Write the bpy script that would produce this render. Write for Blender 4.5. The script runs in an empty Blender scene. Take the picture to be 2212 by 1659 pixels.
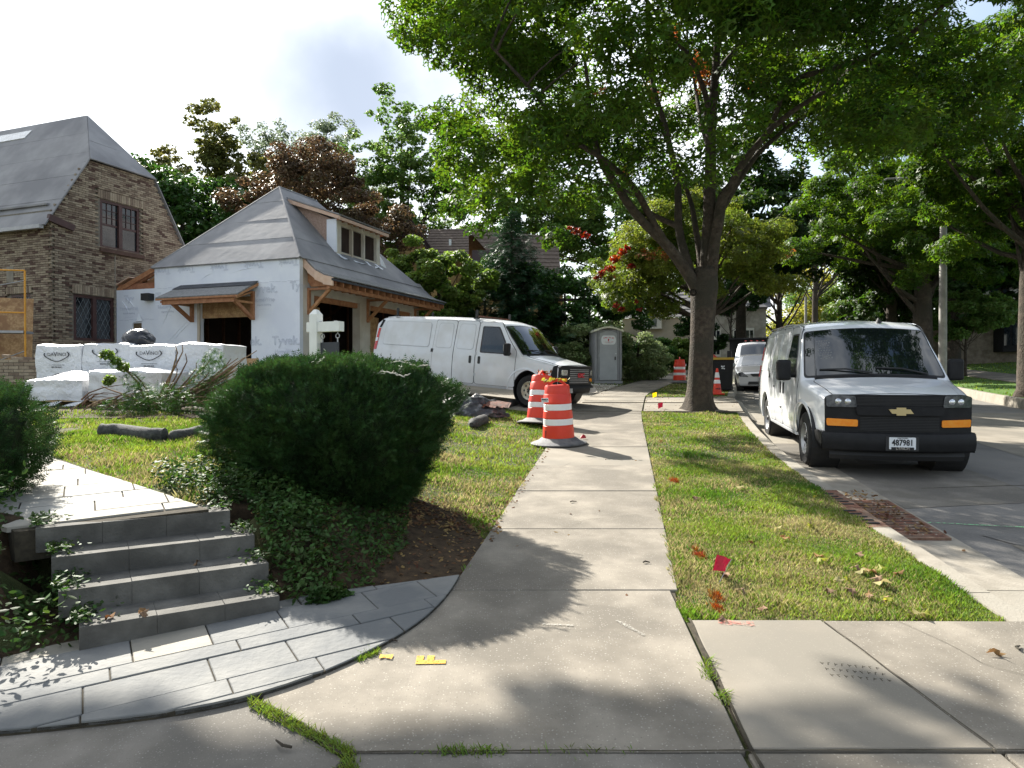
import bpy, bmesh, math, random
import numpy as np
from mathutils import Vector, Matrix, noise as mnoise

random.seed(7); rng = np.random.default_rng(7)
R = math.radians
scene = bpy.context.scene
COL = scene.collection

# ------------------------------------------------------------------ camera, sky, sun, exposure
CAM_Z = 1.74
cam_d = bpy.data.cameras.new('camera'); cam = bpy.data.objects.new('camera', cam_d); COL.objects.link(cam)
cam.location = (0, 0, CAM_Z); cam.rotation_euler = (R(90 - 0.554), 0, 0)
cam_d.sensor_width = 36; cam_d.lens = 36 * 1500 / 2212; cam_d.clip_start = 0.05; cam_d.clip_end = 2000
scene.camera = cam
scene.view_settings.view_transform = 'Standard'; scene.view_settings.look = 'None'
scene.view_settings.exposure = 1.64; scene.view_settings.gamma = 1
SUN_TO = Vector((-.452, .683, .574)).normalized()
sd = bpy.data.lights.new('sun', 'SUN'); sd.energy = 5.0; sd.angle = R(.5); sd.color = (1, .95, .86)
sun = bpy.data.objects.new('sun', sd); COL.objects.link(sun)
sun.rotation_euler = SUN_TO.to_track_quat('Z', 'Y').to_euler(); sun.location = (-20, 30, 40)
w = bpy.data.worlds.new('World'); scene.world = w; w.use_nodes = True
nt = w.node_tree; N = nt.nodes; Lk = nt.links; N.clear()
out = N.new('ShaderNodeOutputWorld'); bg = N.new('ShaderNodeBackground')
sky = N.new('ShaderNodeTexSky'); sky.sky_type = 'NISHITA'; sky.sun_disc = False
sky.sun_elevation = R(35); sky.sun_rotation = R(-33.5); sky.air_density = 1.2; sky.dust_density = 1.5
tc = N.new('ShaderNodeTexCoord')
mp = N.new('ShaderNodeMapping'); mp.inputs['Scale'].default_value = (1, 1, 2.2); Lk.new(tc.outputs['Generated'], mp.inputs['Vector'])
n1 = N.new('ShaderNodeTexNoise'); n1.inputs['Scale'].default_value = 2.3; n1.inputs['Detail'].default_value = 7; n1.inputs['Roughness'].default_value = .55
Lk.new(mp.outputs[0], n1.inputs['Vector'])
cr = N.new('ShaderNodeValToRGB'); cr.color_ramp.elements[0].position = .44; cr.color_ramp.elements[1].position = .60
Lk.new(n1.outputs['Fac'], cr.inputs['Fac'])
# grey underside patches of the clouds
n2 = N.new('ShaderNodeTexNoise'); n2.inputs['Scale'].default_value = 3.1; n2.inputs['Detail'].default_value = 4
mp2 = N.new('ShaderNodeMapping'); mp2.inputs['Location'].default_value = (3.3, 1.7, .4); mp2.inputs['Scale'].default_value = (1, 1, 1.8)
Lk.new(tc.outputs['Generated'], mp2.inputs['Vector']); Lk.new(mp2.outputs[0], n2.inputs['Vector'])
g2 = N.new('ShaderNodeValToRGB'); g2.color_ramp.elements[0].position = .46; g2.color_ramp.elements[1].position = .66
Lk.new(n2.outputs['Fac'], g2.inputs['Fac'])
cdir = Vector(((790 - 1106) / 1500, 1, (815 - 190) / 1500)).normalized()
def blob(dirv, r0, r1):
    dt = N.new('ShaderNodeVectorMath'); dt.operation = 'DISTANCE'; dt.inputs[1].default_value = dirv
    wv = N.new('ShaderNodeVectorMath'); wv.operation = 'MULTIPLY'; wv.inputs[1].default_value = (1, 1, 1.5)
    dv = N.new('ShaderNodeVectorMath'); dv.operation = 'MULTIPLY'; dv.inputs[1].default_value = (.16, .16, .16)
    nn = N.new('ShaderNodeTexNoise'); nn.inputs['Scale'].default_value = 6; nn.inputs['Detail'].default_value = 5
    Lk.new(tc.outputs['Generated'], nn.inputs['Vector']); Lk.new(nn.outputs['Color'], dv.inputs[0])
    ad = N.new('ShaderNodeVectorMath'); ad.operation = 'ADD'; Lk.new(tc.outputs['Generated'], ad.inputs[0]); Lk.new(dv.outputs[0], ad.inputs[1])
    sb = N.new('ShaderNodeVectorMath'); sb.operation = 'SUBTRACT'; sb.inputs[1].default_value = (.08, .08, .08); Lk.new(ad.outputs[0], sb.inputs[0])
    Lk.new(sb.outputs[0], wv.inputs[0]); dt.inputs[1].default_value = (dirv[0], dirv[1], dirv[2] * 1.5); Lk.new(wv.outputs[0], dt.inputs[0])
    mr = N.new('ShaderNodeMapRange'); mr.interpolation_type = 'SMOOTHSTEP'
    mr.inputs['From Min'].default_value = r0; mr.inputs['From Max'].default_value = r1
    mr.inputs['To Min'].default_value = 1; mr.inputs['To Max'].default_value = 0
    Lk.new(dt.outputs['Value'], mr.inputs['Value']); return mr.outputs[0]
b1 = blob(cdir, .03, .30)
mx = N.new('ShaderNodeMath'); mx.operation = 'MAXIMUM'
m05 = N.new('ShaderNodeMath'); m05.operation = 'MULTIPLY'; m05.inputs[1].default_value = .30; Lk.new(g2.outputs[0], m05.inputs[0])
Lk.new(m05.outputs[0], mx.inputs[0]); Lk.new(b1, mx.inputs[1])
cl = N.new('ShaderNodeMixRGB'); cl.inputs[1].default_value = (1.0, 1.04, 1.08, 1); cl.inputs[2].default_value = (.34, .39, .48, 1)
Lk.new(mx.outputs[0], cl.inputs[0])
sk = N.new('ShaderNodeVectorMath'); sk.operation = 'SCALE'; sk.inputs['Scale'].default_value = .14
Lk.new(sky.outputs[0], sk.inputs[0])
# thin haze glows white round the sun and fades towards the far side of the sky
gd = N.new('ShaderNodeVectorMath'); gd.operation = 'DISTANCE'; gd.inputs[1].default_value = SUN_TO; Lk.new(tc.outputs['Generated'], gd.inputs[0])
gl = N.new('ShaderNodeMapRange'); gl.interpolation_type = 'SMOOTHSTEP'; gl.inputs['From Min'].default_value = .35; gl.inputs['From Max'].default_value = 1.25; gl.inputs['To Min'].default_value = 1; gl.inputs['To Max'].default_value = 0; Lk.new(gd.outputs['Value'], gl.inputs['Value'])
ga = N.new('ShaderNodeMath'); ga.operation = 'MAXIMUM'; Lk.new(cr.outputs[0], ga.inputs[0]); Lk.new(gl.outputs[0], ga.inputs[1])
gb1 = N.new('ShaderNodeMapRange'); gb1.inputs['To Min'].default_value = .95; gb1.inputs['To Max'].default_value = 1.30; Lk.new(gl.outputs[0], gb1.inputs['Value'])
cb = N.new('ShaderNodeVectorMath'); cb.operation = 'SCALE'; Lk.new(cl.outputs[0], cb.inputs[0]); Lk.new(gb1.outputs[0], cb.inputs['Scale'])
fin = N.new('ShaderNodeMixRGB'); Lk.new(ga.outputs[0], fin.inputs[0]); Lk.new(sk.outputs[0], fin.inputs[1]); Lk.new(cb.outputs[0], fin.inputs[2])
Lk.new(fin.outputs[0], bg.inputs['Color']); bg.inputs['Strength'].default_value = .48; Lk.new(bg.outputs[0], out.inputs[0])

# ------------------------------------------------------------------ materials
MATS = {}
def mat(name, c, rough=.8, c2=None, scale=4, detail=5, metal=0, bump=0, bscale=None, spec=.5, c3=None, s3=.3, ramp=(.35, .65), trans=0, coat=0, island=0, coords='pos', speck=None, alpha=None):
    """procedural Principled material: colour c..c2 by noise, c3 by a second large noise, bump by fine noise"""
    if name in MATS: return MATS[name]
    m = bpy.data.materials.new(name); m.use_nodes = True; t = m.node_tree; n = t.nodes; l = t.links
    b = n['Principled BSDF']; o = n['Material Output']
    b.inputs['Roughness'].default_value = rough; b.inputs['Metallic'].default_value = metal
    b.inputs['Specular IOR Level'].default_value = spec if rough < .8 else min(spec, .25); b.inputs['Coat Weight'].default_value = coat; b.inputs['Coat Roughness'].default_value = .04
    col = None
    if coords == 'pos': src = n.new('ShaderNodeNewGeometry').outputs['Position']
    else: src = n.new('ShaderNodeTexCoord').outputs['Object']
    def nz(s, d=5, r=.55):
        x = n.new('ShaderNodeTexNoise'); x.inputs['Scale'].default_value = s; x.inputs['Detail'].default_value = d; x.inputs['Roughness'].default_value = r
        l.new(src, x.inputs['Vector']); return x.outputs['Fac']
    if c2:
        r = n.new('ShaderNodeValToRGB'); r.color_ramp.elements[0].position = ramp[0]; r.color_ramp.elements[1].position = ramp[1]
        r.color_ramp.elements[0].color = (*c, 1); r.color_ramp.elements[1].color = (*c2, 1); l.new(nz(scale, detail), r.inputs[0]); col = r.outputs[0]
    if c3:
        mxn = n.new('ShaderNodeMixRGB'); r = n.new('ShaderNodeMapRange'); r.inputs['From Min'].default_value = .45; r.inputs['From Max'].default_value = .62
        l.new(nz(s3, 4), r.inputs[0]); l.new(r.outputs[0], mxn.inputs[0])
        if col: l.new(col, mxn.inputs[1])
        else: mxn.inputs[1].default_value = (*c, 1)
        mxn.inputs[2].default_value = (*c3, 1); col = mxn.outputs[0]
    if speck:   # (scale, amount, colour): fine aggregate specks
        v = n.new('ShaderNodeTexVoronoi'); v.inputs['Scale'].default_value = speck[0]; l.new(src, v.inputs['Vector'])
        r = n.new('ShaderNodeMapRange'); r.inputs['From Min'].default_value = .12; r.inputs['From Max'].default_value = .30; r.inputs['To Min'].default_value = speck[1]; r.inputs['To Max'].default_value = 0
        l.new(v.outputs['Distance'], r.inputs[0]); mxn = n.new('ShaderNodeMixRGB'); l.new(r.outputs[0], mxn.inputs[0])
        if col: l.new(col, mxn.inputs[1])
        else: mxn.inputs[1].default_value = (*c, 1)
        cc = n.new('ShaderNodeMixRGB'); cc.inputs[1].default_value = (*speck[2], 1); cc.inputs[2].default_value = (*speck[3], 1)
        sp = n.new('ShaderNodeSeparateColor'); l.new(v.outputs['Color'], sp.inputs[0]); l.new(sp.outputs[0], cc.inputs[0]); l.new(cc.outputs[0], mxn.inputs[2]); col = mxn.outputs[0]
    if island:
        h = n.new('ShaderNodeHueSaturation'); g = n.new('ShaderNodeNewGeometry'); r = n.new('ShaderNodeMapRange')
        r.inputs['To Min'].default_value = 1 - island; r.inputs['To Max'].default_value = 1 + island; l.new(g.outputs['Random Per Island'], r.inputs[0]); l.new(r.outputs[0], h.inputs['Value'])
        r2 = n.new('ShaderNodeMapRange'); r2.inputs['To Min'].default_value = .5 - island * .07; r2.inputs['To Max'].default_value = .5 + island * .05; l.new(g.outputs['Random Per Island'], r2.inputs[0]); l.new(r2.outputs[0], h.inputs['Hue'])
        if col: l.new(col, h.inputs['Color'])
        else: h.inputs['Color'].default_value = (*c, 1)
        col = h.outputs[0]
    if col: l.new(col, b.inputs['Base Color'])
    else: b.inputs['Base Color'].default_value = (*c, 1)
    if bump:
        bp = n.new('ShaderNodeBump'); bp.inputs['Strength'].default_value = min(1, bump); bp.inputs['Distance'].default_value = .01 if bump <= 1 else .01 * bump
        l.new(nz(bscale or scale * 8, 4), bp.inputs['Height']); l.new(bp.outputs[0], b.inputs['Normal'])
    if alpha:
        ta = n.new('ShaderNodeBsdfTransparent'); ma = n.new('ShaderNodeMixShader'); ra = n.new('ShaderNodeMapRange'); ra.inputs['From Min'].default_value = alpha[1]; ra.inputs['From Max'].default_value = alpha[2]
        l.new(nz(alpha[0], 6, .7), ra.inputs[0]); l.new(ra.outputs[0], ma.inputs[0]); l.new(ta.outputs[0], ma.inputs[1]); l.new(b.outputs[0], ma.inputs[2]); l.new(ma.outputs[0], o.inputs['Surface'])
    if trans:
        tr = n.new('ShaderNodeBsdfTranslucent'); ms = n.new('ShaderNodeMixShader'); ms.inputs[0].default_value = trans
        hb = n.new('ShaderNodeHueSaturation'); hb.inputs['Value'].default_value = 2.2; hb.inputs['Saturation'].default_value = 1.1; hb.inputs['Hue'].default_value = .485
        if col: l.new(col, hb.inputs['Color'])
        else: hb.inputs['Color'].default_value = (*c, 1)
        l.new(hb.outputs[0], tr.inputs['Color']); l.new(b.outputs[0], ms.inputs[1]); l.new(tr.outputs[0], ms.inputs[2]); l.new(ms.outputs[0], o.inputs['Surface'])
    MATS[name] = m; return m

M = dict(
 concrete=mat('concrete', (.165, .146, .118), .9, (.25, .222, .18), 3.6, 12, bump=.3, bscale=180, c3=(.145, .129, .105), s3=1.3, speck=(62, .62, (.085, .075, .065), (.48, .45, .39))),
 concrete_new=mat('concrete_smooth', (.215, .19, .152), .85, (.275, .245, .20), 2.2, 9, bump=.15, bscale=120, c3=(.185, .168, .138), s3=.9, speck=(70, .32, (.13, .11, .09), (.38, .35, .29))),
 concrete_dark=mat('concrete_aged', (.145, .132, .11), .92, (.215, .195, .168), 3.4, 9, bump=.25, bscale=140, c3=(.125, .115, .10), s3=1.2, speck=(80, .55, (.07, .065, .055), (.42, .40, .36))),
 kerb=mat('kerb_concrete', (.21, .188, .152), .9, (.29, .262, .218), 5, 8, bump=.4, bscale=60, c3=(.26, .24, .2), s3=1.2),
 asphalt=mat('road_surface', (.12, .115, .108), .9, (.175, .166, .155), 1.3, 8, bump=.4, bscale=50, c3=(.215, .20, .18), s3=.28, speck=(55, .5, (.07, .07, .07), (.36, .34, .32))),
 joint=mat('joint_dirt', (.035, .03, .022), 1, (.065, .055, .038), 20, 3),
 lawn_far=mat('lawn_sun_tint', (.045, .10, .014), 1, (.085, .15, .025), 6, 8, bump=1, bscale=60, c3=(.06, .11, .02), s3=.5),  # brighter lawn colour paints in sunlight, also makes up for sparse blades
 soil=mat('mulch_soil', (.03, .02, .012), 1, (.075, .05, .028), 14, 8, bump=1, bscale=60),
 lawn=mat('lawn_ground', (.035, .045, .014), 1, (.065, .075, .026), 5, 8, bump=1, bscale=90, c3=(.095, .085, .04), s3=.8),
 slate=mat('bluestone', (.165, .165, .156), .82, (.225, .22, .205), 2.2, 8, bump=.6, bscale=25, c3=(.13, .134, .134), s3=1.6, spec=.25),
 slate2=mat('bluestone_tan', (.23, .215, .18), .82, (.29, .265, .22), 3, 8, bump=.35, bscale=25),
 step=mat('step_stone', (.085, .081, .072), .9, (.155, .148, .132), 6, 8, bump=.5, bscale=60, c3=(.07, .067, .06), s3=1.4),
 walk=mat('walk_limestone', (.27, .255, .215), .85, (.36, .335, .29), 3, 8, bump=.3, bscale=30, c3=(.36, .35, .32), s3=.9),
 tyvek=mat('white_housewrap', (.74, .77, .84), .45, (.80, .83, .88), 1.6, 5, bump=1.5, bscale=3.2, c3=(.70, .73, .81), s3=.9),
 tyvek_ink=mat('grey_print_ink', (.50, .53, .61), .6),
 tyvek_dirty=mat('cream_housewrap', (.56, .52, .45), .6, (.66, .61, .53), 3, 6, bump=1.2, bscale=5, c3=(.45, .38, .3), s3=.8),
 felt=mat('grey_roofing_felt', (.225, .222, .228), .75, (.285, .28, .285), 1.7, 7, bump=.35, bscale=4, c3=(.175, .173, .183), s3=.6),
 felt_dark=mat('charcoal_roofing_felt', (.055, .058, .066), .8, (.085, .088, .098), 5, 6, bump=.4, bscale=30),
 felt_grit=mat('gritty_roofing', (.17, .17, .17), .85, (.25, .25, .25), 18, 8, bump=.6, bscale=60),
 lumber=mat('red_lumber', (.28, .115, .05), .7, (.40, .19, .09), 9, 5, bump=.2, island=.18),
 lumber_pale=mat('pale_lumber', (.55, .36, .26), .65, (.62, .44, .33), 8, 5, bump=.1, island=.1),
 osb=mat('strand_board', (.33, .19, .085), .75, (.50, .32, .16), 22, 3, bump=.4, bscale=40, c3=(.28, .15, .07), s3=5),
 osb_pink=mat('faded_strand_board', (.33, .22, .17), .75, (.45, .32, .26), 22, 3, bump=.3, bscale=40),
 dark=mat('interior_shade_tint', (.03, .02, .017), .9, (.045, .03, .025), 3, 3),  # near-black colour stands in for shade inside the garage and dormer
 black=mat('matt_black', (.02, .02, .021), .6),
 black_plastic=mat('black_plastic', (.010, .010, .011), .6, (.015, .015, .016), 8, 3, bump=.1, bscale=200, spec=.25),
 brown_paint=mat('brown_frame', (.055, .024, .022), .55, (.075, .033, .029), 6, 4),
 glass_dark=mat('dark_glass', (.012, .016, .02), .05, (.02, .026, .032), 2, 2, spec=.7),
 lead=mat('lead_cames', (.22, .25, .27), .5),
 mortar=mat('mortar', (.16, .145, .12), .95, (.22, .2, .165), 20, 5, bump=.5),
 bark=mat('maple_bark', (.040, .031, .024), .95, (.085, .068, .052), 9, 9, bump=4, bscale=26, c3=(.045, .04, .03), s3=2),
 bark_grey=mat('grey_bark', (.075, .066, .056), .95, (.13, .115, .1), 9, 8, bump=1.5, bscale=26),
 van_white=mat('white_van_paint', (.70, .715, .74), .25, (.74, .755, .775), .9, 3, coat=.8),
 van_white2=mat('work_van_paint', (.61, .63, .66), .32, (.66, .67, .69), 1.2, 4, coat=.5, c3=(.57, .57, .57), s3=1.5),
 seam=mat('panel_gap', (.05, .05, .05), .8),
 seam_soft=mat('panel_crease', (.42, .43, .45), .5),
 windshield=mat('windshield_glass', (.006, .009, .009), .02, spec=1.0, coat=.6),
 tyre=mat('tyre_rubber', (.018, .018, .018), .85, (.028, .027, .026), 20, 3, bump=.3, bscale=60),
 rim=mat('steel_rim', (.30, .30, .30), .45, (.42, .42, .42), 9, 4, metal=.6),
 rim_cream=mat('cream_rim', (.55, .51, .40), .6, (.62, .58, .47), 8, 4, c3=(.42, .34, .22), s3=5),
 chrome=mat('chrome', (.6, .6, .6), .15, metal=1),
 gold=mat('gold_badge', (.52, .42, .22), .35, metal=.7),
 amber=mat('amber_lens', (.85, .24, .005), .25, (.85, .30, .02), 20, 3, coat=.5),
 red_lens=mat('red_lens', (.5, .02, .02), .25, coat=.5),
 clear_lens=mat('clear_lens', (.03, .034, .04), .1, (.09, .095, .10), 18, 3, spec=.4, coat=.15),
 lamp_bulb=mat('lamp_reflector', (.65, .66, .68), .2, metal=.8),
 plate=mat('plate_white', (.72, .74, .76), .5), ink=mat('black_ink', (.01, .01, .012), .6), ink_red=mat('red_ink', (.5, .02, .04), .6),
 silver=mat('silver_paint', (.24, .25, .265), .28, (.28, .29, .305), 1, 3, metal=.5, coat=.7),
 orange=mat('orange_plastic', (.62, .034, .011), .5, (.68, .045, .013), 5, 4, c3=(.58, .032, .015), s3=2),
 reflect=mat('white_reflective_band', (.70, .69, .68), .45, (.76, .75, .74), 6, 3),
 rubber=mat('grey_rubber', (.07, .072, .075), .75, (.12, .12, .125), 12, 4, bump=.6, bscale=60, c3=(.17, .165, .155), s3=4),
 toilet=mat('grey_toilet_plastic', (.25, .255, .265), .55, (.29, .295, .31), 4, 4),
 toilet_light=mat('toilet_door_plastic', (.33, .345, .36), .5, (.37, .385, .40), 4, 4),
 cream=mat('cream_plastic', (.66, .66, .52), .4),
 wrap=mat('white_pallet_wrap', (.60, .61, .635), .3, (.68, .69, .71), 3, 6, bump=4, bscale=9, coat=.2),
 wrap2=mat('cloudy_plastic_film', (.50, .50, .50), .22, (.66, .67, .68), 6, 6, bump=3, bscale=8, coat=.4),
 bag=mat('black_bin_bag', (.012, .013, .018), .28, bump=3, bscale=9, spec=.6),
 yellow=mat('yellow_scaffold_paint', (.62, .27, .02), .5, (.7, .33, .03), 8, 4),
 alu=mat('grey_metal', (.32, .32, .33), .5, (.4, .4, .41), 7, 4, metal=.4),
 white_wood=mat('white_painted_wood', (.70, .70, .65), .5, (.76, .76, .71), 6, 4),
 sign_dark=mat('dark_sign_board', (.035, .038, .045), .6),
 gold_ink=mat('pale_gold_ink', (.5, .5, .4), .6),
 sock=mat('silt_sock_mesh', (.04, .04, .038), .9, (.085, .085, .08), 25, 6, bump=1, bscale=50),
 tarp=mat('black_tarp', (.035, .035, .038), .35, (.2, .21, .22), 7, 6, bump=3, bscale=7, ramp=(.55, .7)),
 rust=mat('rusty_brown_sheet', (.16, .05, .025), .7, (.07, .03, .02), 9, 5, bump=1, bscale=12),
 iron=mat('rust_cast_iron', (.12, .055, .036), .85, (.19, .09, .06), 14, 7, bump=.8, bscale=60, c3=(.2, .14, .1), s3=6),
 flag_red=mat('red_flag', (.30, .010, .016), .6, trans=.1), flag_yellow=mat('yellow_flag', (.75, .55, .02), .6, trans=.3),
 paint_yellow=mat('yellow_marking_paint', (.62, .33, .05), .85, (.42, .27, .10), 30, 5, ramp=(.5, .75), alpha=(70, .36, .50)),
 paint_green=mat('green_marking_paint', (.22, .62, .28), .85, (.25, .45, .27), 25, 5, ramp=(.5, .75), alpha=(40, .42, .56)),
 paint_red=mat('red_marking_paint', (.62, .14, .11), .9, (.40, .22, .17), 30, 5, ramp=(.35, .6), alpha=(55, .44, .62)),
 paint_white=mat('chalk_scrape', (.36, .34, .30), .9, (.30, .28, .24), 25, 5, alpha=(90, .42, .58)),
 shingle=mat('brown_shingle', (.105, .078, .062), .9, (.155, .12, .095), 8, 4, bump=.4, bscale=30, island=.15),
 stucco=mat('ochre_stucco', (.42, .27, .11), .9, (.47, .31, .13), 5, 5),
 timber=mat('dark_timber', (.035, .022, .02), .8),
 pale_stone=mat('pale_stone', (.40, .385, .34), .9, (.55, .53, .48), 4, 7, bump=.6, bscale=12, c3=(.33, .31, .27), s3=1.5),
 brown_stone=mat('brown_stone', (.16, .13, .1), .9, (.28, .24, .19), 4, 7, bump=.6, bscale=12),
 pole=mat('aged_pole', (.21, .2, .18), .7, (.29, .28, .25), 6, 6, c3=(.16, .15, .14), s3=3, bump=.2),
 lampglass=mat('lamp_globe', (.8, .8, .82), .15, coat=.5), gravel=mat('white_gravel', (.55, .53, .48), .9, island=.3),
 stump=mat('cut_wood', (.40, .28, .13), .8, (.5, .36, .2), 12, 4),
 twig=mat('dry_twigs', (.12, .07, .04), .9, (.24, .16, .1), 20, 4, island=.3),
 spider=mat('pale_dry_string', (.5, .48, .4), .9),
)
def leafmat(name, c, c2, s=1.5, tr=.35, island=.35, rough=.5):
    M[name] = mat(name, c, rough, c2, s, 3, trans=tr, island=island, spec=.18)
leafmat('leaf_maple', (.022, .055, .008), (.068, .125, .016), .9, .42)
leafmat('leaf_maple_dark', (.012, .033, .006), (.033, .068, .011), .9, .30)
leafmat('leaf_autumn', (.050, .090, .014), (.125, .155, .030), .6, .4)
leafmat('leaf_red', (.15, .022, .014), (.20, .06, .02), 2, .3)
leafmat('leaf_rust', (.22, .09, .03), (.28, .12, .04), 2, .35)
leafmat('leaf_dark', (.016, .045, .010), (.036, .085, .018), .5, .3)
leafmat('leaf_olive', (.07, .085, .025), (.12, .125, .035), .6, .3)
leafmat('leaf_copper', (.058, .044, .024), (.110, .075, .038), .5, .25)
leafmat('leaf_grey', (.10, .135, .085), (.15, .185, .12), .6, .3)
leafmat('leaf_poplar', (.055, .115, .022), (.10, .165, .045), .5, .35)
leafmat('leaf_light', (.060, .120, .020), (.13, .19, .045), .7, .35)
leafmat('leaf_spruce', (.012, .040, .018), (.028, .075, .030), 1, .1)
leafmat('leaf_yew', (.012, .036, .010), (.040, .085, .022), 4, .12, .45, .55)
leafmat('leaf_spirea', (.13, .19, .07), (.21, .26, .13), 2, .3)
leafmat('leaf_bright', (.13, .22, .02), (.22, .27, .035), 1, .4)
leafmat('leaf_vinca', (.022, .052, .012), (.050, .095, .022), 4, .2, .4, .6)
leafmat('leaf_yellowgreen', (.16, .19, .025), (.26, .25, .05), .3, .4)
leafmat('grass_blade', (.060, .125, .018), (.150, .205, .038), 1.1, .3, .45, .6)
leafmat('grass_dry', (.21, .195, .085), (.30, .265, .13), 3, .25, .35, .7)
leafmat('grass_painted', (.26, .055, .02), (.16, .10, .025), 6, .2, .4, .8)
leafmat('litter', (.11, .06, .028), (.21, .135, .06), 4, .15, .5, .8)

# ------------------------------------------------------------------ object helpers
def tag(o, label=None, cat=None, group=None, kind=None):
    if label: o['label'] = label
    if cat: o['category'] = cat
    if group: o['group'] = group
    if kind: o['kind'] = kind
    return o
def thing(name, label, cat, loc=(0, 0, 0), rot=(0, 0, 0), group=None, kind=None):
    o = bpy.data.objects.new(name, None); COL.objects.link(o); o.location = loc
    o.rotation_euler = rot if hasattr(rot, '__len__') else (0, 0, rot); o.empty_display_size = .2
    return tag(o, label, cat, group, kind)
def link(name, me, parent=None, loc=None, rot=None, **k):
    o = bpy.data.objects.new(name, me); COL.objects.link(o)
    if parent: o.parent = parent
    if loc is not None: o.location = loc
    if rot is not None: o.rotation_euler = rot
    return tag(o, **k)
class MB:
    """collects polygons; build() links them as one mesh object"""
    def __init__(s): s.v = []; s.f = []; s.m = []; s.cur = 0
    def mat(s, i): s.cur = i; return s
    def add(s, vs, fs):
        b = len(s.v); s.v += [tuple(p) for p in vs]; s.f += [tuple(b + i for i in f) for f in fs]; s.m += [s.cur] * len(fs); return s
    def box(s, c, d, rot=None, taper=1):
        x, y, z = d[0] / 2, d[1] / 2, d[2] / 2
        vs = [Vector((sx * x * (taper if sz > 0 else 1), sy * y * (taper if sz > 0 else 1), sz * z)) for sx, sy, sz in [(-1,-1,-1),(1,-1,-1),(1,1,-1),(-1,1,-1),(-1,-1,1),(1,-1,1),(1,1,1),(-1,1,1)]]
        if rot is not None:
            mt = rot if isinstance(rot, Matrix) else Matrix.Rotation(rot, 3, 'Z'); vs = [mt @ p for p in vs]
        c = Vector(c); return s.add([p + c for p in vs], [(0,3,2,1),(4,5,6,7),(0,1,5,4),(1,2,6,5),(2,3,7,6),(3,0,4,7)])
    def beam(s, a, b, w, h, up=(0, 0, 1)):
        a = Vector(a); b = Vector(b); d = (b - a).normalized(); sd = d.cross(Vector(up)).normalized(); u = sd.cross(d)
        vs = [p + sd * (w / 2) * i + u * (h / 2) * j for p in (a, b) for i, j in ((-1,-1),(1,-1),(1,1),(-1,1))]
        return s.add(vs, [(0,1,2,3),(7,6,5,4),(0,4,5,1),(1,5,6,2),(2,6,7,3),(3,7,4,0)])
    def tube(s, pts, rad, n=8, cap=True):
        pts = [Vector(p) for p in pts]; rad = rad if hasattr(rad, '__len__') else [rad] * len(pts); vs = []; prev = None
        for i, p in enumerate(pts):
            d = (pts[min(i + 1, len(pts) - 1)] - pts[max(i - 1, 0)]).normalized()
            a = prev if prev else (Vector((1, 0, 0)) if abs(d.x) < .8 else Vector((0, 1, 0)))
            a = (a - d * a.dot(d)).normalized(); prev = a; b = d.cross(a)
            vs += [p + (a * math.cos(t) + b * math.sin(t)) * rad[i] for t in [2 * math.pi * k / n for k in range(n)]]
        fs = [(i*n+k, i*n+(k+1)%n, (i+1)*n+(k+1)%n, (i+1)*n+k) for i in range(len(pts)-1) for k in range(n)]
        if cap: fs += [tuple(range(n-1, -1, -1)), tuple((len(pts)-1)*n + k for k in range(n))]
        return s.add(vs, fs)
    def lathe(s, prof, n=24, c=(0, 0, 0), axis='Z', cap=False, wob=0):
        vs = []; c = Vector(c)
        for r, z in prof:
            for k in range(n):
                t = 2 * math.pi * k / n; rr = r * (1 + wob * math.sin(5 * t + z * 3))
                p = (rr * math.cos(t), rr * math.sin(t), z)
                if axis == 'X': p = (z, rr * math.cos(t), rr * math.sin(t))
                if axis == 'Y': p = (rr * math.sin(t), z, rr * math.cos(t))
                vs.append(c + Vector(p))
        fs = [(i*n+k, i*n+(k+1)%n, (i+1)*n+(k+1)%n, (i+1)*n+k) for i in range(len(prof)-1) for k in range(n)]
        if cap: fs += [tuple(range(n-1, -1, -1)), tuple((len(prof)-1)*n + k for k in range(n))]
        return s.add(vs, fs)
    def prism(s, poly, z0, z1):
        """poly 2-D; z0, z1 numbers or functions of x, y (bottom, top)"""
        f0 = z0 if callable(z0) else (lambda x, y: z0); f1 = z1 if callable(z1) else (lambda x, y: z1); n = len(poly)
        a = sum(poly[i][0] * poly[(i+1) % n][1] - poly[(i+1) % n][0] * poly[i][1] for i in range(n))
        if a < 0: poly = poly[::-1]
        vs = [(x, y, f0(x, y)) for x, y in poly] + [(x, y, f1(x, y)) for x, y in poly]
        return s.add(vs, [tuple(range(n-1, -1, -1)), tuple(range(n, 2*n))] + [(i, (i+1) % n, n + (i+1) % n, n + i) for i in range(n)])
    def quad(s, *p): return s.add(p, [tuple(range(len(p)))])
    def slab(s, pts, nrm, t):
        """a polygon given thickness t along nrm"""
        nrm = Vector(nrm).normalized() * t; pts = [Vector(p) for p in pts]; n = len(pts)
        return s.add([p for p in pts] + [p + nrm for p in pts], [tuple(range(n-1, -1, -1)), tuple(range(n, 2*n))] + [(i, (i+1) % n, n + (i+1) % n, n + i) for i in range(n)])
    def text(s, body, size, mtx, extrude=.001, outline=0, align='CENTER', bold=0):
        c = bpy.data.curves.new('t', 'FONT'); c.body = body; c.size = size; c.align_x = align; c.align_y = 'CENTER'; c.resolution_u = 2; c.extrude = 0 if outline else extrude; c.offset = bold
        if outline: c.fill_mode = 'NONE'; c.bevel_depth = outline; c.bevel_resolution = 0
        o = bpy.data.objects.new('t', c); me = bpy.data.meshes.new_from_object(o)
        s.add([mtx @ v.co for v in me.vertices], [tuple(p.vertices) for p in me.polygons])
        bpy.data.objects.remove(o); bpy.data.meshes.remove(me); bpy.data.curves.remove(c); return s
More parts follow.
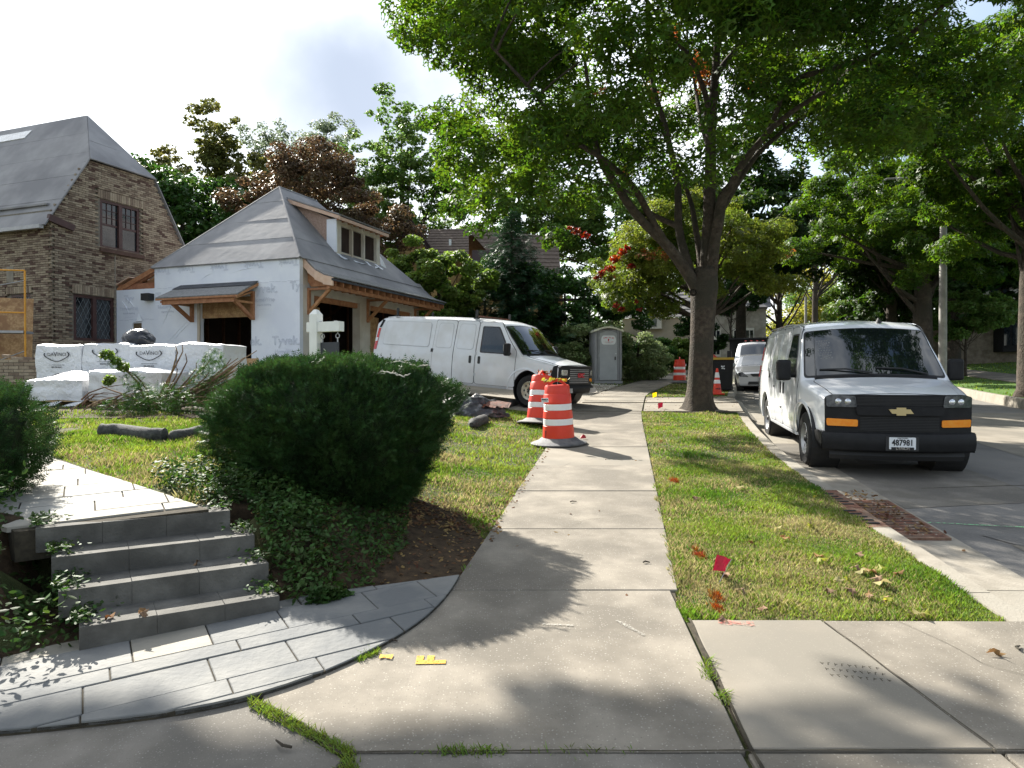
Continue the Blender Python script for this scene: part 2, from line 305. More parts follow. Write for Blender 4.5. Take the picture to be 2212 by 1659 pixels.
    def mesh(s, name, mats, smooth=False, fix=False):
        me = bpy.data.meshes.new(name); me.from_pydata(s.v, [], s.f)
        for m in (mats if isinstance(mats, (list, tuple)) else [mats]): me.materials.append(m)
        me.polygons.foreach_set('material_index', s.m)
        if fix:
            bm = bmesh.new(); bm.from_mesh(me); bmesh.ops.recalc_face_normals(bm, faces=bm.faces); bm.to_mesh(me); bm.free()
        if smooth:
            me.shade_smooth(); me.set_sharp_from_angle(angle=R(38 if smooth is True else smooth))
        me.update(); return me
    def build(s, name, mats, parent=None, smooth=False, fix=False, **k):
        return link(name, s.mesh(name, mats, smooth, fix), parent, **k)
def bevel(o, w=.01, seg=2):
    m = o.modifiers.new('b', 'BEVEL'); m.width = w; m.segments = seg; m.limit_method = 'ANGLE'; m.angle_limit = R(40); m.harden_normals = False; return o
def clip_poly(poly, clip):
    """Sutherland-Hodgman: poly clipped to a convex counter-clockwise polygon"""
    outp = poly
    for i in range(len(clip)):
        a, b = clip[i], clip[(i + 1) % len(clip)]; inp, outp = outp, []
        side = lambda p: (b[0]-a[0])*(p[1]-a[1]) - (b[1]-a[1])*(p[0]-a[0])
        for j in range(len(inp)):
            p, q = inp[j-1], inp[j]; sp, sq = side(p), side(q)
            if (sp >= 0) != (sq >= 0):
                t = sp / (sp - sq); outp.append((p[0] + (q[0]-p[0])*t, p[1] + (q[1]-p[1])*t))
            if sq >= 0: outp.append(q)
        if not outp: return []
    return outp
def ccw(poly):
    n = len(poly); a = sum(poly[i][0] * poly[(i+1) % n][1] - poly[(i+1) % n][0] * poly[i][1] for i in range(n)); return poly if a > 0 else poly[::-1]
def inside(poly, x, y):
    c = False; n = len(poly)
    for i in range(n):
        (x1, y1), (x2, y2) = poly[i], poly[i-1]
        if (y1 > y) != (y2 > y) and x < (x2 - x1) * (y - y1) / (y2 - y1) + x1: c = not c
    return c

# ------------------------------------------------------------------ the lie of the land (metres; x right, y away, z up)
def pz(y):
    return .0647 * y if y < 17 else 1.1 + .042 * (y - 17) if y < 60 else 2.906 + .02 * (min(y, 110) - 60)
YS_R = [-10, 4.2, 14.3, 20, 24.5, 34, 45, 60, 120, 400]; XS_R = [-1.23, 1.04, 2.66, 3.85, 5.4, 8.7, 13.2, 20, 48, 180]
YS_C = [-10, 0, 4.26, 6.1, 9.8, 12.3, 16.1, 19.8, 24.5, 34, 45, 60, 120, 400]; XS_C = [2.45, 2.85, 3.15, 3.36, 3.87, 4.38, 5.3, 6.3, 7.9, 11.2, 15.7, 22.5, 50.5, 183]
def xr(y): return float(np.interp(y, YS_R, XS_R))
def xl(y): return xr(y) - 1.52
def cx(y): return float(np.interp(y, YS_C, XS_C))
ROADW = 7.5
def sm(t): t = min(1, max(0, t)); return t * t * (3 - 2 * t)
def road_z(y): return pz(y) - .13 - min(.08, max(0, .02 * (y - 9.6)))
def surf(x, y, road=True):
    c = cx(y); z = pz(y)
    if x < c:
        s_ = (x + 1.42) * .8507 + (y - 4.23) * .5257; t_ = (x + 1.42) * -.5257 + (y - 4.23) * .8507
        if -1.42 < s_ < .02 and .0 < t_ < 1.12: return z - .015
        d = xl(y) - x
        if d > 0:
            t = ((x + 1.42) * -.526 + (y - 4.23) * .85) / 1.1
            wd = float(np.interp(y, [5, 12, 14.5, 19], [2.1, 4.2, 7.5, 9]))
            z += .5 * min(sm(t), sm(d / wd))
            if y > 23: z += min(2.6, .07 * (y - 23)) * sm(d / 7)
    elif x < c + ROADW and road: z = road_z(y)
    elif x >= c + ROADW: z = pz(y) - .02 + min(2.2, .07 * (x - c - ROADW))
    return z
HP = R(.554)
def ray(u, v):
    a = (u - 1106) / 1500; b = (829.5 - v) / 1500
    return Vector((a, math.cos(HP) + b * math.sin(HP), -math.sin(HP) + b * math.cos(HP)))
def G(u, v, dz=0):
    """the ground point seen in direction u, v of the survey picture (2212 wide)"""
    r = ray(u, v); k = .5; prev = k
    while k < 200:
        if CAM_Z + r.z * k < surf(r.x * k, r.y * k) + dz:
            lo, hi = prev, k
            for _ in range(20):
                mid = (lo + hi) / 2
                if CAM_Z + r.z * mid < surf(r.x * mid, r.y * mid) + dz: hi = mid
                else: lo = mid
            return Vector((r.x * hi, r.y * hi, CAM_Z + r.z * hi))
        prev = k; k *= 1.03
    return Vector((r.x * 60, 60, pz(60)))
def at(u, v, y):
    r = ray(u, v); k = y / r.y; return Vector((r.x * k, y, CAM_Z + r.z * k))

# ground, one sheet either side of the road
def sheet(name, ys, offs, zf, m, **k):
    vs = []; fs = []
    for y in ys:
        for o in offs: x = cx(y) + o; vs.append((x, y, zf(x, y, o)))
    n = len(offs)
    for j in range(len(ys) - 1):
        for i in range(n - 1): fs.append((j*n+i, j*n+i+1, (j+1)*n+i+1, (j+1)*n+i))
    b = MB(); b.add(vs, fs); return b.build(name, m, smooth=60, **k)
ys = list(np.arange(-8, 2, 1.)) + list(np.arange(2, 26, .3)) + list(np.arange(26, 60, 1.5)) + [60, 70, 85, 110, 150, 220, 400]
offl = [-400, -200, -120, -80, -60, -45, -35, -30] + list(np.arange(-27, -12, .8)) + list(np.arange(-12, -.3, .3)) + [-.2, -.08]
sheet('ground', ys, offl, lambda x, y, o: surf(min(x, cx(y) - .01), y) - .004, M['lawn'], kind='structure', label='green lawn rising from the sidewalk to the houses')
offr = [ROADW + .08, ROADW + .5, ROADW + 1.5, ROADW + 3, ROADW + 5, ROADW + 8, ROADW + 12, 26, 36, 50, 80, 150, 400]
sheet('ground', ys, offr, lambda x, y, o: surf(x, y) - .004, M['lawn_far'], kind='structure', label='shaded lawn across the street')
sheet('road', ys, [-.06] + [.5, 1.5, 2.5, 3.75, 5, 6, 7] + [ROADW + .06], lambda x, y, o: road_z(y) + .05 * (1 - ((o - 3.75) / 3.8) ** 2) - .03, M['asphalt'], kind='structure', label='grey patched street beside the kerb')
# ------------------------------------------------------------------ paving: slabs, kerbs, gutter
def up(dz): return lambda x, y: pz(y) + dz
walk = MB(); ysw = list(np.arange(2.7, 60, 1.2))
for a, b in zip(ysw[:-1], ysw[1:]):
    walk.add([(xl(a)+.02, a, pz(a)-.03), (xr(a)-.02, a, pz(a)-.03), (xr(b)-.02, b, pz(b)-.03), (xl(b)+.02, b, pz(b)-.03), (xl(a)+.02, a, pz(a)+.006), (xr(a)-.02, a, pz(a)+.006), (xr(b)-.02, b, pz(b)+.006), (xl(b)+.02, b, pz(b)+.006)], [(4,5,6,7),(0,4,7,3),(1,2,6,5)])
sidewalk = walk.build('sidewalk', M['joint'], kind='structure')
J = .006
def slab(poly, parent, m, dz=.022, name='slab', zf=None, th=.06, label=None):
    b = MB(); f = zf or pz; b.prism(poly, lambda x, y: f(y) + dz - th, lambda x, y: f(y) + dz); o = b.build(name, m, parent); bevel(o, .006, 1)
    if label: o['label'] = label
    return o
Y0 = 4.62; jy = [Y0]
while jy[-1] < 45: jy.append(jy[-1] + (1.45 if jy[-1] < 26 else 3.0))
for i, (a, b) in enumerate(zip(jy[:-1], jy[1:])):
    la, lb = xl(a), xl(b)
    tl = random.uniform(-.003, .004)
    slab([(la, a + J), (xr(a), a + J), (xr(b), b - J), (lb, b - J)], sidewalk, M['concrete'] if i not in (3, 9) else M['concrete_new'], .022 + tl)
# slabs in the foreground
slab([(-1.16, 3.22), (-.66, 2.83 + J), (.96, 2.83 + J), (1.055, Y0 - J), (-.9, Y0 - J), (-1.3, 3.6)], sidewalk, M['concrete'], .022, label='wide stained slab in the foreground')
slab([(-6, 2.2), (-.9, 2.2), (-.68, 2.80), (-1.19, 3.2), (-1.32, 3.58), (-6, 3.58)], sidewalk, M['concrete_dark'], .014)
apron = MB().prism([(.9, 1.2), (3.05, 1.2), (3.12, 4.14), (1.05, 4.14)], up(-.03), up(.004)).build('driveway', M['joint'], kind='structure', label='concrete driveway apron in the right foreground')
slab([(.99, 2.848), (1.985, 2.848), (1.843, 4.13), (1.07, 4.13)], apron, M['concrete_new'], .026, label='smooth newer slab with a faint stamp')
slab([(1.995, 2.848), (3.06, 2.848), (3.12, 4.12), (1.853, 4.13)], apron, M['concrete'], .022)
for x0, x1 in ((-.66, .94), (.965, 2.0), (2.015, 3.05)):
    slab([(x0, 1.2), (x1, 1.2), (x1, 2.828), (x0, 2.828)], sidewalk if x0 < .9 else apron, M['concrete_dark'] if x0 < 0 else M['concrete'], .02)
# driveway of the house under construction and its apron across the parkway
dpoly = [(xl(14.6), 14.6), (xl(20.2), 20.2), (-.4, 21.7), (-3.2, 25.2), (-5.0, 20.5), (-5.6, 18.9), (-3.9, 17.4), (-1.6, 15.9)]
def surf0(x, y): return surf(x, y, False)
def drape(name, poly, dz, m, step=.5, kind='structure', parent=None, label=None, zf=None):
    """a thin sheet cut from a grid, following the ground"""
    zf = zf or surf0; bm = bmesh.new(); f = bm.faces.new([bm.verts.new((x, y, 0)) for x, y in poly])
    xs = [p[0] for p in poly]; yy = [p[1] for p in poly]
    for ax, lo, hi in ((0, min(xs), max(xs)), (1, min(yy), max(yy))):
        t = math.floor(lo / step) * step + step
        while t < hi:
            co = [0, 0, 0]; co[ax] = t; no = [0, 0, 0]; no[ax] = 1
            bmesh.ops.bisect_plane(bm, geom=bm.verts[:] + bm.edges[:] + bm.faces[:], plane_co=co, plane_no=no); t += step
    for v in bm.verts: v.co.z = zf(v.co.x, v.co.y) + dz
    bmesh.ops.recalc_face_normals(bm, faces=bm.faces); me = bpy.data.meshes.new(name)
    if sum(f.normal.z for f in bm.faces) < 0: bmesh.ops.reverse_faces(bm, faces=bm.faces)
    bm.to_mesh(me); bm.free(); me.materials.append(m); return link(name, me, parent, kind=kind, label=label)
drv = drape('driveway', dpoly, .012, M['concrete_new'], label='sunlit driveway rising to the new garage')
for a, b in (((xl(14.6), 14.6), (xl(20.2), 20.2)),):
    pass
apr2 = drape('driveway', [(xr(15.1) + .03, 15.1), (cx(15.0) - .02, 15.0), (cx(19.4) - .02, 19.4), (xr(18.8) + .03, 18.8)], .012, M['concrete_new'], label='driveway apron between the sidewalk and the street')
for k in range(3):
    y = 15.1 + k * 1.9
    g = MB(); g.tube([(xl(y) + .02, y, pz(y) + .024), (cx(y), y, pz(y) + .02)], .008, 4); g.build('joint_line', M['joint'], drv)
drape('gravel', [(xl(20.4) - .1, 20.3), (xl(24) - .05, 24), (xl(24.5) - 1.7, 25.2), (-.2, 22.6), (.4, 21.2)], .02, M['concrete_new'], kind='structure', label='pale gravel bed under the portable toilet')
# kerb stones, near side then far side
kerb = thing('kerb', 'concrete kerb between the grass and the street', 'kerb', kind='structure'); kerb['kind'] = 'structure'
def kerbstone(y0, y1, parent, m, off=0, wd=.17, name='kerb_stone', side=1, mn=None):
    b = MB(); vs = []
    for y in (y0 + .006, y1 - .006):
        c = cx(y) + off; rz = road_z(y) - .1; tz = pz(y) + .012 if side > 0 else pz(y) + .02
        a0, a1 = (c - wd, c) if side > 0 else (c, c + wd)
        f = .03
        if side > 0: vs += [(a0, y, rz), (a1 + f, y, rz), (a1 + f * .8, y, rz + .12), (a1, y, tz - .01), (a1 - .012, y, tz), (a0, y, tz)]
        else: vs += [(a0 - f, y, rz), (a1, y, rz), (a1, y, tz), (a0 + .012, y, tz), (a0, y, tz - .01), (a0 - f * .8, y, rz + .12)]
    b.add(vs, [(5,4,3,2,1,0), (6,7,8,9,10,11)] + [(i, (i+1) % 6, 6 + (i+1) % 6, 6 + i) for i in range(6)])
    return b.build(name, m, parent, fix=True)
yk = [-1.5, 0, 1.5, 3.0, 4.6, 6.15]
for a, b in zip(yk[:-1], yk[1:]): kerbstone(a, b, kerb, M['kerb'])
inlet = thing('storm_drain', 'rust red storm drain with a curb box and a grate of raised studs', 'storm drain', (0, 0, 0))
for a, b in ((6.15, 6.85), (6.85, 7.6)):
    o = kerbstone(a, b, inlet, M['iron'], wd=.2, name='curb_box')
    for k in range(5):
        sl = MB(); sl.box((cx(a) - .1 + .012 * (a > 6.5), a + .12 + k * .11, pz(a + .12 + k * .11) + .017), (.11, .035, .006)); sl.build('slot', M['black'], o)
for a, b in ((6.2, 6.9), (6.93, 7.62)):
    g = MB(); g.prism([(cx(a) + .05, a), (cx(a) + .56, a), (cx(b) + .56, b), (cx(b) + .05, b)], lambda x, y: road_z(y) - .05, lambda x, y: road_z(y) + .03); go = g.build('grate', M['iron'], inlet)
    s = MB(); st = MB()
    for i in range(7):
        yy = a + .06 + i * (b - a - .12) / 6
        s.box((cx(yy) + .30, yy, road_z(yy) + .031), (.44, .012, .003))
        for j in range(4):
            if i < 6: x = cx(yy) + .12 + j * .12; st.box((x, yy + .05, road_z(yy) + .034), (.02, .028, .008), taper=.4)
    s.build('slot', M['black'], go)['kind'] = 'stuff'; st.build('stud', M['kerb'], go)['kind'] = 'stuff'
y = 7.6; toff = 0
while y < 15.0: kerbstone(y, min(y + 1.5, 15.0), kerb, M['kerb']); y += 1.5
y = 19.6
while y < 46: kerbstone(y, y + 2.4, kerb, M['kerb']); y += 2.4
fkerb = thing('kerb', 'concrete kerb along the far side of the street', 'kerb', kind='structure')
y = 11
while y < 46: kerbstone(y, y + 2.4, fkerb, M['kerb'], ROADW, side=-1); y += 2.4
# lowered kerb at the driveway
for y in (15.0, 16.5, 18.0):
    b = MB(); b.prism([(cx(y) - .16, y + .006), (cx(y) + .25, y + .006), (cx(y + 1.5) + .25, y + 1.494), (cx(y + 1.5) - .16, y + 1.494)], lambda x, yy: road_z(yy) - .1, lambda x, yy: road_z(yy) + (.03 if x > cx(yy) else pz(yy) - road_z(yy) + .014)); b.build('kerb_stone', M['kerb'], kerb)
gutter = thing('gutter', 'pale concrete gutter strip beside the near kerb', 'gutter', kind='structure')
y = 0.4
while y < 45:
    L = 2.3 if y < 24 else 3.5; b = MB(); e = y + L - .012
    if not (5.6 < y + 1 < 7.2 and False):
        b.prism([(cx(y) + .02, y), (cx(y) + .62, y), (cx(e) + .62, e), (cx(e) + .02, e)], lambda x, yy: road_z(yy) - .06, lambda x, yy: road_z(yy) + .012 - .01 * (x - cx(yy)))
        b.build('gutter_slab', M['kerb'] if int(y) % 3 else M['concrete_dark'], gutter)
    y += L
# road patches, cracks, survey line
for nm, pl, mm in (('asphalt_patch', [(3.9 + .3, 7.4), (6.0, 7.6), (6.2, 9.8), (4.45, 9.9)], 'concrete_dark'), ('asphalt_patch', [(4.25, 4.2), (6.9, 4.0), (7.0, 6.0), (4.4, 6.1)], 'concrete'), ('asphalt_patch', [(7.6, 10.2), (12.2, 11), (13.2, 17), (9.0, 16.4)], 'concrete_new')):
    drape(nm, pl, .004, M[mm], kind='structure', zf=lambda x, y: road_z(y) + .05 * (1 - ((x - cx(y) - 3.75) / 3.8) ** 2) - .03)
def rz(x, y): return road_z(y) + .05 * (1 - ((x - cx(y) - 3.75) / 3.8) ** 2) - .03
def crack(name, pts, wdt, dz, m, zf, kind='structure', parent=None, label=None, wig=.02, n=40):
    P2 = []
    for (a, b) in zip(pts[:-1], pts[1:]):
        for i in range(n): t = i / n; P2.append((a[0] + (b[0]-a[0]) * t, a[1] + (b[1]-a[1]) * t))
    P2.append(pts[-1]); vs = []
    for i, (x, y) in enumerate(P2):
        q = P2[min(i+1, len(P2)-1)]; p = P2[max(0, i-1)]; d = Vector((q[0]-p[0], q[1]-p[1])).normalized(); nn = Vector((-d.y, d.x))
        o = wig * mnoise.noise(Vector((x * 3, y * 3, 5))) ; ww = wdt * (.6 + .8 * abs(mnoise.noise(Vector((x * 9, y * 9, 1)))))
        for s in (-1, 1): X = x + nn.x * (o + s * ww / 2); Y = y + nn.y * (o + s * ww / 2); vs.append((X, Y, zf(X, Y) + dz))
    b = MB(); b.add(vs, [(2*i, 2*i+1, 2*i+3, 2*i+2) for i in range(len(P2) - 1)]); return b.build(name, m, parent, kind=kind, label=label)
crack('road_crack', [(4.3, 4.6), (5.5, 5.5), (8.5, 6.2)], .02, .006, M['joint'], rz)
crack('road_crack', [(4.9, 8.3), (7.5, 8.5), (11, 8.4)], .025, .006, M['joint'], rz)
crack('road_crack', [(4.35, 6.4), (5.0, 4.8), (5.3, 3.4)], .05, .007, M['asphalt'], rz)
crack('painted_line', [(4.03, 6.86), (4.9, 6.62), (6.5, 6.5), (8.4, 6.9)], .028, .009, M['paint_green'], rz, kind=None).update_tag()
tag(bpy.data.objects['painted_line'], 'thin green survey line sprayed across the street from the drain', 'paint mark')
sz = lambda x, y: pz(y)
for o in (crack('sprayed_mark', [(-.70, 3.655), (-.63, 3.655)], .055, .030, M['paint_yellow'], sz, kind=None, wig=.01),): tag(o, 'small blurred yellow paint dot on the sidewalk near the stone landing', 'paint mark')
f = MB(); fm = Matrix.Translation((-.415, 3.62, pz(3.62) + .0265)) @ Matrix.Rotation(math.atan(.0647), 4, 'X') @ Matrix.Rotation(R(92), 4, 'Z')
f.text('F', .20, fm, .0006, bold=.010); tag(f.build('sprayed_letter', M['paint_yellow']), 'yellow sprayed letter F lying on its back on the sidewalk', 'paint mark')
for a, b, ww in (((.18, 4.08), (.36, 4.05), .025), ((.62, 4.12), (.75, 3.92), .03)):
    o = crack('scrape_mark', [a, b], ww, .027, M['paint_white'], sz, kind=None); tag(o, 'pale scrape on the sidewalk ' + ('nearer the yellow letter' if a[0] < .4 else 'nearer the grass'), 'scrape')
for pts_ in ([(2.3, 4.12), (2.45, 3.6), (2.75, 3.2), (2.7, 2.87)], [(.15, 5.91), (.6, 6.3), (1.2, 6.5)], [(.6, 8.83), (1.1, 9.4), (1.75, 9.6)]):
    crack('hairline_crack', pts_, .0035, .0275, M['joint'], sz, parent=sidewalk, kind='stuff', wig=.09)
tag(crack('sprayed_mark', [(1.22, 4.1), (1.42, 4.06)], .07, .031, M['paint_red'], sz, kind=None), 'faint red paint smudge on the slab edge below the flag', 'paint mark')
st = MB(); sm_ = Matrix.Translation((1.72, 3.50, pz(3.50) + .0262)) @ Matrix.Rotation(math.atan(.0647), 4, 'X') @ Matrix.Rotation(R(-12), 4, 'Z')

# the stamp is too worn to read in the photograph: keep only its strokes as faint short grooves
st = MB()
for r_ in range(3):
    for c_ in range(9):
        p = sm_ @ Vector(((c_ - 4) * .033 + .01 * r_, (1 - r_) * .062, 0)); st.box(p + Vector((0, 0, .0004)), (.0035, .028, .001), rot=R(random.uniform(-30, 10)))
        st.box(p + Vector((.008, .01 * (c_ % 2), .0004)), (.010, .003, .001), rot=R(random.uniform(-20, 10)))
st.build('stamp', M['joint'], apron)
crack('expansion_joint', [(.975, 1.2), (.985, 2.84), (1.062, 4.15)], .020, .029, M['joint'], sz, parent=apron, kind=None, wig=.01)
crack('expansion_joint', [(1.99, 2.86), (1.848, 4.13)], .008, .029, M['joint'], sz, parent=apron, kind=None, wig=.008)
crack('expansion_joint', [(-1.2, 3.2), (-.67, 2.82)], .05, .028, M['joint'], sz, parent=sidewalk, kind=None, wig=.02)
crack('expansion_joint', [(-.67, 2.825), (3.05, 2.84)], .010, .029, M['joint'], sz, parent=sidewalk, kind=None, wig=.01)
# far sidewalk
fw = thing('sidewalk', 'sidewalk on the far side of the street', 'sidewalk', kind='structure')
y = 12
while y < 70:
    e = y + 2.95; q = [(cx(t) + ROADW + a, t) for t, a in ((y, 2.3), (y, 3.9), (e, 3.9), (e, 2.3))]
    MB().prism(q, lambda x, yy: surf(x, yy) - .05, lambda x, yy: surf(x, yy) + .025).build('slab', M['concrete'], fw); y += 3

# ------------------------------------------------------------------ stone landing, steps, garden walk
U = Vector((.8507, .5257)); Nn = Vector((-.5257, .8507))     # along and up the flight
def fl(s, t, o=(-1.42, 4.23)): return (o[0] + U.x * s + Nn.x * t, o[1] + U.y * s + Nn.y * t)
arc0 = [(-.37, 4.86), (-.40, 4.62), (-.46, 4.34), (-.56, 4.05), (-.72, 3.76), (-.93, 3.49), (-1.18, 3.27), (-1.48, 3.12), (-1.85, 3.02), (-2.35, 2.93), (-3.2, 2.86)]
arc = []
for i in range(len(arc0) - 1):
    p0, p1, p2, p3 = arc0[max(0, i-1)], arc0[i], arc0[i+1], arc0[min(len(arc0)-1, i+2)]
    for k in range(3):
        t = k / 3; arc.append(tuple(.5 * (2 * p1[j] + (p2[j] - p0[j]) * t + (2*p0[j] - 5*p1[j] + 4*p2[j] - p3[j]) * t * t + (3*p1[j] - p0[j] - 3*p2[j] + p3[j]) * t ** 3) for j in (0, 1)))
arc.append(arc0[-1])
plaza = ccw(arc + [(-3.4, 2.95), (-2.5, 3.76), (-1.27, 4.50)])
pf = MB(); pf.prism(plaza, up(-.02), up(.036)); landing = pf.build('stone_landing', M['joint'], kind='structure', label='curved flagstone landing at the foot of the steps')
random.seed(11); t = -1.9
rows = [.16, .30, .2, .34, .17, .28, .15, .32, .22, .3, .2]
k = 0
while t < 1.4:
    h = rows[k % len(rows)]; s = -3.2 + random.uniform(0, .4)
    while s < 2.2:
        L = random.uniform(.32, .68) * (1.25 if h < .22 else 1); g = .0035
        pl = [fl(s + g, t + g), fl(s + L - g, t + g), fl(s + L - g, t + h - g), fl(s + g, t + h - g)]
        # clip to the landing (concave edge handled by clipping against it in two convex halves)
        c = clip_poly(pl, plaza)
        if len(c) > 2:
            ar = abs(sum(c[i][0] * c[i-1][1] - c[i-1][0] * c[i][1] for i in range(len(c)))) / 2
            if ar > .004:
                b = MB(); z = .045 + random.uniform(-.0025, .003); b.prism(c, up(.02), up(z)); bevel(b.build('flagstone', M['slate2'] if random.random() < .10 else M['slate'], landing), .004, 1)
        s += L
    t += h; k += 1
steps = thing('stone_steps', 'four grey stone steps climbing from the landing to the garden walk', 'steps', (-1.9, 4.1, .27))
inv = Vector((-1.9, 4.1, .27))
zs = [.406, .54, .673, .806]
fr = [(-1.04, 0.0, .0), (-1.14, .0, .29), (-1.18, -.03, .57), (-1.27, -.14, .84)]
for k, (s0, s1, t0) in enumerate(fr):
    zt = zs[k]; zb = .22 if k == 0 else zs[k-1] - .02; tb = t0 + (.34 if k < 3 else .42)
    n = 3; cuts = [s0 + (s1 - s0) * (i / n + (random.uniform(-.04, .04) if 0 < i < n else 0)) for i in range(n + 1)]
    for i in range(n):
        b = MB(); p = [fl(cuts[i] + .0003, t0), fl(cuts[i+1] - .0003, t0), fl(cuts[i+1] - .0003, tb), fl(cuts[i] + .0003, tb)]
        b.prism([(x - inv.x, y - inv.y) for x, y in p], zb - inv.z, zt - inv.z + random.uniform(-.002, .002)); bevel(b.build('step_block', M['step'], steps, smooth=30), .002, 1)
gw = [(-2.10, 4.80), (-2.62, 5.22), (-8.5, 10.2), (-10.2, 9.3), (-6.5, 6.2), (-3.6, 4.75), (-3.05, 4.25)]
def gz(y): return .528 + .0647 * y
gwalk = MB(); gwalk.prism(ccw(gw), lambda x, y: gz(y) - .2, lambda x, y: gz(y) - .012); gwalk = gwalk.build('garden_walk', M['joint'], kind='structure', label='pale stone walk leading from the steps to the house')
t = .95; k = 0; random.seed(5)
while t < 9:
    h = [.2, .34, .24, .4, .3][k % 5]; s = -6.5 + random.uniform(0, .4)
    while s < 3:
        L = random.uniform(.45, .95); g = .006
        c = clip_poly([fl(s + g, t + g), fl(s + L - g, t + g), fl(s + L - g, t + h - g), fl(s + g, t + h - g)], ccw([(-2.10, 4.80), (-2.62, 5.22), (-8.5, 10.2), (-10.2, 9.3), (-6.5, 6.2), (-3.05, 4.25)]))
        if len(c) > 2: z = random.uniform(-.002, .003); MB().prism(c, lambda x, y: gz(y) - .03, lambda x, y: gz(y) + z).build('flagstone', M['walk'], gwalk)
        s += L
    t += h; k += 1
drape('soil_bed', [(-.38, 4.86), (-.75, 4.62), (-1.3, 4.34), (-1.62, 4.5), (-1.95, 4.95), (-2.3, 5.2), (-2.4, 6.3), (-1.5, 7.0), (-.5, 6.5), (-.2, 5.7)], .012, M['soil'], .2, label='bare brown soil under the clipped yew')
drape('soil_bed', [(-2.35, 3.62), (-2.45, 4.0), (-2.9, 4.4), (-4.2, 5.0), (-6, 5), (-6, 3.2), (-3.3, 2.98)], .035, M['soil'], .2, zf=lambda x, y: surf0(x, y) , label='soil bed left of the steps')

# ------------------------------------------------------------------ foliage: numpy meshes of many small leaves
def leaf_template(kind):
    if kind == 'maple':
        a = [0, 22, 38, 60, 78, 104, 125, 150, 180]; r = [1.0, .45, .62, .42, .92, .40, .60, .30, .42]
        pts = [(r[i] * math.sin(R(a[i])), r[i] * math.cos(R(a[i]))) for i in range(9)] + [(-r[i] * math.sin(R(a[i])), r[i] * math.cos(R(a[i]))) for i in range(7, 0, -1)]
        P = [(x * .55, y * .55, -.12 * abs(x)) for x, y in pts]; return np.array([(0, 0, 0)] + P), [(0, i, i % 16 + 1) for i in range(1, 17)]
    if kind == 'maple5':
        P = []; F = []
        for k, (a, r) in enumerate(((0, 1.), (62, .9), (-62, .9), (128, .6), (-128, .6))):
            for da, rr in ((-44, .50), (0, r), (44, .50)): P.append((.60 * rr * math.sin(R(a + da)), .60 * rr * math.cos(R(a + da)), -.10 * rr + .004 * k))
            F.append((k*3, k*3+2, k*3+1))
        return np.array(P), F
    if kind == 'maple7':
        a = [0, 35, 62, 100, 140]; r = [1.0, .42, .9, .42, .62]
        pts = [(r[i] * math.sin(R(a[i])), r[i] * math.cos(R(a[i]))) for i in range(5)] + [(-r[i] * math.sin(R(a[i])), r[i] * math.cos(R(a[i]))) for i in range(4, 0, -1)]
        P = [(x * .55, y * .55, -.12 * abs(x)) for x, y in pts]; return np.array([(0, 0, 0)] + P), [(0, i, i % 9 + 1) for i in range(1, 10)]
    if kind == 'oval':
        P = [(0, -.5, 0), (.26, -.1, -.06), (.2, .3, -.05), (0, .55, 0), (-.2, .3, -.05), (-.26, -.1, -.06)]; return np.array(P), [(0, 1, 2), (0, 2, 3), (0, 3, 4), (0, 4, 5)]
    if kind == 'leaf':   # cheap: two triangles folded
        P = [(0, -.5, 0), (.34, .05, -.1), (0, .55, 0), (-.34, .05, -.1)]; return np.array(P), [(0, 1, 2), (0, 2, 3)]
    if kind == 'blade': return np.array([(-.012, 0, 0), (.012, 0, 0), (.004, .02, .55), (0, .16, 1.)]), [(0, 1, 2), (0, 2, 3)]
    if kind == 'sprig':  # a shoot with flat needles
        P = []; F = []
        for i in range(5):
            y = -.3 + i * .19; ln = .38 * (1 - .4 * abs(i - 2) / 2.5)
            for sgn in (-1, 1):
                b = len(P); P += [(0, y - .045, 0), (0, y + .045, 0), (sgn * ln, y + .16, .09 * (i % 2))]; F.append((b, b+1, b+2))
        b = len(P); P += [(-.05, .5, 0), (.05, .5, 0), (0, .8, .06)]; F.append((b, b+1, b+2))
        return np.array(P), F
def leaves(pts, nrm, size, kind='leaf', jit=.5, rg=rng, upright=False):
    """arrays of vertices and triangles for one leaf at every point"""
    T, F = leaf_template(kind); F = np.array(F); n = len(pts)
    nrm = nrm + rg.normal(0, jit, (n, 3)); nrm /= np.linalg.norm(nrm, axis=1)[:, None] + 1e-9
    a = rg.normal(0, 1, (n, 3)); a -= nrm * (a * nrm).sum(1)[:, None]; a /= np.linalg.norm(a, axis=1)[:, None] + 1e-9
    b = np.cross(nrm, a); sz = size * rg.uniform(.65, 1.25, n) if not hasattr(size, '__len__') else size
    V = pts[:, None, :] + sz[:, None, None] * (T[None, :, 0:1] * a[:, None, :] + T[None, :, 1:2] * b[:, None, :] + T[None, :, 2:3] * nrm[:, None, :])
    Fi = F[None] + (np.arange(n) * len(T))[:, None, None]
    return V.reshape(-1, 3), Fi.reshape(-1, 3)
def np_mesh(name, V, F, mats, mi=None):
    me = bpy.data.meshes.new(name); me.vertices.add(len(V)); me.vertices.foreach_set('co', V.astype(np.float32).ravel())
    me.loops.add(F.size); me.loops.foreach_set('vertex_index', F.astype(np.int32).ravel()); me.polygons.add(len(F))
    me.polygons.foreach_set('loop_start', np.arange(0, F.size, 3, dtype=np.int32))
    for m in (mats if isinstance(mats, (list, tuple)) else [mats]): me.materials.append(m)
    if mi is not None: me.polygons.foreach_set('material_index', mi.astype(np.int32))
    me.update(calc_edges=True); me.validate(); return me
def rdir(n, rg=rng):
    d = rg.normal(0, 1, (n, 3)); return d / np.linalg.norm(d, axis=1)[:, None]
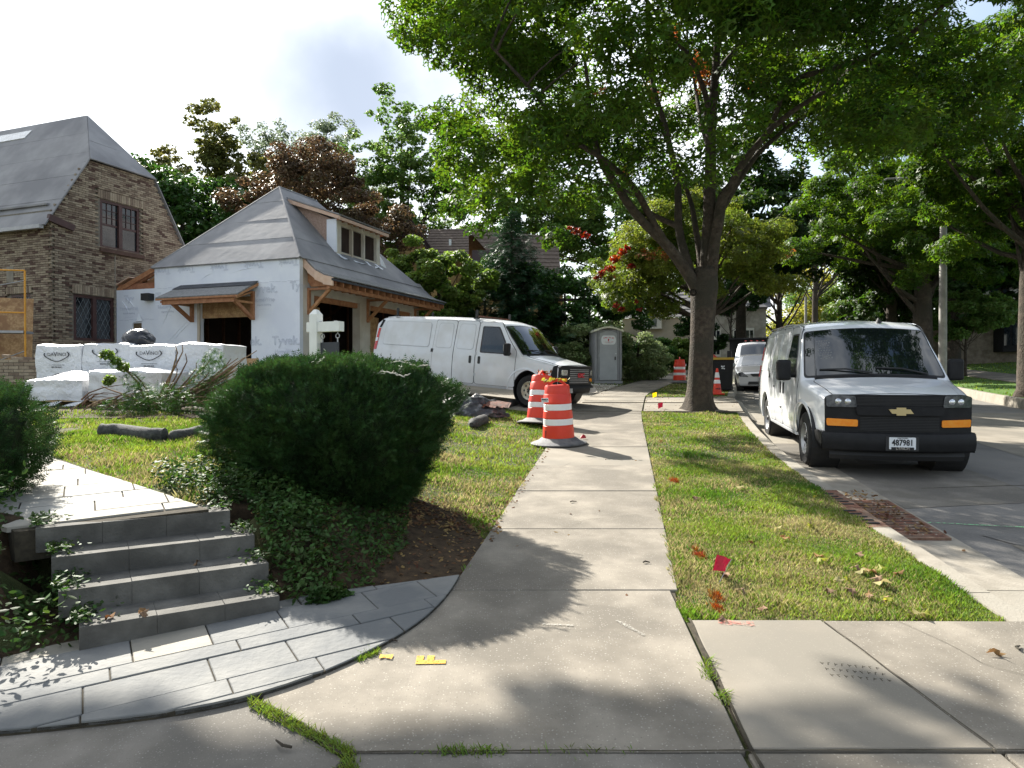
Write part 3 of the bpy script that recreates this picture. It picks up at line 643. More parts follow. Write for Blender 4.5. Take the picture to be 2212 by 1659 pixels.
def clump_pts(clumps, per, flat=.6, rg=rng):
    """points on and in the upper shell of every clump (x, y, z, r)"""
    C = np.array([c[:4] for c in clumps]); cnt = np.maximum(3, (per * (C[:, 3] / C[:, 3].mean()) ** 2).astype(int)); idx = np.repeat(np.arange(len(C)), cnt)
    d = rdir(len(idx), rg); rr = C[idx, 3] * rg.uniform(.45, 1.08, len(idx)) ** .7
    p = C[idx, :3] + d * rr[:, None] * np.array([1, 1, flat]); nr = d * .6 + np.array([0, 0, .75]) + np.array(SUN_TO) * .25
    return p, nr

# ------------------------------------------------------------------ grass
def blades(region_pts, hgt, m_idx=None, rg=rng, lean=.35, wid=1):
    n = len(region_pts); T, F = leaf_template('blade'); F = np.array(F); T = T * np.array([wid * 1.0, 1, 1])
    th = rg.uniform(0, 2 * np.pi, n); h = hgt * rg.uniform(.5, 1.3, n) if not hasattr(hgt, '__len__') else hgt
    a = np.stack([np.cos(th), np.sin(th), 0 * th], 1); b = np.stack([-np.sin(th), np.cos(th), 0 * th], 1); ln = rg.uniform(0, lean, n)[:, None] * b + np.array([0, 0, 1])
    V = region_pts[:, None] + T[None, :, 0:1] * a[:, None] * (.25 + .0 * h[:, None, None]) + T[None, :, 1:2] * b[:, None] * h[:, None, None] * 2.2 + T[None, :, 2:3] * ln[:, None] * h[:, None, None]
    return V.reshape(-1, 3), (F[None] + (np.arange(n) * len(T))[:, None, None]).reshape(-1, 3)
def scatter(n, x0, x1, y0, y1, test, rg=rng):
    x = rg.uniform(x0, x1, n); y = rg.uniform(y0, y1, n); keep = [i for i in range(n) if test(x[i], y[i])]; x, y = x[keep], y[keep]
    return np.stack([x, y, np.array([surf0(a, b) for a, b in zip(x, y)]) - .004], 1)
def lawn_patch(name, label, specs, test, hgt):
    Ps = [scatter(n, *box, test) for n, box in specs]; P = np.concatenate(Ps)
    W_ = np.concatenate([np.full(len(p), w) for p, (w) in zip(Ps, [s[1][3] for s in specs])])
    dist = P[:, 1]; hn = np.array([mnoise.noise(Vector((p[0] * 2.7, p[1] * 2.7, 8.3))) for p in P]); T, F = blades(P, hgt * rng.uniform(.5, 1.3, len(P)) * np.clip(1 + 1.1 * hn, .5, 1.9), wid=1)
    # farther blades are drawn wider so that the sward stays closed
    V = T.reshape(len(P), 4, 3); c = V[:, :2].mean(1, keepdims=True); k = np.clip(dist / 4.5, 1, 4)[:, None, None]; V[:, :2] = c + (V[:, :2] - c) * k * 1.5; V[:, 2:] = V[:, 2:]
    F = F.reshape(-1, 3); nz = np.array([mnoise.noise(Vector((p[0] * 1.3, p[1] * 1.3, 3.3))) for p in P]); dry = rng.uniform(0, 1, len(P)) < np.clip(.27 + .95 * nz, .06, .85)
    me = np_mesh(name, V.reshape(-1, 3), F, [M['grass_blade'], M['grass_dry']], np.repeat(dry.astype(int), 2)); return link(name, me, kind='stuff', label=label)
pk = lambda x, y: xr(y) - .015 + .05 * mnoise.noise(Vector((x * 4, y * 4, 0))) < x < cx(y) - .17 and y > 4.16 + .03 * mnoise.noise(Vector((x * 6, 0, 0))) and not (15.0 < y < 19.3)
lawn_patch('grass', 'mown parkway grass between the sidewalk and the kerb', [(66000, (1.0, 3.3, 4.12, 6.5)), (52000, (1.2, 4.0, 6.5, 9.5)), (34000, (1.6, 5.4, 9.5, 15.0)), (10000, (3.7, 9, 19.3, 26))], pk, .032)
gwc = ccw(gw); soil1 = [(-.38, 4.86), (-.75, 4.62), (-1.3, 4.34), (-1.62, 4.5), (-1.95, 4.95), (-2.3, 5.2), (-2.4, 6.3), (-1.5, 7.0), (-.5, 6.5), (-.2, 5.7)]
def lt(x, y):
    e = .05 * mnoise.noise(Vector((x * 4, y * 4, 7)))
    if x > xl(y) + .01 + e * 1.6 or y < 4.9 or inside(gwc, x, y) or inside(soil1, x, y) or inside(dpoly, x, y): return False
    if x < -3.0 and y > 10.6 and y < 12.6: return random.random() < .25
    return True
lawn_patch('grass', 'sunny lawn between the clipped yew and the pallets', [(42000, (-2.5, .9, 5.0, 9.0)), (42000, (-5.5, -1.8, 5.5, 9.5)), (60000, (-7.5, 1.8, 9.0, 15.5)), (12000, (-12, -7, 7.0, 13.0))], lt, .04)
def far_test(x, y): return True
P = np.concatenate([scatter(9000, -2, 14, 25, 46, lambda x, y: x < xl(y) - .1), scatter(16000, 12, 40, 13, 45, lambda x, y: (cx(y) + ROADW + .25 < x and not (cx(y) + ROADW + 2.25 < x < cx(y) + ROADW + 3.95)))])
P[:, 2] = [surf(a, b) - .004 for a, b in P[:, :2]]
V, F = blades(P, .07, lean=.5); V = V.reshape(len(P), 4, 3); c = V[:, :2].mean(1, keepdims=True); V[:, :2] = c + (V[:, :2] - c) * 8
link('grass', np_mesh('grass', V.reshape(-1, 3), F, M['grass_blade']), kind='stuff', label='lawn grass farther up the hill on both sides of the street')
# tufts in the joints
pts = []
for (a, b, n) in (((-1.2, 3.2), (-.67, 2.82), 900), ((-.67, 2.82), (-.6, 2.6), 260), ((-.3, 2.83), (-.05, 2.83), 160), ((.98, 3.42), (1.02, 3.62), 130), ((.99, 3.2), (1.0, 3.3), 80), ((-.80, 3.62), (-.72, 3.72), 160), ((-.4, 2.83), (.5, 2.83), 60)):
    t = rng.uniform(0, 1, n) ** 1; x = a[0] + (b[0]-a[0]) * t + rng.normal(0, .016, n); y = a[1] + (b[1]-a[1]) * t + rng.normal(0, .016, n); pts.append(np.stack([x, y, np.array([pz(q) for q in y]) + .02], 1))
P = np.concatenate(pts); V, F = blades(P, .028, lean=1.1); link('weeds', np_mesh('weeds', V, F, M['grass_blade']), kind='stuff', label='moss and weeds growing in the joint of the foreground slabs')
# red sprayed grass
pts = []
for (u, v, r, n) in ((1512, 1205, .055, 260), (1500, 1190, .04, 140), (1546, 1292, .05, 260), (1550, 1320, .04, 180), (1457, 1040, .07, 240), (1427, 955, .05, 60)):
    g = G(u, v); th = rng.uniform(0, 6.28, n); rr = r * np.abs(rng.normal(0, .5, n)); x = g.x + rr * np.cos(th) * .8; y = g.y + rr * np.sin(th) * 2.4; pts.append(np.stack([x, y, np.array([pz(q) for q in y])], 1))
P = np.concatenate(pts); V, F = blades(P, .034); V = V.reshape(len(P), 4, 3); c = V[:, :2].mean(1, keepdims=True); V[:, :2] = c + (V[:, :2] - c) * 1.8
link('painted_grass', np_mesh('painted_grass', V.reshape(-1, 3), F, M['grass_painted']), kind='stuff', label='patches of grass sprayed orange red beside the flag')
# fallen leaves: the larger ones singly, the rest as litter
T, F = leaf_template('maple'); lm = []
for i, mm in enumerate(('litter', 'leaf_yellowgreen', 'twig', 'grass_dry')):
    V = T * .13 + np.stack([0 * T[:, 0], 0 * T[:, 0], .02 * np.sin(T[:, 0] * 9 + i) + .015], 1); lm.append(np_mesh('fallen_leaf', V, np.array(F), M[mm]))
random.seed(3); nl = 0
spots = [(1700,1160),(1690,1168),(1540,1000),(1775,1222),(1770,1212),(1848,1240),(1862,1245),(1900,1262),(1908,1270),(1840,1290),(1875,1295),(1915,1305),(1922,1310),(1968,1338),(1985,1340),(1700,1172),(1570,1255),(1620,1180),(1830,1262),(1600,1290),(1810,1265),(1940,1250),(1750,1145),(1560,1350),(1450,1130),(1650,1330),(2150,1425),(1790,1290),(1500,1085),(1760,1080),(1655,1040),(1855,1210),(1880,1245),(1905,1240),(2000,1340),(1880,1300),(1600,1060),(1680,1150)]
for u, v in spots:
    g = G(u, v); s = random.uniform(.5, .95)
    o = link('fallen_leaf', random.choice(lm), loc=(g.x, g.y, surf0(g.x, g.y) + .032), rot=(random.uniform(-.5, .5), random.uniform(-.5, .5), random.uniform(0, 6.3)), label='curled fallen leaf lying on the parkway grass', cat='leaf', group='fallen leaves on the parkway grass'); o.scale = (s, s, s)
for u, v, k in ((205, 1333, 0), (225, 1327, 2), (240, 1322, 0), (305, 1240, 2)):
    g = (-2.22 + .09 * k / 2 + (u - 205) * .004, 3.82 + (u - 205) * .0022, .412) if v > 1300 else (-2.0, 4.42, .546)
    o = link('fallen_leaf', lm[k], loc=g, rot=(.4, .3, u), label={205: 'dry leaf at the left end of the lowest step', 225: 'curled brown leaf in the middle of the dry leaves on the lowest step', 240: 'right one of the dry leaves on the lowest step', 305: 'single dry leaf on the second step'}[u], cat='leaf', group='dry leaves on the steps'); o.scale = (.55, .55, .8)
x = []; 
def lit(n, x0, x1, y0, y1, test, dz):
    P = scatter(n, x0, x1, y0, y1, test); P[:, 2] += dz; return P
LP = np.concatenate([lit(260, -.5, 2.8, 3, 14, lambda x, y: xl(y) < x < xr(y) and (random.random() < .12 or min(x - xl(y), xr(y) - x) < .12 * random.random()), .028), lit(900, .6, 6, 14.2, 26, lambda x, y: x < cx(y), .02), lit(900, -1.9, -.2, 4.4, 6.8, lambda x, y: inside(soil1, x, y), .02), lit(900, -.2, 1.2, 5.6, 11.8, lambda x, y: abs(x - xl(y) + .02) < .10, .03), lit(500, -1.2, -.1, 5.9, 6.8, lambda x, y: True, .03)])
P2 = scatter(700, 3.2, 8, 3, 26, lambda x, y: cx(y) < x < cx(y) + .7 and (random.random() < .25 or x < cx(y) + .2)); P2[:, 2] = [road_z(b) + .02 for b in P2[:, 1]]
P3 = scatter(500, 3.5, 4.4, 6.3, 8, lambda x, y: cx(y) + .05 < x < cx(y) + .5); P3[:, 2] = [road_z(b) + .045 for b in P3[:, 1]]
LP = np.concatenate([LP, P2, P3]); V, F = leaves(LP, np.tile([0, 0, 1.], (len(LP), 1)), .045, 'oval', .35)
link('leaf_litter', np_mesh('leaf_litter', V, F, M['litter']), kind='stuff', label='small leaf litter on the sidewalk, driveway and gutter')
# twigs and stones on the walk
for i, (x, y, L, a) in enumerate([(-.66, 3.83, .05, .2), (2.98, 3.55, .16, .1), (2.93, 3.62, .12, .5), (2.75, 3.75, .07, 1), (-.95, 2.87, .10, 2.6), (1.0, 5.15, .05, .1), (.62, 7.0, .07, .4)]):
    b = MB(); b.tube([(-L/2, 0, .008), (-.1*L, .015, .012), (L/2, -.004, .008)], [.006, .007, .004], 5); b.build('fallen_twig', M['bark'], loc=(x, y, pz(y) + .024), rot=(0, 0, a), label=['short brown twig beside the yellow dot', 'forked brown twig on the right foreground slab', 'small twig lying behind the forked one on the slab', 'stubby twig on the right foreground slab near the grass', 'curled twig at the bottom edge by the weedy joint', 'small twig in the middle of the sunny walk', 'dark twig on the walk beyond the bush shadow'][i], cat='twig')

# ------------------------------------------------------------------ vinca and ivy
vin = []
def vin_reg(n, poly, z0=.03, z1=.16):
    xs = [p[0] for p in poly]; yy = [p[1] for p in poly]; x = rng.uniform(min(xs), max(xs), n); y = rng.uniform(min(yy), max(yy), n)
    for a, b in zip(x, y):
        if inside(poly, a, b): vin.append((a, b, max(surf0(a, b), pz(b)) + rng.uniform(z0, z1) * (.6 + .8 * mnoise.noise(Vector((a * 3, b * 3, 0))) + .4)))
vin_reg(9000, [(-1.36, 4.25), (-1.5, 4.5), (-1.85, 4.85), (-2.1, 5.05), (-2.6, 5.3), (-3.0, 5.75), (-2.6, 6.1), (-1.9, 5.95), (-1.45, 5.3), (-1.2, 4.6)], .02, .17)
vin_reg(5600, [(-2.3, 4.9), (-1.3, 4.45), (-.95, 4.62), (-.80, 5.3), (-.9, 6.1), (-2.4, 6.3)], .02, .12)
vin_reg(1600, [(-1.3, 4.3), (-1.2, 4.42), (-1.02, 4.48), (-1.15, 4.33)], .02, .12)
vin_reg(14000, [(-2.33, 3.72), (-2.42, 3.9), (-2.7, 4.25), (-3.1, 4.45), (-4.5, 5.6), (-6, 5), (-5, 3.3), (-3.0, 3.25)], .02, .32)
P = np.array(vin)
for q in P:
    pass
V, F = leaves(P, np.tile([0, 0, 1.], (len(P), 1)), .042, 'oval', .55); link('ivy', np_mesh('ivy', V, F, M['leaf_vinca']), kind='stuff', label='glossy trailing ground cover on both sides of the stone steps')
# sprigs trailing over the step ends
pts = []
for k, (s0, s1, t0) in enumerate(fr):
    for side in (0, 1):
        for i in range(90 if side else 150):
            s = (s1 + .02 - abs(rng.normal(0, .09))) if side else (s0 - .03 + abs(rng.normal(0, .08))); t = t0 + rng.uniform(.02, .3); x, y = fl(s, t); pts.append((x, y, zs[k] + rng.uniform(.005, .06)))
P = np.array(pts); V, F = leaves(P, np.tile([0, 0, 1.], (len(P), 1)), .036, 'oval', .5); link('ivy', np_mesh('ivy', V, F, M['leaf_vinca']), kind='stuff', label='trailing sprigs creeping over the ends of the steps')
# ------------------------------------------------------------------ clipped yews
def yew(name, label, c, prof, n, seed, twig=True):
    rg = np.random.default_rng(seed); root = thing(name, label, 'bush', (c[0], c[1], c[2]))
    zz = [p[0] for p in prof]; rr = [p[1] for p in prof]
    def rad(z, th): return np.interp(z, zz, rr) * (1 + .05 * np.sin(3 * th + z * 4 + seed) + .045 * np.sin(7 * th - z * 6) + .03 * np.sin(13 * th + z * 11))
    core = MB(); vs = []; K = 28; zs_ = np.linspace(zz[0], zz[-1] - .05, 14)
    for z in zs_:
        for k in range(K): th = 2 * math.pi * k / K; r = max(.02, float(rad(z, th)) - .15); vs.append((r * math.cos(th), r * math.sin(th), z))
    core.add(vs, [(i*K+k, i*K+(k+1) % K, (i+1)*K+(k+1) % K, (i+1)*K+k) for i in range(13) for k in range(K)] + [tuple(13*K + k for k in range(K)), tuple(range(K-1, -1, -1))])
    core.build('light_block_core', mat('yew_core_shade_tint', (.008, .022, .006), 1, (.02, .03, .012), 12, 5, bump=3, bscale=20), root, smooth=True)  # added solid core blocks light; its dark colour imitates shade inside the bush
    # sprig shoots: sides + top
    A = []; 
    ns = int(n * .72); z = rg.uniform(zz[0], zz[-1], ns * 3); keep = rg.uniform(0, 1, ns * 3) < np.interp(z, zz, rr) / max(rr); z = z[keep][:ns]; th = rg.uniform(0, 2 * np.pi, len(z))
    nz_ = np.array([mnoise.noise(Vector((math.cos(a) * 2.6, math.sin(a) * 2.6, b_ * 3.4 + seed))) for a, b_ in zip(th, z)]); r = rad(z, th) * 1.0 + rg.normal(-.04, .05, len(z)) + .11 * nz_; slope = np.interp(z + .06, zz, rr) - np.interp(z - .06, zz, rr)
    p1 = np.stack([r * np.cos(th), r * np.sin(th), z], 1); n1 = np.stack([np.cos(th), np.sin(th), .35 - slope * 4], 1)
    nt_ = n - ns; rt = rr[-2] * 1.12 * np.sqrt(rg.uniform(0, 1, nt_)); th = rg.uniform(0, 2 * np.pi, nt_)
    top = np.array([zz[-1] - (zz[-1] - zz[-2]) * (q / rr[-2] / 1.12) ** 2.2 for q in rt]) + rg.normal(.0, .03, nt_) + .03 * np.sin(rt * 9 + th * 3)
    p2 = np.stack([rt * np.cos(th), rt * np.sin(th), top], 1); n2 = np.stack([.3 * np.cos(th), .3 * np.sin(th), 1 + 0 * th], 1)
    P = np.concatenate([p1, p2]); D = np.concatenate([n1, n2]); D /= np.linalg.norm(D, axis=1)[:, None]
    # each shoot: shoot axis = template y along D
    T, F = leaf_template('sprig'); F = np.array(F); m = len(P); D = D + rg.normal(0, .38, (m, 3)) + np.array([0, 0, .2]); D /= np.linalg.norm(D, axis=1)[:, None]
    a = rg.normal(0, 1, (m, 3)); a -= D * (a * D).sum(1)[:, None]; a /= np.linalg.norm(a, axis=1)[:, None]; b = np.cross(D, a); s = rg.uniform(.055, .10, m)
    V = P[:, None] + s[:, None, None] * (T[None, :, 0:1] * a[:, None] + T[None, :, 1:2] * D[:, None] + T[None, :, 2:3] * b[:, None])
    link('foliage', np_mesh('foliage', V.reshape(-1, 3), (F[None] + (np.arange(m) * len(T))[:, None, None]).reshape(-1, 3), M['leaf_yew']), root, kind='stuff')
    st = MB()
    for k in range(7):
        a_ = k * .9 + seed; st.tube([(.05 * math.cos(a_), .05 * math.sin(a_), -.25), (.15 * math.cos(a_), .15 * math.sin(a_), zz[0] + .05), (.45 * math.cos(a_), .45 * math.sin(a_), zz[0] + .5)], [.03, .025, .015], 6)
    st.build('stem', M['bark'], root); return root
big = yew('yew_bush', 'large dark clipped yew in the middle foreground, broad above and narrow at the foot', (-1.58, 6.42, .50), [(-.38, .40), (-.1, .50), (.1, .62), (.3, .78), (.52, .92), (.77, 1.02), (.98, 1.05), (1.13, .99), (1.26, .76), (1.35, .0)], 34000, 2)
big.scale = (1.0, .93, 1); big.location.x -= .05
yew('yew_bush', 'second clipped yew at the left edge beside the steps', (-4.28, 5.0, .50), [(-.1, .30), (.2, .48), (.45, .66), (.75, .80), (.95, .78), (1.08, .6), (1.16, .0)], 11000, 9)
pts = []
for a, b, z in (((-1.35, 6.4), (-.75, 6.2), 1.86), ((-1.3, 5.9), (-.85, 5.75), 1.77)):
    for i in range(26): t = i / 25; pts.append((a[0] + (b[0]-a[0]) * t, a[1] + (b[1]-a[1]) * t, z - .02 * math.sin(t * 9) + random.uniform(-.008, .008)))
for k, seg in enumerate((pts[:26], pts[26:])):
    b = MB(); b.tube(seg, .006, 5)
    for p in seg[::2]: q = Vector(p) + Vector((random.uniform(-.06, .06), random.uniform(-.03, .03), random.uniform(-.005, .03))); b.tube([p, q], .003, 3)
    tag(b.build('dry_vine', M['spider']), 'pale dry strand lying across the top of the big yew' + (', farther one' if k == 0 else ', nearer one'), 'vine')

# ------------------------------------------------------------------ trees
def limb(mb, pts, r0, r1, n=7, sub=4, wig=.06):
    P = [Vector(p) for p in pts]; Q = []
    for i in range(len(P) - 1):
        p0 = P[max(0, i-1)]; p1 = P[i]; p2 = P[i+1]; p3 = P[min(len(P)-1, i+2)]
        for k in range(sub):
            t = k / sub; Q.append(.5 * ((2 * p1) + (p2 - p0) * t + (2*p0 - 5*p1 + 4*p2 - p3) * t * t + (3*p1 - p0 - 3*p2 + p3) * t ** 3))
    Q.append(P[-1]); L = len(Q)
    Q = [q + Vector((mnoise.noise(q * 1.1), mnoise.noise(q * 1.1 + Vector((9, 0, 0))), mnoise.noise(q * 1.1 + Vector((0, 9, 0))))) * wig * (0 < i < L - 1) for i, q in enumerate(Q)]
    mb.tube(Q, [r0 + (r1 - r0) * (i / (L - 1)) ** .8 for i in range(L)], n); return Q
def tree(name, label, base, crown, r=.25, leaf='leaf_dark', tmpl='leaf', n=9000, size=.16, seed=1, fork=None, group=None, bark='bark', flat=.6, cr=(.7, 1.2), ncl=90, squash=1, top=None, extra=None, cat='tree', hollow=.35):
    """crown: list of ellipsoids (dx, dy, z, rx, rz) relative to the base"""
    rd = random.Random(seed); rg = np.random.default_rng(seed); base = Vector(base); root = thing(name, label, cat, base, group=group)
    cl = []; tot = sum(e[3] ** 2 * e[4] for e in crown)
    for e in crown:
        for i in range(max(3, int(ncl * e[3] ** 2 * e[4] / tot))):
            d = Vector(rdir(1, rg)[0]); q = rd.uniform(hollow, 1) ** .6; s = rd.uniform(*cr)
            cl.append((e[0] + d.x * q * e[3] * .95, e[1] + d.y * q * e[3] * .95, e[2] + d.z * q * e[4] * .95, s))
    n = int(n * 2.5); size = size * 1.2; cr = (cr[0] * 1.2, cr[1] * 1.3); per = n / len(cl); p, nr = clump_pts(cl, per, flat, rg); nr += (p - np.array([0, 0, np.mean([c[2] for c in cl])])) * .05
    V, F = leaves(p, nr, size, tmpl, .55, rg); mi = None; ms = [M[leaf]]
    if extra:
        ms.append(M[extra[0]]); k = len(leaf_template(tmpl)[1]); nz = np.array([mnoise.noise(Vector(q) * extra[2]) for q in p]); sel = (nz > extra[1]).astype(int); mi = np.repeat(sel, k)
    link('crown', np_mesh('crown', V, F, ms, mi), root)
    tb = MB(); zc = min(c[2] - c[3] for c in cl); zf = fork or max(1.2, zc * .8); topz = top or max(c[2] for c in cl) * .82
    tb.tube([(0, 0, -.3), (0, 0, .0), (0, 0, .25), (0, 0, zf), (.05, 0, (zf + topz) / 2), (0, 0, topz)], [r * 1.7, r * 1.45, r * 1.08, r * .9, r * .55, r * .12], 10)
    tb.build('trunk', M[bark], root, smooth=60)
    lb = MB(); pick = rd.sample(cl, min(len(cl), 16 if n > 5000 else 8))
    for c in pick:
        z0 = rd.uniform(zf * .85, min(topz * .7, max(zf, c[2] - .5))); m = Vector((c[0] * .45, c[1] * .45, z0 + (c[2] - z0) * .35))
        limb(lb, [(0, 0, z0), m, (c[0], c[1], c[2])], r * .36, r * .06, 5, 3)
    lb.build('limbs', M[bark], root, smooth=60); return root

# the street maple in front
TB = G(1510, 893); TB = Vector((TB.x, 15.6, pz(15.6))); TB.x = (1510 - 1106) / 1500 * 15.6
mt = thing('maple_tree', 'big green street maple with a dark forking trunk in the parkway', 'tree', TB)
def tp(u, v, dy=0): return at(u, v, TB.y + dy) - TB
b = MB(); prof = [(-.2, .55), (0, .42), (.08, .355), (.2, .31), (.45, .28), (.9, .265), (1.5, .258), (2.0, .265), (2.4, .28), (2.75, .305), (3.0, .28), (3.2, .2)]
vs = []; K = 20
for z, r in prof:
    cxx = (tp(1510 + z * 4, 800).x)
    for k in range(K):
        a = 2 * math.pi * k / K; rr = r * (1 + (.10 * math.sin(5 * a + 1) + .06 * math.sin(3 * a)) * max(.12, 1 - z * 1.6)); vs.append((cxx + rr * math.cos(a), rr * math.sin(a), z))
b.add(vs, [(i*K+k, i*K+(k+1) % K, (i+1)*K+(k+1) % K, (i+1)*K+k) for i in range(len(prof)-1) for k in range(K)] + [tuple((len(prof)-1)*K + k for k in range(K))])
b.build('trunk', M['bark'], mt, smooth=70)
kp = tp(1497, 632, -.32); b = MB(); b.lathe([(.085, -.03), (.075, .02), (.05, .0), (.03, -.04)], 12, (0, 0, 0), 'Y'); o = b.build('knot', M['bark'], mt, smooth=True); o.location = (kp.x, -.31, kp.z)
main = [([(1512,640,0),(1492,600,-.1),(1432,520,-.4),(1354,436,-1),(1297,351,-1.4),(1280,264,-1.7),(1262,120,-2)], .17, .03),
 ([(1440,530,-.4),(1381,425,-1),(1300,345,-1.8),(1224,293,-2.4),(1140,183,-3),(1060,100,-3.2)], .09, .02),
 ([(1510,640,0),(1484,567,.2),(1465,487,.3),(1463,388,.3),(1443,293,.1),(1410,176,0),(1400,37,0),(1390,-160,0)], .13, .03),
 ([(1462,487,.3),(1400,455,.8),(1381,425,1.2),(1300,395,2),(1180,360,2.6)], .07, .02),
 ([(1520,640,.1),(1506,513,.6),(1487,421,1),(1440,300,1.6),(1380,150,2)], .10, .02),
 ([(1525,640,0),(1528,549,.1),(1535,366,0),(1542,220,0),(1553,73,0),(1560,-200,0),(1560,-420,0)], .20, .03),
 ([(1528,260,0),(1524,205,-.2),(1487,121,-.6),(1432,55,-1),(1360,-60,-1.5)], .08, .02),
 ([(1535,600,0),(1556,443,-.2),(1580,400,-.4),(1607,348,-.6),(1664,278,-1),(1695,177,-1.4),(1720,0,-1.8)], .15, .025),
 ([(1660,285,-1),(1733,228,-1.6),(1830,170,-2.4),(1930,130,-3)], .07, .02),
 ([(1545,480,.3),(1640,330,1.5),(1760,240,2.4),(1900,190,3)], .09, .02),
 ([(1550,160,0),(1640,40,1),(1760,-100,2)], .08, .02), ([(1535,330,0),(1500,180,2.2),(1480,20,3.5)], .07, .02)]
lb = MB(); tips = []
for pl, r0, r1 in main:
    Q = limb(lb, [tp(*p) for p in pl], r0, r1, 9, 4, .05); tips += Q[len(Q)//3:]
sil = [(845,55),(862,115),(955,135),(985,200),(905,240),(950,300),(935,390),(955,470),(1020,515),(1075,512),(1110,440),(1160,470),(1180,535),(1225,540),(1262,445),(1330,405),(1400,440),(1440,520),(1500,400),(1600,420),(1700,330),(1800,345),(1900,350),(2000,345),(2110,325),(2240,300),(2300,-50),(2000,-900),(900,-900),(915,-40)]
rd = random.Random(21); cl = []
while len(cl) < 400:
    x = rd.uniform(-6.8, 7.2); y = rd.uniform(-5.0, 4.5); z = rd.uniform(3.2, 13.5)
    q = (x / 7.0) ** 2 + (y / 5.0) ** 2 + ((z - 7.6) / 5.6) ** 2
    if q > 1 or q < .18: continue
    p = Vector((x, y, z)) + TB; pr = p - Vector((0, 0, CAM_Z)); u = 1106 + 1500 * p.x / p.y; v = 815 - 1500 * pr.z / p.y; rr = .5 / p.y * 1500
    if not all(inside(sil, u + a * rr, v + b_ * rr * .6) for a, b_ in ((1, 0), (-1, 0), (0, 1), (0, -1))): continue
    if v > 300 and rd.random() < (.42 if 1230 < u < 1650 else .15): continue
    if mnoise.noise(p * .42) < -.14 and v > -50: continue
    cl.append((x, y, z, rd.uniform(.48, .85)))
for u, v, dy, r in ((875, 80, -1, .30), (900, 98, -1, .34), (950, 118, -1, .4), (1010, 125, -1, .45), (925, 250, -1, .3), (965, 270, -1, .45), (1000, 300, -1, .5), (1035, 490, -1, .35), (1190, 515, -1.5, .3), (1215, 510, -1.5, .28), (1140, 400, -1.2, .4), (990, 440, -1, .45), (1050, 380, -1, .55), (985, 360, -1.3, .42), (1070, 300, -2, .6), (1150, 320, -2, .5), (1060, 440, -2, .45)):
    p = tp(u, v, dy); cl.append((p.x, p.y, p.z, r))
for i in range(34):   # boughs reaching out over the street, above the frame
    cl.append((rd.uniform(1.8, 5.6), rd.uniform(-7.4, -4.4), rd.uniform(6.6, 9.6), rd.uniform(.4, .75)))
limb(lb, [tp(1695, 177, -1.4), Vector((2.6, -3.4, 6.6)), Vector((3.4, -5.2, 7.4)), Vector((4.2, -6.8, 7.8))], .06, .02, 7, 4, .05)
for c in cl[::3]:
    t = min(tips, key=lambda q: (q - Vector(c[:3])).length + (3 if q.z > c[2] + .6 else 0)); m = (t + Vector(c[:3])) / 2 + Vector((0, 0, .12)); (t - m).length < 1.1 and limb(lb, [t, m, c[:3]], .028, .008, 4, 2, .03)
lb.build('limbs', M['bark'], mt, smooth=60)
rg = np.random.default_rng(4); p, nr = clump_pts(cl, 140, .62, rg); V, F = leaves(p, nr, .245, 'maple5', .5, rg)
nz = np.array([mnoise.noise(Vector(q) * .9 + Vector((4, 4, 4))) for q in p]); mi = np.repeat((nz > .72).astype(int), 5)
link('crown', np_mesh('crown', V, F, [M['leaf_maple'], M['leaf_rust']], mi), mt)
# rust-coloured dying sprays
pr_ = []
for u, v, dy, r in ((1512, 150, .5, .22), (1520, 175, .5, .25), (1505, 130, .5, .18), (1622, 185, .3, .16), (1640, 175, .3, .14), (1350, 372, .5, .13), (1460, 70, .4, .15)):
    c = tp(u, v, dy); k = int(130 * (r / .2) ** 2); d = rdir(k, rg) * r * rg.uniform(.3, 1, (k, 1)) * np.array([.7, 1, 1.5]); pr_.append(np.array(c) + d)
pr_ = np.concatenate(pr_); V, F = leaves(pr_, np.tile([0, 0, 1.], (len(pr_), 1)), .075, 'oval', .9, rg); link('rusty_leaves', np_mesh('rusty_leaves', V, F, M['leaf_rust']), mt)

# second street maple, turning yellow with red tips
t2 = Vector(((1524 - 1106) / 1500 * 24, 24, pz(24)))
tree('maple_tree', 'yellow-green maple with red tips behind the big street maple', t2, [(-1.6, -.4, 4.2, 2.6, 1.6), (-3.0, -.8, 3.4, 1.8, 1.3), (.6, 0, 4.6, 2.2, 1.8), (2.2, 0, 4.4, 1.6, 1.4), (-.5, 0, 5.6, 2.6, 1.2)], .27, 'leaf_autumn', 'maple5', 9000, .17, 5, 2.6, cr=(.35, .65), ncl=120, extra=('leaf_rust', .72, .55))
P = []
for u, v, r in ((1245, 500, .22), (1265, 508, .2), (1232, 492, .14), (1330, 560, .25), (1345, 545, .2), (1318, 580, .22), (1300, 590, .2), (1290, 600, .15), (1355, 535, .12), (1330, 660, .14), (1342, 668, .16), (1375, 652, .12), (1382, 668, .1), (1365, 575, .2), (1320, 600, .15), (1400, 570, .1)):
    c = at(u, v, 21.6); r *= .8; k = int(110 * (r / .2) ** 2); P.append(np.array(c) + rdir(k, rg) * r * rg.uniform(.2, 1, (k, 1)) * np.array([1, 1, .7]))
P = np.concatenate(P) - np.array(t2); V, F = leaves(P, np.tile([0, 0, 1.], (len(P), 1)), .11, 'oval', .9, rg); o = link('red_leaves', np_mesh('red_leaves', V, F, M['leaf_red']), [x for x in bpy.data.objects if x.name == 'maple_tree.001'][0])

def gtree(u, y, *a, **k):
    x = (u - 1106) / 1500 * y; return tree(a[0], a[1], (x, y, surf(x, y) - .05), *a[2:], **k)
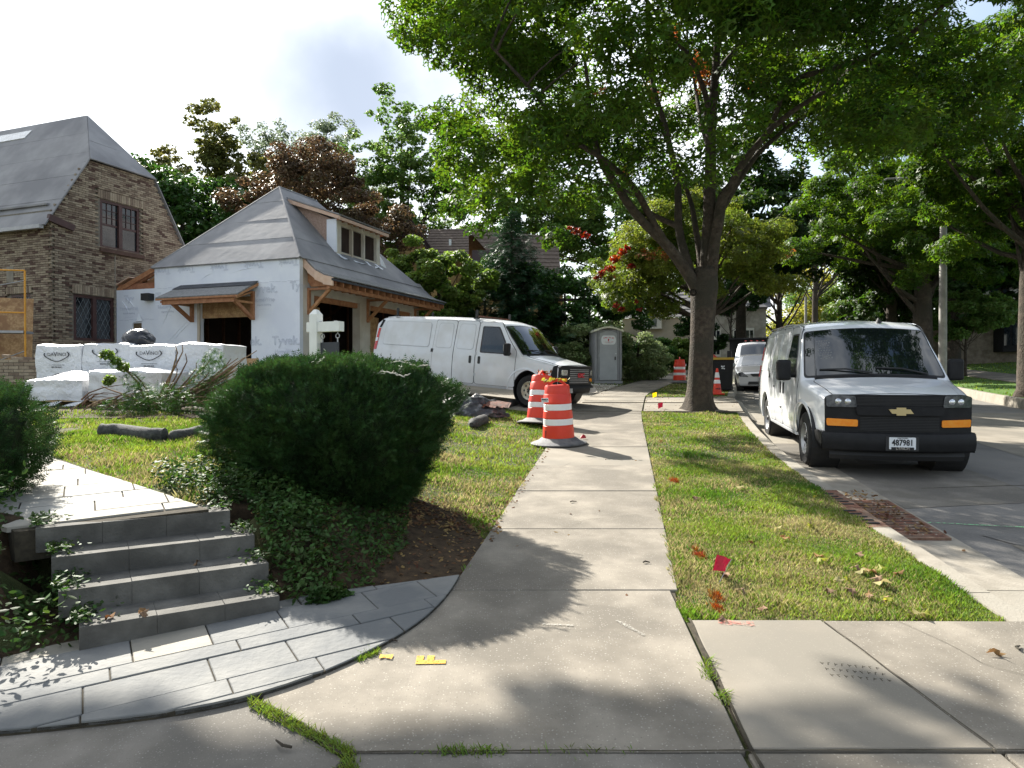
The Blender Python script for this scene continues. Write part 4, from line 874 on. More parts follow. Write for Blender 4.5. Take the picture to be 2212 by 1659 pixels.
# trees behind the houses, left to right
gtree(395, 36, 'shade_tree', 'round dark green tree behind the brick house roof', [(-.8, 0, 6.0, 4.3, 3.7), (2.0, 0, 6.2, 3.4, 3.3), (-3.4, 0, 6.4, 2.8, 2.9)], .3, 'leaf_dark', n=11000, size=.2, seed=12, cr=(.5, .8), ncl=190)
gtree(470, 45, 'shade_tree', 'tall loose olive tree rising behind the dark round tree', [(-.3, 0, 11.8, 1.9, 4.4), (-2.9, 0, 10.2, 2.0, 3.2), (-5.2, 0, 9.6, 1.8, 2.4), (2.0, 0, 9.6, 2.6, 3.2)], .3, 'leaf_olive', n=6500, size=.2, seed=13, cr=(.28, .6), ncl=230, hollow=.05)
gtree(655, 48, 'honey_locust', 'thin grey-green tree with airy top behind the copper beech', [(-2.2, 0, 12.9, 2.5, 2.1), (1.4, 0, 13.2, 2.6, 2.1), (-.4, 0, 10.5, 4, 2.4), (4.2, 0, 9.4, 2.4, 2.6)], .28, 'leaf_grey', n=8000, size=.15, seed=14, cr=(.28, .6), ncl=300, hollow=.05)
gtree(665, 34, 'copper_beech', 'copper beech with brown-red crown above the new garage roof', [(0, 0, 7.2, 3.2, 3.0), (-2.2, 0, 6.2, 2.2, 2.1), (2.4, 0, 5.6, 2.4, 2.2), (4.2, 0, 4.8, 1.9, 2.2), (.4, 0, 9.0, 2.1, 1.6)], .3, 'leaf_copper', n=17000, size=.125, seed=15, cr=(.35, .7), ncl=190)
gtree(868, 42, 'poplar_tree', 'tall light green tree with open limbs to the right of the copper beech', [(-.2, 0, 10.8, 2.6, 5.2), (-2.4, 0, 9.4, 2.0, 3.6), (2.4, 0, 8.8, 2.3, 4.2), (.2, 0, 6.0, 3, 3)], .34, 'leaf_poplar', n=11000, size=.17, seed=16, cr=(.3, .6), ncl=300, hollow=.05)
gtree(1120, 52, 'shade_tree', 'distant blue-green tree seen below the maple leaves', [(0, 0, 10, 4.6, 5.4), (-3, 0, 8, 3.2, 4), (3, 0, 8, 3.2, 4)], .3, 'leaf_poplar', n=8000, size=.22, seed=17, cr=(.4, .8), ncl=220, hollow=.1)
gtree(1330, 50, 'shade_tree', 'green tree far behind the maple limbs, left of its trunk', [(0, 0, 8.5, 5, 4.2), (-3.6, 0, 7, 3.6, 3.4), (3.4, 0, 8, 3.6, 3.4)], .3, 'leaf_poplar', n=9000, size=.22, seed=81, cr=(.4, .8), ncl=240, hollow=.1)
gtree(945, 27, 'dogwood_tree', 'bushy light green tree at the far end of the garage roof', [(0, 0, 3.3, 1.9, 1.6), (-.9, 0, 3.6, 1.2, 1.3), (1.0, 0, 3.1, 1.3, 1.3), (.1, 0, 1.7, 1.9, 1.3)], .12, 'leaf_light', n=11000, size=.12, seed=18, cr=(.22, .42), ncl=130)
gtree(1045, 30, 'dark_shrub', 'dark undergrowth between the garage and the spruce', [(0, 0, 2.4, 2.4, 2.0), (-2.2, 0, 1.8, 1.8, 1.5), (2, 0, 2.6, 2, 2.2)], .1, 'leaf_dark', n=6000, size=.15, seed=19, cr=(.4, .7), ncl=60, cat='shrub')
# spruce: layered boughs
def spruce(u, y, h, rad, seed, label):
    x = (u - 1106) / 1500 * y; base = Vector((x, y, surf(x, y))); root = thing('spruce_tree', label, 'tree', base); rg = np.random.default_rng(seed); b = MB(); b.tube([(0, 0, -.2), (0, 0, h * .96)], [.16, .02], 8); b.build('trunk', M['bark'], root)
    P = []; D = []; bm_ = MB()
    for k in range(150):
        z = h * (.06 + .93 * (k / 150)) ; th = k * 2.4; L = rad * (1 - (z / h) ** 1.15) * rg.uniform(.75, 1.12) + .1; nn = int(26 * L + 6)
        t = rg.uniform(.15, 1, nn); w_ = rg.normal(0, .10 + .12 * (1 - t)) ; px = np.cos(th) * L * t - np.sin(th) * w_; py = np.sin(th) * L * t + np.cos(th) * w_; pzz = z - .22 * L * t + .25 * L * t ** 3 + rg.normal(0, .05, nn)
        P.append(np.stack([px, py, pzz], 1)); D.append(np.tile([np.cos(th), np.sin(th), -.1], (nn, 1))); bm_.tube([(0, 0, z), (math.cos(th) * L * .9, math.sin(th) * L * .9, z - .1 * L)], [.025, .006], 3)
    P = np.concatenate(P); D = np.concatenate(D); T, F = leaf_template('sprig'); F = np.array(F); m = len(P); D = D + rg.normal(0, .35, (m, 3)); D /= np.linalg.norm(D, axis=1)[:, None]
    a = np.cross(D, np.array([0, 0, 1.])) + rg.normal(0, .3, (m, 3)); a -= D * (a * D).sum(1)[:, None]; a /= np.linalg.norm(a, axis=1)[:, None]; bb = np.cross(D, a); s = rg.uniform(.22, .36, m)
    V = P[:, None] + s[:, None, None] * (T[None, :, 0:1] * a[:, None] + T[None, :, 1:2] * D[:, None] + T[None, :, 2:3] * bb[:, None])
    link('crown', np_mesh('crown', V.reshape(-1, 3), (F[None] + (np.arange(m) * len(T))[:, None, None]).reshape(-1, 3), M['leaf_spruce']), root); bm_.build('limbs', M['bark'], root)
spruce(1105, 28.5, 6.4, 3.3, 31, 'dark green spruce with drooping boughs in front of the brown tiled roof')
gtree(1240, 29, 'dark_shrub', 'tall dark shrubs under the red-tipped maple, right of the spruce', [(0, 0, 2.4, 1.9, 2.1), (-1.8, 0, 2.4, 1.6, 2.1), (1.8, 0, 2.1, 1.6, 1.7)], .1, 'leaf_dark', n=8000, size=.13, seed=20, cr=(.3, .6), ncl=80, cat='shrub')
gtree(1078, 22.5, 'leafy_shrub', 'small bright green shrub behind the work van roof', [(0, 0, 1.35, .5, .55), (.1, 0, .7, .6, .5)], .04, 'leaf_bright', n=1600, size=.09, seed=22, cr=(.16, .26), ncl=26, cat='shrub')
gtree(1270, 27.6, 'spirea_shrub', 'wide grey-green spreading shrub left of the portable toilet', [(0, 0, 1.2, 1.4, 1.3), (-1.2, 0, .9, 1.0, .9), (.6, 0, 1.5, 1.1, .9)], .05, 'leaf_spirea', n=8000, size=.085, seed=23, cr=(.2, .4), ncl=80, cat='shrub')
gtree(1378, 29.6, 'spirea_shrub', 'wide grey-green spreading shrub right of the portable toilet', [(0, 0, 1.1, 1.35, 1.15), (-.9, 0, 1.5, 1, 1.0), (.9, 0, .8, .9, .8)], .05, 'leaf_spirea', n=8000, size=.085, seed=24, cr=(.2, .4), ncl=80, cat='shrub')
gtree(1412, 35.5, 'clipped_hedge', 'dark clipped hedge in front of the pale stone house', [(0, 0, 1.0, 1.5, .9), (-1.4, 0, 1.1, 1.1, .8)], .05, 'leaf_dark', n=5200, size=.09, seed=25, cr=(.2, .35), ncl=70, cat='hedge')
gtree(1462, 37, 'leafy_shrub', 'yellow-green shrub right of the dark hedge', [(0, 0, 1.1, .9, 1.0)], .05, 'leaf_light', n=2600, size=.12, seed=26, cr=(.2, .35), ncl=34, cat='shrub')
gtree(1500, 41, 'leafy_shrub', 'dense dark shrub against the pale stone house beside the trunk', [(0, 0, 1.8, 1.6, 1.7), (1.2, 0, 1.3, 1.1, 1.2)], .05, 'leaf_dark', n=4200, size=.13, seed=91, cr=(.25, .45), ncl=60, cat='shrub')
gtree(1578, 37, 'young_tree', 'slender young tree in front of the pale stone house', [(0, 0, 5, 1.5, 1.4), (.8, 0, 4.2, 1.2, 1), (-.6, 0, 4, 1.2, 1)], .06, 'leaf_dark', n=3600, size=.16, seed=27, cr=(.3, .5), ncl=44)
gtree(1682, 52, 'street_tree', 'dark street tree with a leaning fork above the parked truck', [(-.5, 0, 9.0, 3.4, 2.4), (2, 0, 9.8, 3, 2.4), (-3, 0, 8.6, 2.6, 2.2)], .3, 'leaf_dark', n=7500, size=.22, seed=28, cr=(.45, .8), ncl=100, fork=2.4)
gtree(1600, 40, 'street_tree', 'tall dark street tree beyond the yellowing maple', [(0, 0, 8.4, 5.6, 3.4), (3.4, 0, 7.4, 3.4, 2.4), (-3, 0, 7, 3, 2.2), (0, 0, 11.5, 4, 2.4)], .32, 'leaf_maple_dark', n=10000, size=.24, seed=71, cr=(.5, .9), ncl=190, fork=3.2)
gtree(1925, 41, 'street_tree', 'tall dark street tree left of the thick maple across the street', [(0, 0, 8.4, 5.0, 3.6), (-3.4, 0, 7.6, 3.4, 2.2), (0, 0, 12, 4, 2.4)], .32, 'leaf_maple_dark', n=11000, size=.2, seed=72, cr=(.5, .9), ncl=160, fork=3.2)
gtree(1760, 66, 'street_tree', 'farther street tree closing the end of the street', [(0, 0, 12.5, 4.6, 3.4), (4, 0, 13, 4, 3.4)], .3, 'leaf_maple_dark', n=6500, size=.28, seed=29, cr=(.6, 1.0), ncl=90, fork=6)
# right side of the street
gtree(1992, 29.5, 'street_maple', 'large maple with a thick trunk left of the lamp post across the street', [(0, 0, 8.2, 4.8, 3.6), (-3.4, 0, 6.6, 2.8, 2.4), (-1, -2, 5.6, 3.4, 1.6), (2.6, -1, 6.0, 3, 2.4)], .40, 'leaf_maple', 'maple5', n=10000, size=.24, seed=41, cr=(.4, .75), ncl=180, fork=3.0)
gtree(2058, 36, 'street_maple', 'dark maple with a leaning fork right of the lamp post', [(1.6, 0, 6.0, 3.8, 2.6), (-1, 0, 8, 4, 3), (3.6, -1, 7, 3, 3)], .36, 'leaf_maple_dark', 'leaf', n=9000, size=.22, seed=42, cr=(.45, .8), ncl=110, fork=2.2)
gtree(2226, 19.2, 'street_maple', 'maple at the right edge of the picture across the street', [(-.6, .2, 7.6, 4.2, 3.2), (-1.6, -.6, 6.6, 1.9, 1.7), (-1.6, .4, 4.9, 1.5, 1.0), (1.5, 0, 6.5, 3.4, 3)], .30, 'leaf_maple', 'maple5', n=10500, size=.2, seed=43, cr=(.35, .65), ncl=190, fork=3.2)
gtree(2085, 30, 'young_tree', 'small feathery tree on the shaded lawn across the street', [(0, 0, 2.6, 1.6, 1.1), (.9, 0, 2.9, 1.3, .9), (-.6, 0, 2.2, 1.0, .7)], .06, 'leaf_poplar', n=5200, size=.12, seed=44, cr=(.25, .45), ncl=70)
for i, (u, y, h) in enumerate(((1990, 42, 8), (2150, 50, 9), (1955, 56, 9), (2260, 34, 8))):
    gtree(u, y, 'shade_tree', ['dark tree deep behind the thick maple trunk', 'dark tree behind the house at the right edge', 'dark tree over the far end of the white van roof', 'dark tree beyond the right edge trunk'][i], [(0, 0, h * .75, h * .5, h * .36), (-h * .3, 0, h * .5, h * .32, h * .26)], .3, ['leaf_maple_dark', 'leaf_dark'][i % 2], n=6500, size=.26, seed=50 + i, cr=(.5, .9), ncl=90, fork=2.4)
for i, (u, y, h, lf) in enumerate(((1718, 76, 11.5, 'leaf_yellowgreen'), (1775, 84, 11, 'leaf_poplar'), (1832, 70, 8, 'leaf_light'), (1748, 62, 2.6, 'leaf_dark'), (1700, 58, 1.9, 'leaf_yellowgreen'), (1800, 60, 1.8, 'leaf_bright'), (1640, 62, 2.4, 'leaf_yellowgreen'))):
    gtree(u, y, ['shade_tree', 'shade_tree', 'shade_tree', 'clipped_bush', 'leafy_shrub', 'leafy_shrub', 'leafy_shrub'][i], ['sunlit yellow-green tree at the end of the street', 'pale green weeping tree right of the sunlit yellow tree', 'low green tree behind the far end of the white van roof', 'round dark bush under the sunlit yellow tree', 'bright yellow shrub above the black truck box', 'bright green shrub above the white van roof', 'yellow shrub left of the blue recycling bin'][i],
          [(0, 0, h * .6, h * .5, h * .42), (h * .2, 0, h * .4, h * .36, h * .3)], .12, lf, n=3800 if i < 3 else 1800, size=.26 if i < 3 else .16, seed=60 + i, cr=(h * .07, h * .14), ncl=60, cat='tree' if i < 3 else 'shrub')
# tall tree standing left of the picture, its high limbs reach over the garden
rr_ = random.Random(8); ot = thing('oak_tree', 'tall tree outside the left edge whose high limbs shade the foreground', 'tree', (-16.5, 15.0, surf(-16.5, 15)))
b = MB(); b.tube([(0, 0, -.3), (0, 0, .3), (0, 0, 5), (-.6, 0, 8.5), (-2, -.3, 11)], [.75, .5, .42, .34, .2], 10); b.build('trunk', M['bark_grey'], ot, smooth=60)
lb = MB(); cl = []
for u, v, r, h in ((1150, 1522, .09, 10.3), (1235, 1540, .12, 10.3), (1325, 1565, .15, 10.3), (1430, 1590, .16, 10.3), (1530, 1625, .08, 10.3), (1610, 1650, .08, 10.3), (1400, 1640, .15, 10.3), (1490, 1548, .07, 10.3), (1690, 1600, .04, 10.3), (1180, 1632, .07, 10.3), (1740, 1655, .06, 10.3), (1900, 1490, .09, 10.3), (1975, 1515, .12, 10.3), (2065, 1550, .12, 10.3), (2170, 1590, .13, 10.3), (1850, 1605, .07, 10.3), (2000, 1650, .12, 10.3), (2130, 1500, .05, 10.3), (300, 1640, .2, 11), (150, 1655, .22, 11), (60, 1640, .2, 11)):
    r_ = ray(u, v); k = CAM_Z / -(r_.z - .0647 * r_.y); g = Vector((r_.x * k, r_.y * k, CAM_Z + r_.z * k)); q = g + SUN_TO * ((h - g.z) / SUN_TO.z); c = q - ot.location; cl.append((c.x, c.y, c.z, r * 1.1))
for i in range(70):
    d = rdir(1, rng)[0]; cl.append((-6.5 + d[0] * 3, -1 + d[1] * 3, 10.5 + d[2] * 2.5, 1.1))
for c in cl[:21]:
    limb(lb, [(-.6, 0, 8.4), (c[0] * .55, c[1] * .5 + .4, c[2] + .6), (c[0], c[1], c[2] + .1)], .11, .02, 5, 3)
lb.build('limbs', M['bark_grey'], ot); p, nr = clump_pts(cl[:21], 60, .7, rg); p2, nr2 = clump_pts(cl[21:], 90, .6, rg)
V, F = leaves(np.concatenate([p, p2]), np.concatenate([nr, nr2]), .17, 'leaf', .5, rg); link('crown', np_mesh('crown', V, F, M['leaf_maple']), ot)
# far woods closing every gap low on the hill
P = []
for i in range(260):
    a = rng.uniform(-.9, .85); y = rng.uniform(95, 135); x = a * y; h = rng.uniform(5, 10) + (3 if a < .2 else 0)
    if .34 < a < .5 : h *= .5
    k = 75; d = rdir(k) * np.array([3.6, 3.6, h * .5]) * rng.uniform(.5, 1, (k, 1)); P.append(np.array([x, y, surf(x, y) + h * .5]) + d)
P = np.concatenate(P); V, F = leaves(P, np.tile([0, 0, 1.], (len(P), 1)), .9, 'leaf', .7); link('far_woods', np_mesh('far_woods', V, F, M['leaf_maple_dark']), kind='stuff', label='dark line of distant woods on the hill')
# ------------------------------------------------------------------ bricks
BR = [mat('brick_tan', (.25, .20, .145), .9, (.32, .262, .195), 9, 5, bump=.4, bscale=60), mat('brick_brown', (.15, .112, .085), .9, (.20, .15, .112), 9, 5, bump=.4, bscale=60),
      mat('brick_dark', (.085, .052, .042), .9, (.12, .075, .06), 9, 5, bump=.4, bscale=60), mat('brick_buff', (.29, .235, .17), .9, (.35, .29, .215), 9, 5, bump=.4, bscale=60), mat('brick_umber', (.195, .15, .11), .9, (.25, .195, .145), 9, 5, bump=.4, bscale=60)]
brick_mesh = {}
def one_brick(L, H, k):
    key = (round(L, 3), round(H, 3), k)
    if key not in brick_mesh: brick_mesh[key] = MB().box((0, 0, 0), (L, .05, H)).mesh('brick', BR[k])
    return brick_mesh[key]
def brick_wall(parent, P0, d, out_n, region, L=.205, H=.062, joint=.011, near=None, quota=300, soldier=(), seed=1, pick=None):
    """region(s, z) -> bool; P0 local origin, d unit along, out_n outward. Near bricks are parts, the rest one part."""
    rd = random.Random(seed); P0 = Vector(P0); d = Vector(d); on = Vector(out_n); rest = MB(); items = []
    ang = math.atan2(d.y, d.x); z = region[2]; row = 0
    while z < region[3]:
        s = region[0] - (L / 2 if row % 2 else 0)
        while s < region[1]:
            a = L - joint; sc = s + L / 2; zc = z + H / 2
            if region[4](sc, zc): items.append((sc, zc, a, H - joint, rd.choices(range(5), (30, 22, 11, 20, 17))[0], rd.uniform(0, .006)))
            s += L
        z += H; row += 1
    for (s0, s1, zz, hh) in soldier:
        s = s0
        while s < s1: items.append((s + .04, zz + hh / 2, .068, hh - .01, rd.choice((0, 3, 4, 1)), .008)); s += .078
    wm = parent.matrix_world if False else None
    if pick: items.sort(key=pick)
    for i, (sc, zc, a, h, k, o) in enumerate(items):
        c = P0 + d * sc + on * (o - .012) + Vector((0, 0, zc))
        if i < quota: link('brick', one_brick(a, h, k), parent, loc=c, rot=(0, 0, ang))
        else: rest.mat(k).box(c, (a, .05, h), rot=ang)
    if rest.v: rest.build('bricks', BR, parent, kind='stuff')

A_ = Vector((.35, .937, 0)).normalized(); B_ = Vector((-.937, .35, 0)).normalized()   # along the long side, along the front
PHI = math.atan2(A_.y, A_.x)                      # local x = A_ (receding), local y = B_ (to the left)
GC = Vector((-5.65, 18.5, 1.72))                  # near corner of the garage
garage = thing('garage', 'unfinished garage wrapped in white sheeting with a grey felt hip roof and open door bays', 'garage', GC, (0, 0, PHI))
# --- walls (local: x along A, y along B; the front wall is x = 0, the door wall is y = 0)
T = .14
w1 = MB()
def wall_y(mb, segs, x0, x1):  # front wall pieces (y range, z range)
    for y0, y1, z0, z1 in segs: mb.box(((x0 + x1) / 2, (y0 + y1) / 2, (z0 + z1) / 2), (x1 - x0, y1 - y0, z1 - z0))
wall_y(w1, [(0, 1.60, -.4, 3.25), (1.60, 3.41, 2.25, 3.25), (3.41, 5.1, -.4, 3.25), (1.6, 3.41, -.4, .0)], 0, T)
w1.build('front_wall', M['tyvek'], garage)
w2 = MB(); wall_y(w2, [(5.1, 5.62, -.4, 2.62), (5.62, 5.98, 1.62, 2.62), (5.62, 5.98, -.4, .6), (5.98, 6.62, -.4, 2.62)], .01, T); w2.build('link_wall', M['tyvek'], garage)
w3 = MB()
for x0, x1, z0, z1 in ((T, .62, -.4, 3.25), (.62, 2.94, 2.27, 3.25), (2.94, 3.47, -.4, 3.25), (3.47, 6.14, 2.27, 3.25), (6.14, 6.66, -.4, 3.25)): w3.box(((x0 + x1) / 2, .07, (z0 + z1) / 2), (x1 - x0, T, z1 - z0))
w3.build('door_wall', M['tyvek_dirty'], garage)
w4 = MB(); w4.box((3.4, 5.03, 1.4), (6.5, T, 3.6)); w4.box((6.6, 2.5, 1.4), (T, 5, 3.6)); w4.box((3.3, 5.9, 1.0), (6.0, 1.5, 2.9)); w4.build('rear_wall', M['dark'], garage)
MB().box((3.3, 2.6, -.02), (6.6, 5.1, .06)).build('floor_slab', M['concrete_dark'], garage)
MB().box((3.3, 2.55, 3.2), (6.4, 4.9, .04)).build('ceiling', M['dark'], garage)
st = MB()
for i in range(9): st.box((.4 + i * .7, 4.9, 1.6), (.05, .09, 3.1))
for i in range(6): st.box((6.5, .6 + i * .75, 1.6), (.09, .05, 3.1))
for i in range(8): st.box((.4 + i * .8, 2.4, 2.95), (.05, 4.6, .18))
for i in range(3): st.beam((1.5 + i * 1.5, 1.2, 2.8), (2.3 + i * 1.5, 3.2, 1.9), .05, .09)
st.build('framing', mat('lumber_shade_tint', (.10, .045, .025), .8, (.14, .065, .035), 9, 4), garage)  # studs coloured darker to imitate the dim bays, not aged wood
MB().box((.10, 2.5, 1.97), (.03, 1.80, .56)).build('header_board', M['osb'], garage)
MB().box((-.012, 3.44, 1.1), (.03, .09, 2.3)).build('door_jamb', M['tyvek_dirty'], garage)
MB().box((.06, 5.80, 1.12), (.04, .34, 1.0)).build('board', mat('brown_board', (.14, .10, .06), .8, (.18, .13, .08), 6, 4), garage)
fl_ = MB(); fl_.add([(-.01, 5.55, 1.68), (-.01, 5.98, 1.62), (-.10, 5.70, 1.66), (-.09, 5.62, 1.90), (-.05, 5.60, 1.80)], [(0, 1, 2), (0, 2, 4), (2, 3, 4)]); fl_.build('torn_wrap_flap', M['tyvek'], garage)
MB().box((-.09, 5.28, 2.36), (.2, .30, .2)).build('vent_box', M['black'], garage)
# door bays: sheets of strand board set inside, framed opening jambs
MB().box((1.02, .42, 1.02), (.85, .02, 2.0), rot=Matrix.Rotation(0, 3, 'Z')).build('board', M['osb'], garage)
MB().box((3.95, .3, 1.0), (.9, .02, 1.95), rot=Matrix.Rotation(R(2), 3, 'Y')).build('board', M['osb'], garage)
j = MB(); j.box((2.88, .10, 1.12), (.09, .26, 2.28)); j.build('door_jamb', M['tyvek_dirty'], garage)
hd = MB(); hd.box((1.78, .10, 2.20), (2.3, .1, .16)); hd.build('header_beam', M['lumber'], garage)
hd = MB(); hd.box((4.8, .10, 2.20), (2.6, .1, .16)); hd.build('header_beam', M['lumber'], garage)
# printing on the sheeting: read from the front, so text runs towards -y
def on_front(y, z, rot=0, x=-.012): return Matrix.Translation((x, y, z)) @ Matrix.Rotation(R(-90), 4, 'Z') @ Matrix.Rotation(R(90), 4, 'X') @ Matrix.Rotation(R(rot), 4, 'Z')
def on_side(x, z, y=-.01, rot=0): return Matrix.Translation((x, y, z)) @ Matrix.Rotation(R(90), 4, 'X') @ Matrix.Rotation(R(rot), 4, 'Z')
ink = MB()
for y, z in ((.44, 1.0), (1.16, 2.42), (.02, 2.46), (4.6, 2.35), (6.1, 2.35)):
    if y < .1: ink.text('Ty', .30, on_front(.14, z), outline=.004)
    elif y > 6: ink.text('Tyv', .26, on_front(y, z), outline=.003)
    else: ink.text('Tyvek.', .34, on_front(y, z), outline=.004)
    if .1 < y:
        ink.text('HomeWrap', .15, on_front(y, z - .29), outline=.002); ink.text('dupont building', .075, on_front(y, z - .43), .0006); ink.text('_________', .07, on_front(y, z - .52), .0006)
ink.text('ek.', .34, on_front(1.44, 1.0), outline=.004)
for y in (.35, 1.5, 2.7, 3.9, 4.8): ink.text('Tyvek', .26, on_front(y, 3.10, 180), outline=.003)
ink.text('vek', .30, on_side(.28, 2.46), outline=.003)
ink.build('print', M['tyvek_ink'], garage)['kind'] = 'stuff'
sm2 = MB()
for a, b, z in ((0.0, 5.1, 2.60), (5.1, 6.62, 1.72)):
    for i in range(int((b - a) / .2)): sm2.box((-.006, a + i * .2 + .1, z + .012 * math.sin(i * 2.1)), (.004, .17, .008))
sm2.build('tape_seam', M['tyvek_ink'], garage)['kind'] = 'stuff'
# wrinkles: long soft folds pulled in the sheeting
wr = MB()
for y0, z0, y1, z1 in ((3.5, 1.9, 5.0, .7), (3.6, 1.7, 4.6, .9), (4.2, 2.5, 5.0, 1.2), (1.2, 3.05, 2.6, 2.85), (2.8, 3.0, 3.5, 2.7), (6.3, 2.4, 5.9, 2.1), (6.4, 2.3, 6.1, 1.9)):
    wr.tube([(.004, y0, z0), (.002, (y0 + y1) / 2, (z0 + z1) / 2 + .04), (.004, y1, z1)], [.006, .016, .003], 6)
wr.build('wrap_fold', M['tyvek'], garage, smooth=True)['kind'] = 'stuff'
# --- roof in felt courses: planes cut into lapped strips
def felt_plane(parent, poly, up_dir, m, course=.95, lap=.005, name='felt_strip', th=.02, off=0.0):
    """poly: planar 3-D polygon; cut into strips across up_dir, each tilted so its lower edge laps the one below"""
    P = [Vector(p) for p in poly]; n = (P[1] - P[0]).cross(P[2] - P[1]).normalized()
    if n.z < 0: n = -n
    u = Vector(up_dir); u = (u - n * u.dot(n)).normalized(); r = u.cross(n); o = P[0]
    Q = [((p - o).dot(r), (p - o).dot(u)) for p in P]; lo = min(q[1] for q in Q); hi = max(q[1] for q in Q); xs = [q[0] for q in Q]; Qc = ccw(Q); t = lo; i = 0
    while t < hi - .02:
        c = clip_poly(Qc, [(min(xs) - 1, t), (max(xs) + 1, t), (max(xs) + 1, min(t + course, hi)), (min(xs) - 1, min(t + course, hi))])
        if len(c) > 2:
            b = MB(); top = []; bot = []
            for x, y in c: h = off + lap * (1 - (y - t) / course) + .004 * math.sin(x * 1.3 + i); top.append(o + r * x + u * y + n * (h + th)); bot.append(o + r * x + u * y + n * (off - .01))
            k = len(c); b.add(bot + top, [tuple(range(k-1, -1, -1)), tuple(range(k, 2*k))] + [(a, (a+1) % k, k + (a+1) % k, k + a) for a in range(k)]); b.build(name, m, parent, fix=True)
        t += course; i += 1
roof = MB().box((3.3, 2.55, 3.26), (6.5, 4.9, .03)).build('roof', M['osb'], garage)
e = .06; ze = 3.25 - e * 1.05; RP = (2.36, 2.55, 5.90); RR = (4.25, 2.55, 5.90)
felt_plane(roof, [(-e, -e, ze), RP, (-e, 5.1 + e, ze)], (0, 0, 1), M['felt'])
felt_plane(roof, [(-e, -e, ze), (6.66 + e, -e, ze), RR, RP], (0, 0, 1), M['felt'])
felt_plane(roof, [(-e, 5.1 + e, ze), RP, RR, (6.66 + e, 5.1 + e, ze)], (0, 0, 1), M['felt'])
felt_plane(roof, [(6.66 + e, -e, ze), (6.66 + e, 5.1 + e, ze), RR], (0, 0, 1), M['felt'])
hp = MB()
for a, b in (((-e, -e, ze), RP), ((-e, 5.1 + e, ze), RP), (RP, RR)): hp.tube([Vector(a) + Vector((0, 0, .02)), Vector(b) + Vector((0, 0, .02))], .035, 6)
hp.build('hip_cap', M['felt'], roof, smooth=True)
# flared lower roof over the doors
prof = [(.10, 3.33), (-.12, 3.08), (-.35, 2.88), (-.62, 2.74), (-.92, 2.66)]
for i in range(4):
    (y0, z0), (y1, z1) = prof[i], prof[i + 1]; b = MB(); b.slab([(.22, y0, z0 + .015), (6.9, y0, z0 + .015), (6.9 + (.12 if i == 3 else 0), y1, z1), (.22, y1, z1)], (0, -(z0 - z1), (y0 - y1)), .03); b.build('felt_strip', M['felt'] if i < 2 else M['felt_grit'], roof, fix=True)
bg_ = MB()
for (y0, z0), (y1, z1) in zip(prof[:-1], prof[1:]): bg_.slab([(.16, y0, z0 + .0), (.16, y1, z1 + .0), (.16, y1, z1 - .22), (.16, y0, z0 - .25)], (1, 0, 0), .05)
bg_.build('barge_board', M['lumber_pale'], roof)
for x in np.arange(.35, 6.9, .36):
    b = MB(); b.slab([(x, .0, 2.93), (x, -.4, 2.72), (x, -.88, 2.58), (x, -.88, 2.45), (x, -.1, 2.47), (x, 0, 2.62)], (1, 0, 0), .04); b.build('rafter_tail', M['lumber'], roof)
MB().box((3.5, -.91, 2.605), (6.7, .03, .06)).build('drip_edge', M['felt_dark'], roof); MB().box((3.5, -.75, 2.42), (6.6, .10, .10)).build('eave_beam', M['lumber'], roof)
for x in (.36, 3.3, 6.35):
    br = MB(); br.box((x, -.03, 2.08), (.09, .06, .72)); br.box((x, -.4, 2.40), (.08, .75, .06)); br.beam((x, -.05, 1.80), (x, -.72, 2.40), .08, .08, (1, 0, 0)); br.build('bracket', M['lumber'], garage)
# dormer facing the driveway
dy = .47; x0, x1, zb, zt_ = 2.32, 4.76, 3.74, 4.74
dface = MB(); dface.box(((x0 + x1) / 2, dy + .05, zt_ - .06), (x1 - x0, .1, .16)); dface.box(((x0 + x1) / 2, dy + .05, zb + .02), (x1 - x0, .1, .12))
for x, wd in ((x0 + .11, .26), (3.17, .07), (3.84, .07), (x1 - .09, .2)): dface.box((x, dy + .04, (zb + zt_) / 2), (wd, .14, zt_ - zb))
dormer = dface.build('dormer', M['tyvek_dirty'], garage)
for x in (x0 + .02, x1 - .06):
    ck = MB(); ck.slab([(x, dy + .1, zb), (x, dy + .1, zt_ + .02), (x, 2.0, 5.36)], (1, 0, 0), .04); ck.build('cheek', M['osb_pink'], dormer)
wp = MB(); wp.box((x0 - .02, dy + .12, (zb + zt_) / 2 + .02), (.05, .34, 1.0)); wp.build('wrap_fold', M['tyvek'], dormer)
ap = MB(); n = 14; vs = []
for i in range(n + 1):
    x = x0 - .05 + (x1 - x0 + .25) * i / n
    vs += [(x, dy - .01, zb + .02), (x, dy - .10 - .02 * math.sin(i * 2.3), zb - .09 + .02 * math.sin(i * 1.7)), (x, dy - .20 - .03 * math.sin(i * 1.3), zb - .16 + .03 * math.sin(i * 2.9 + 1))]
ap.add(vs, [(i*3, i*3+1, i*3+4, i*3+3) for i in range(n)] + [(i*3+1, i*3+2, i*3+5, i*3+4) for i in range(n)]); ap.add([(x1 + .1, dy - .02, zb), (x1 + .32, dy - .1, zb - .06), (x1 + .26, dy - .04, zb + .12), (x1 + .04, dy, zb + .34)], [(0, 1, 2, 3)]); ap.build('sill_wrap', M['tyvek'], dormer, smooth=True)
MB().box(((x0 + x1) / 2, 1.0, (zb + zt_) / 2), (x1 - x0 - .1, .9, zt_ - zb - .05)).build('shade_block', M['dark'], dormer)  # solid dark block standing in for shade behind the dormer openings
wf = MB()
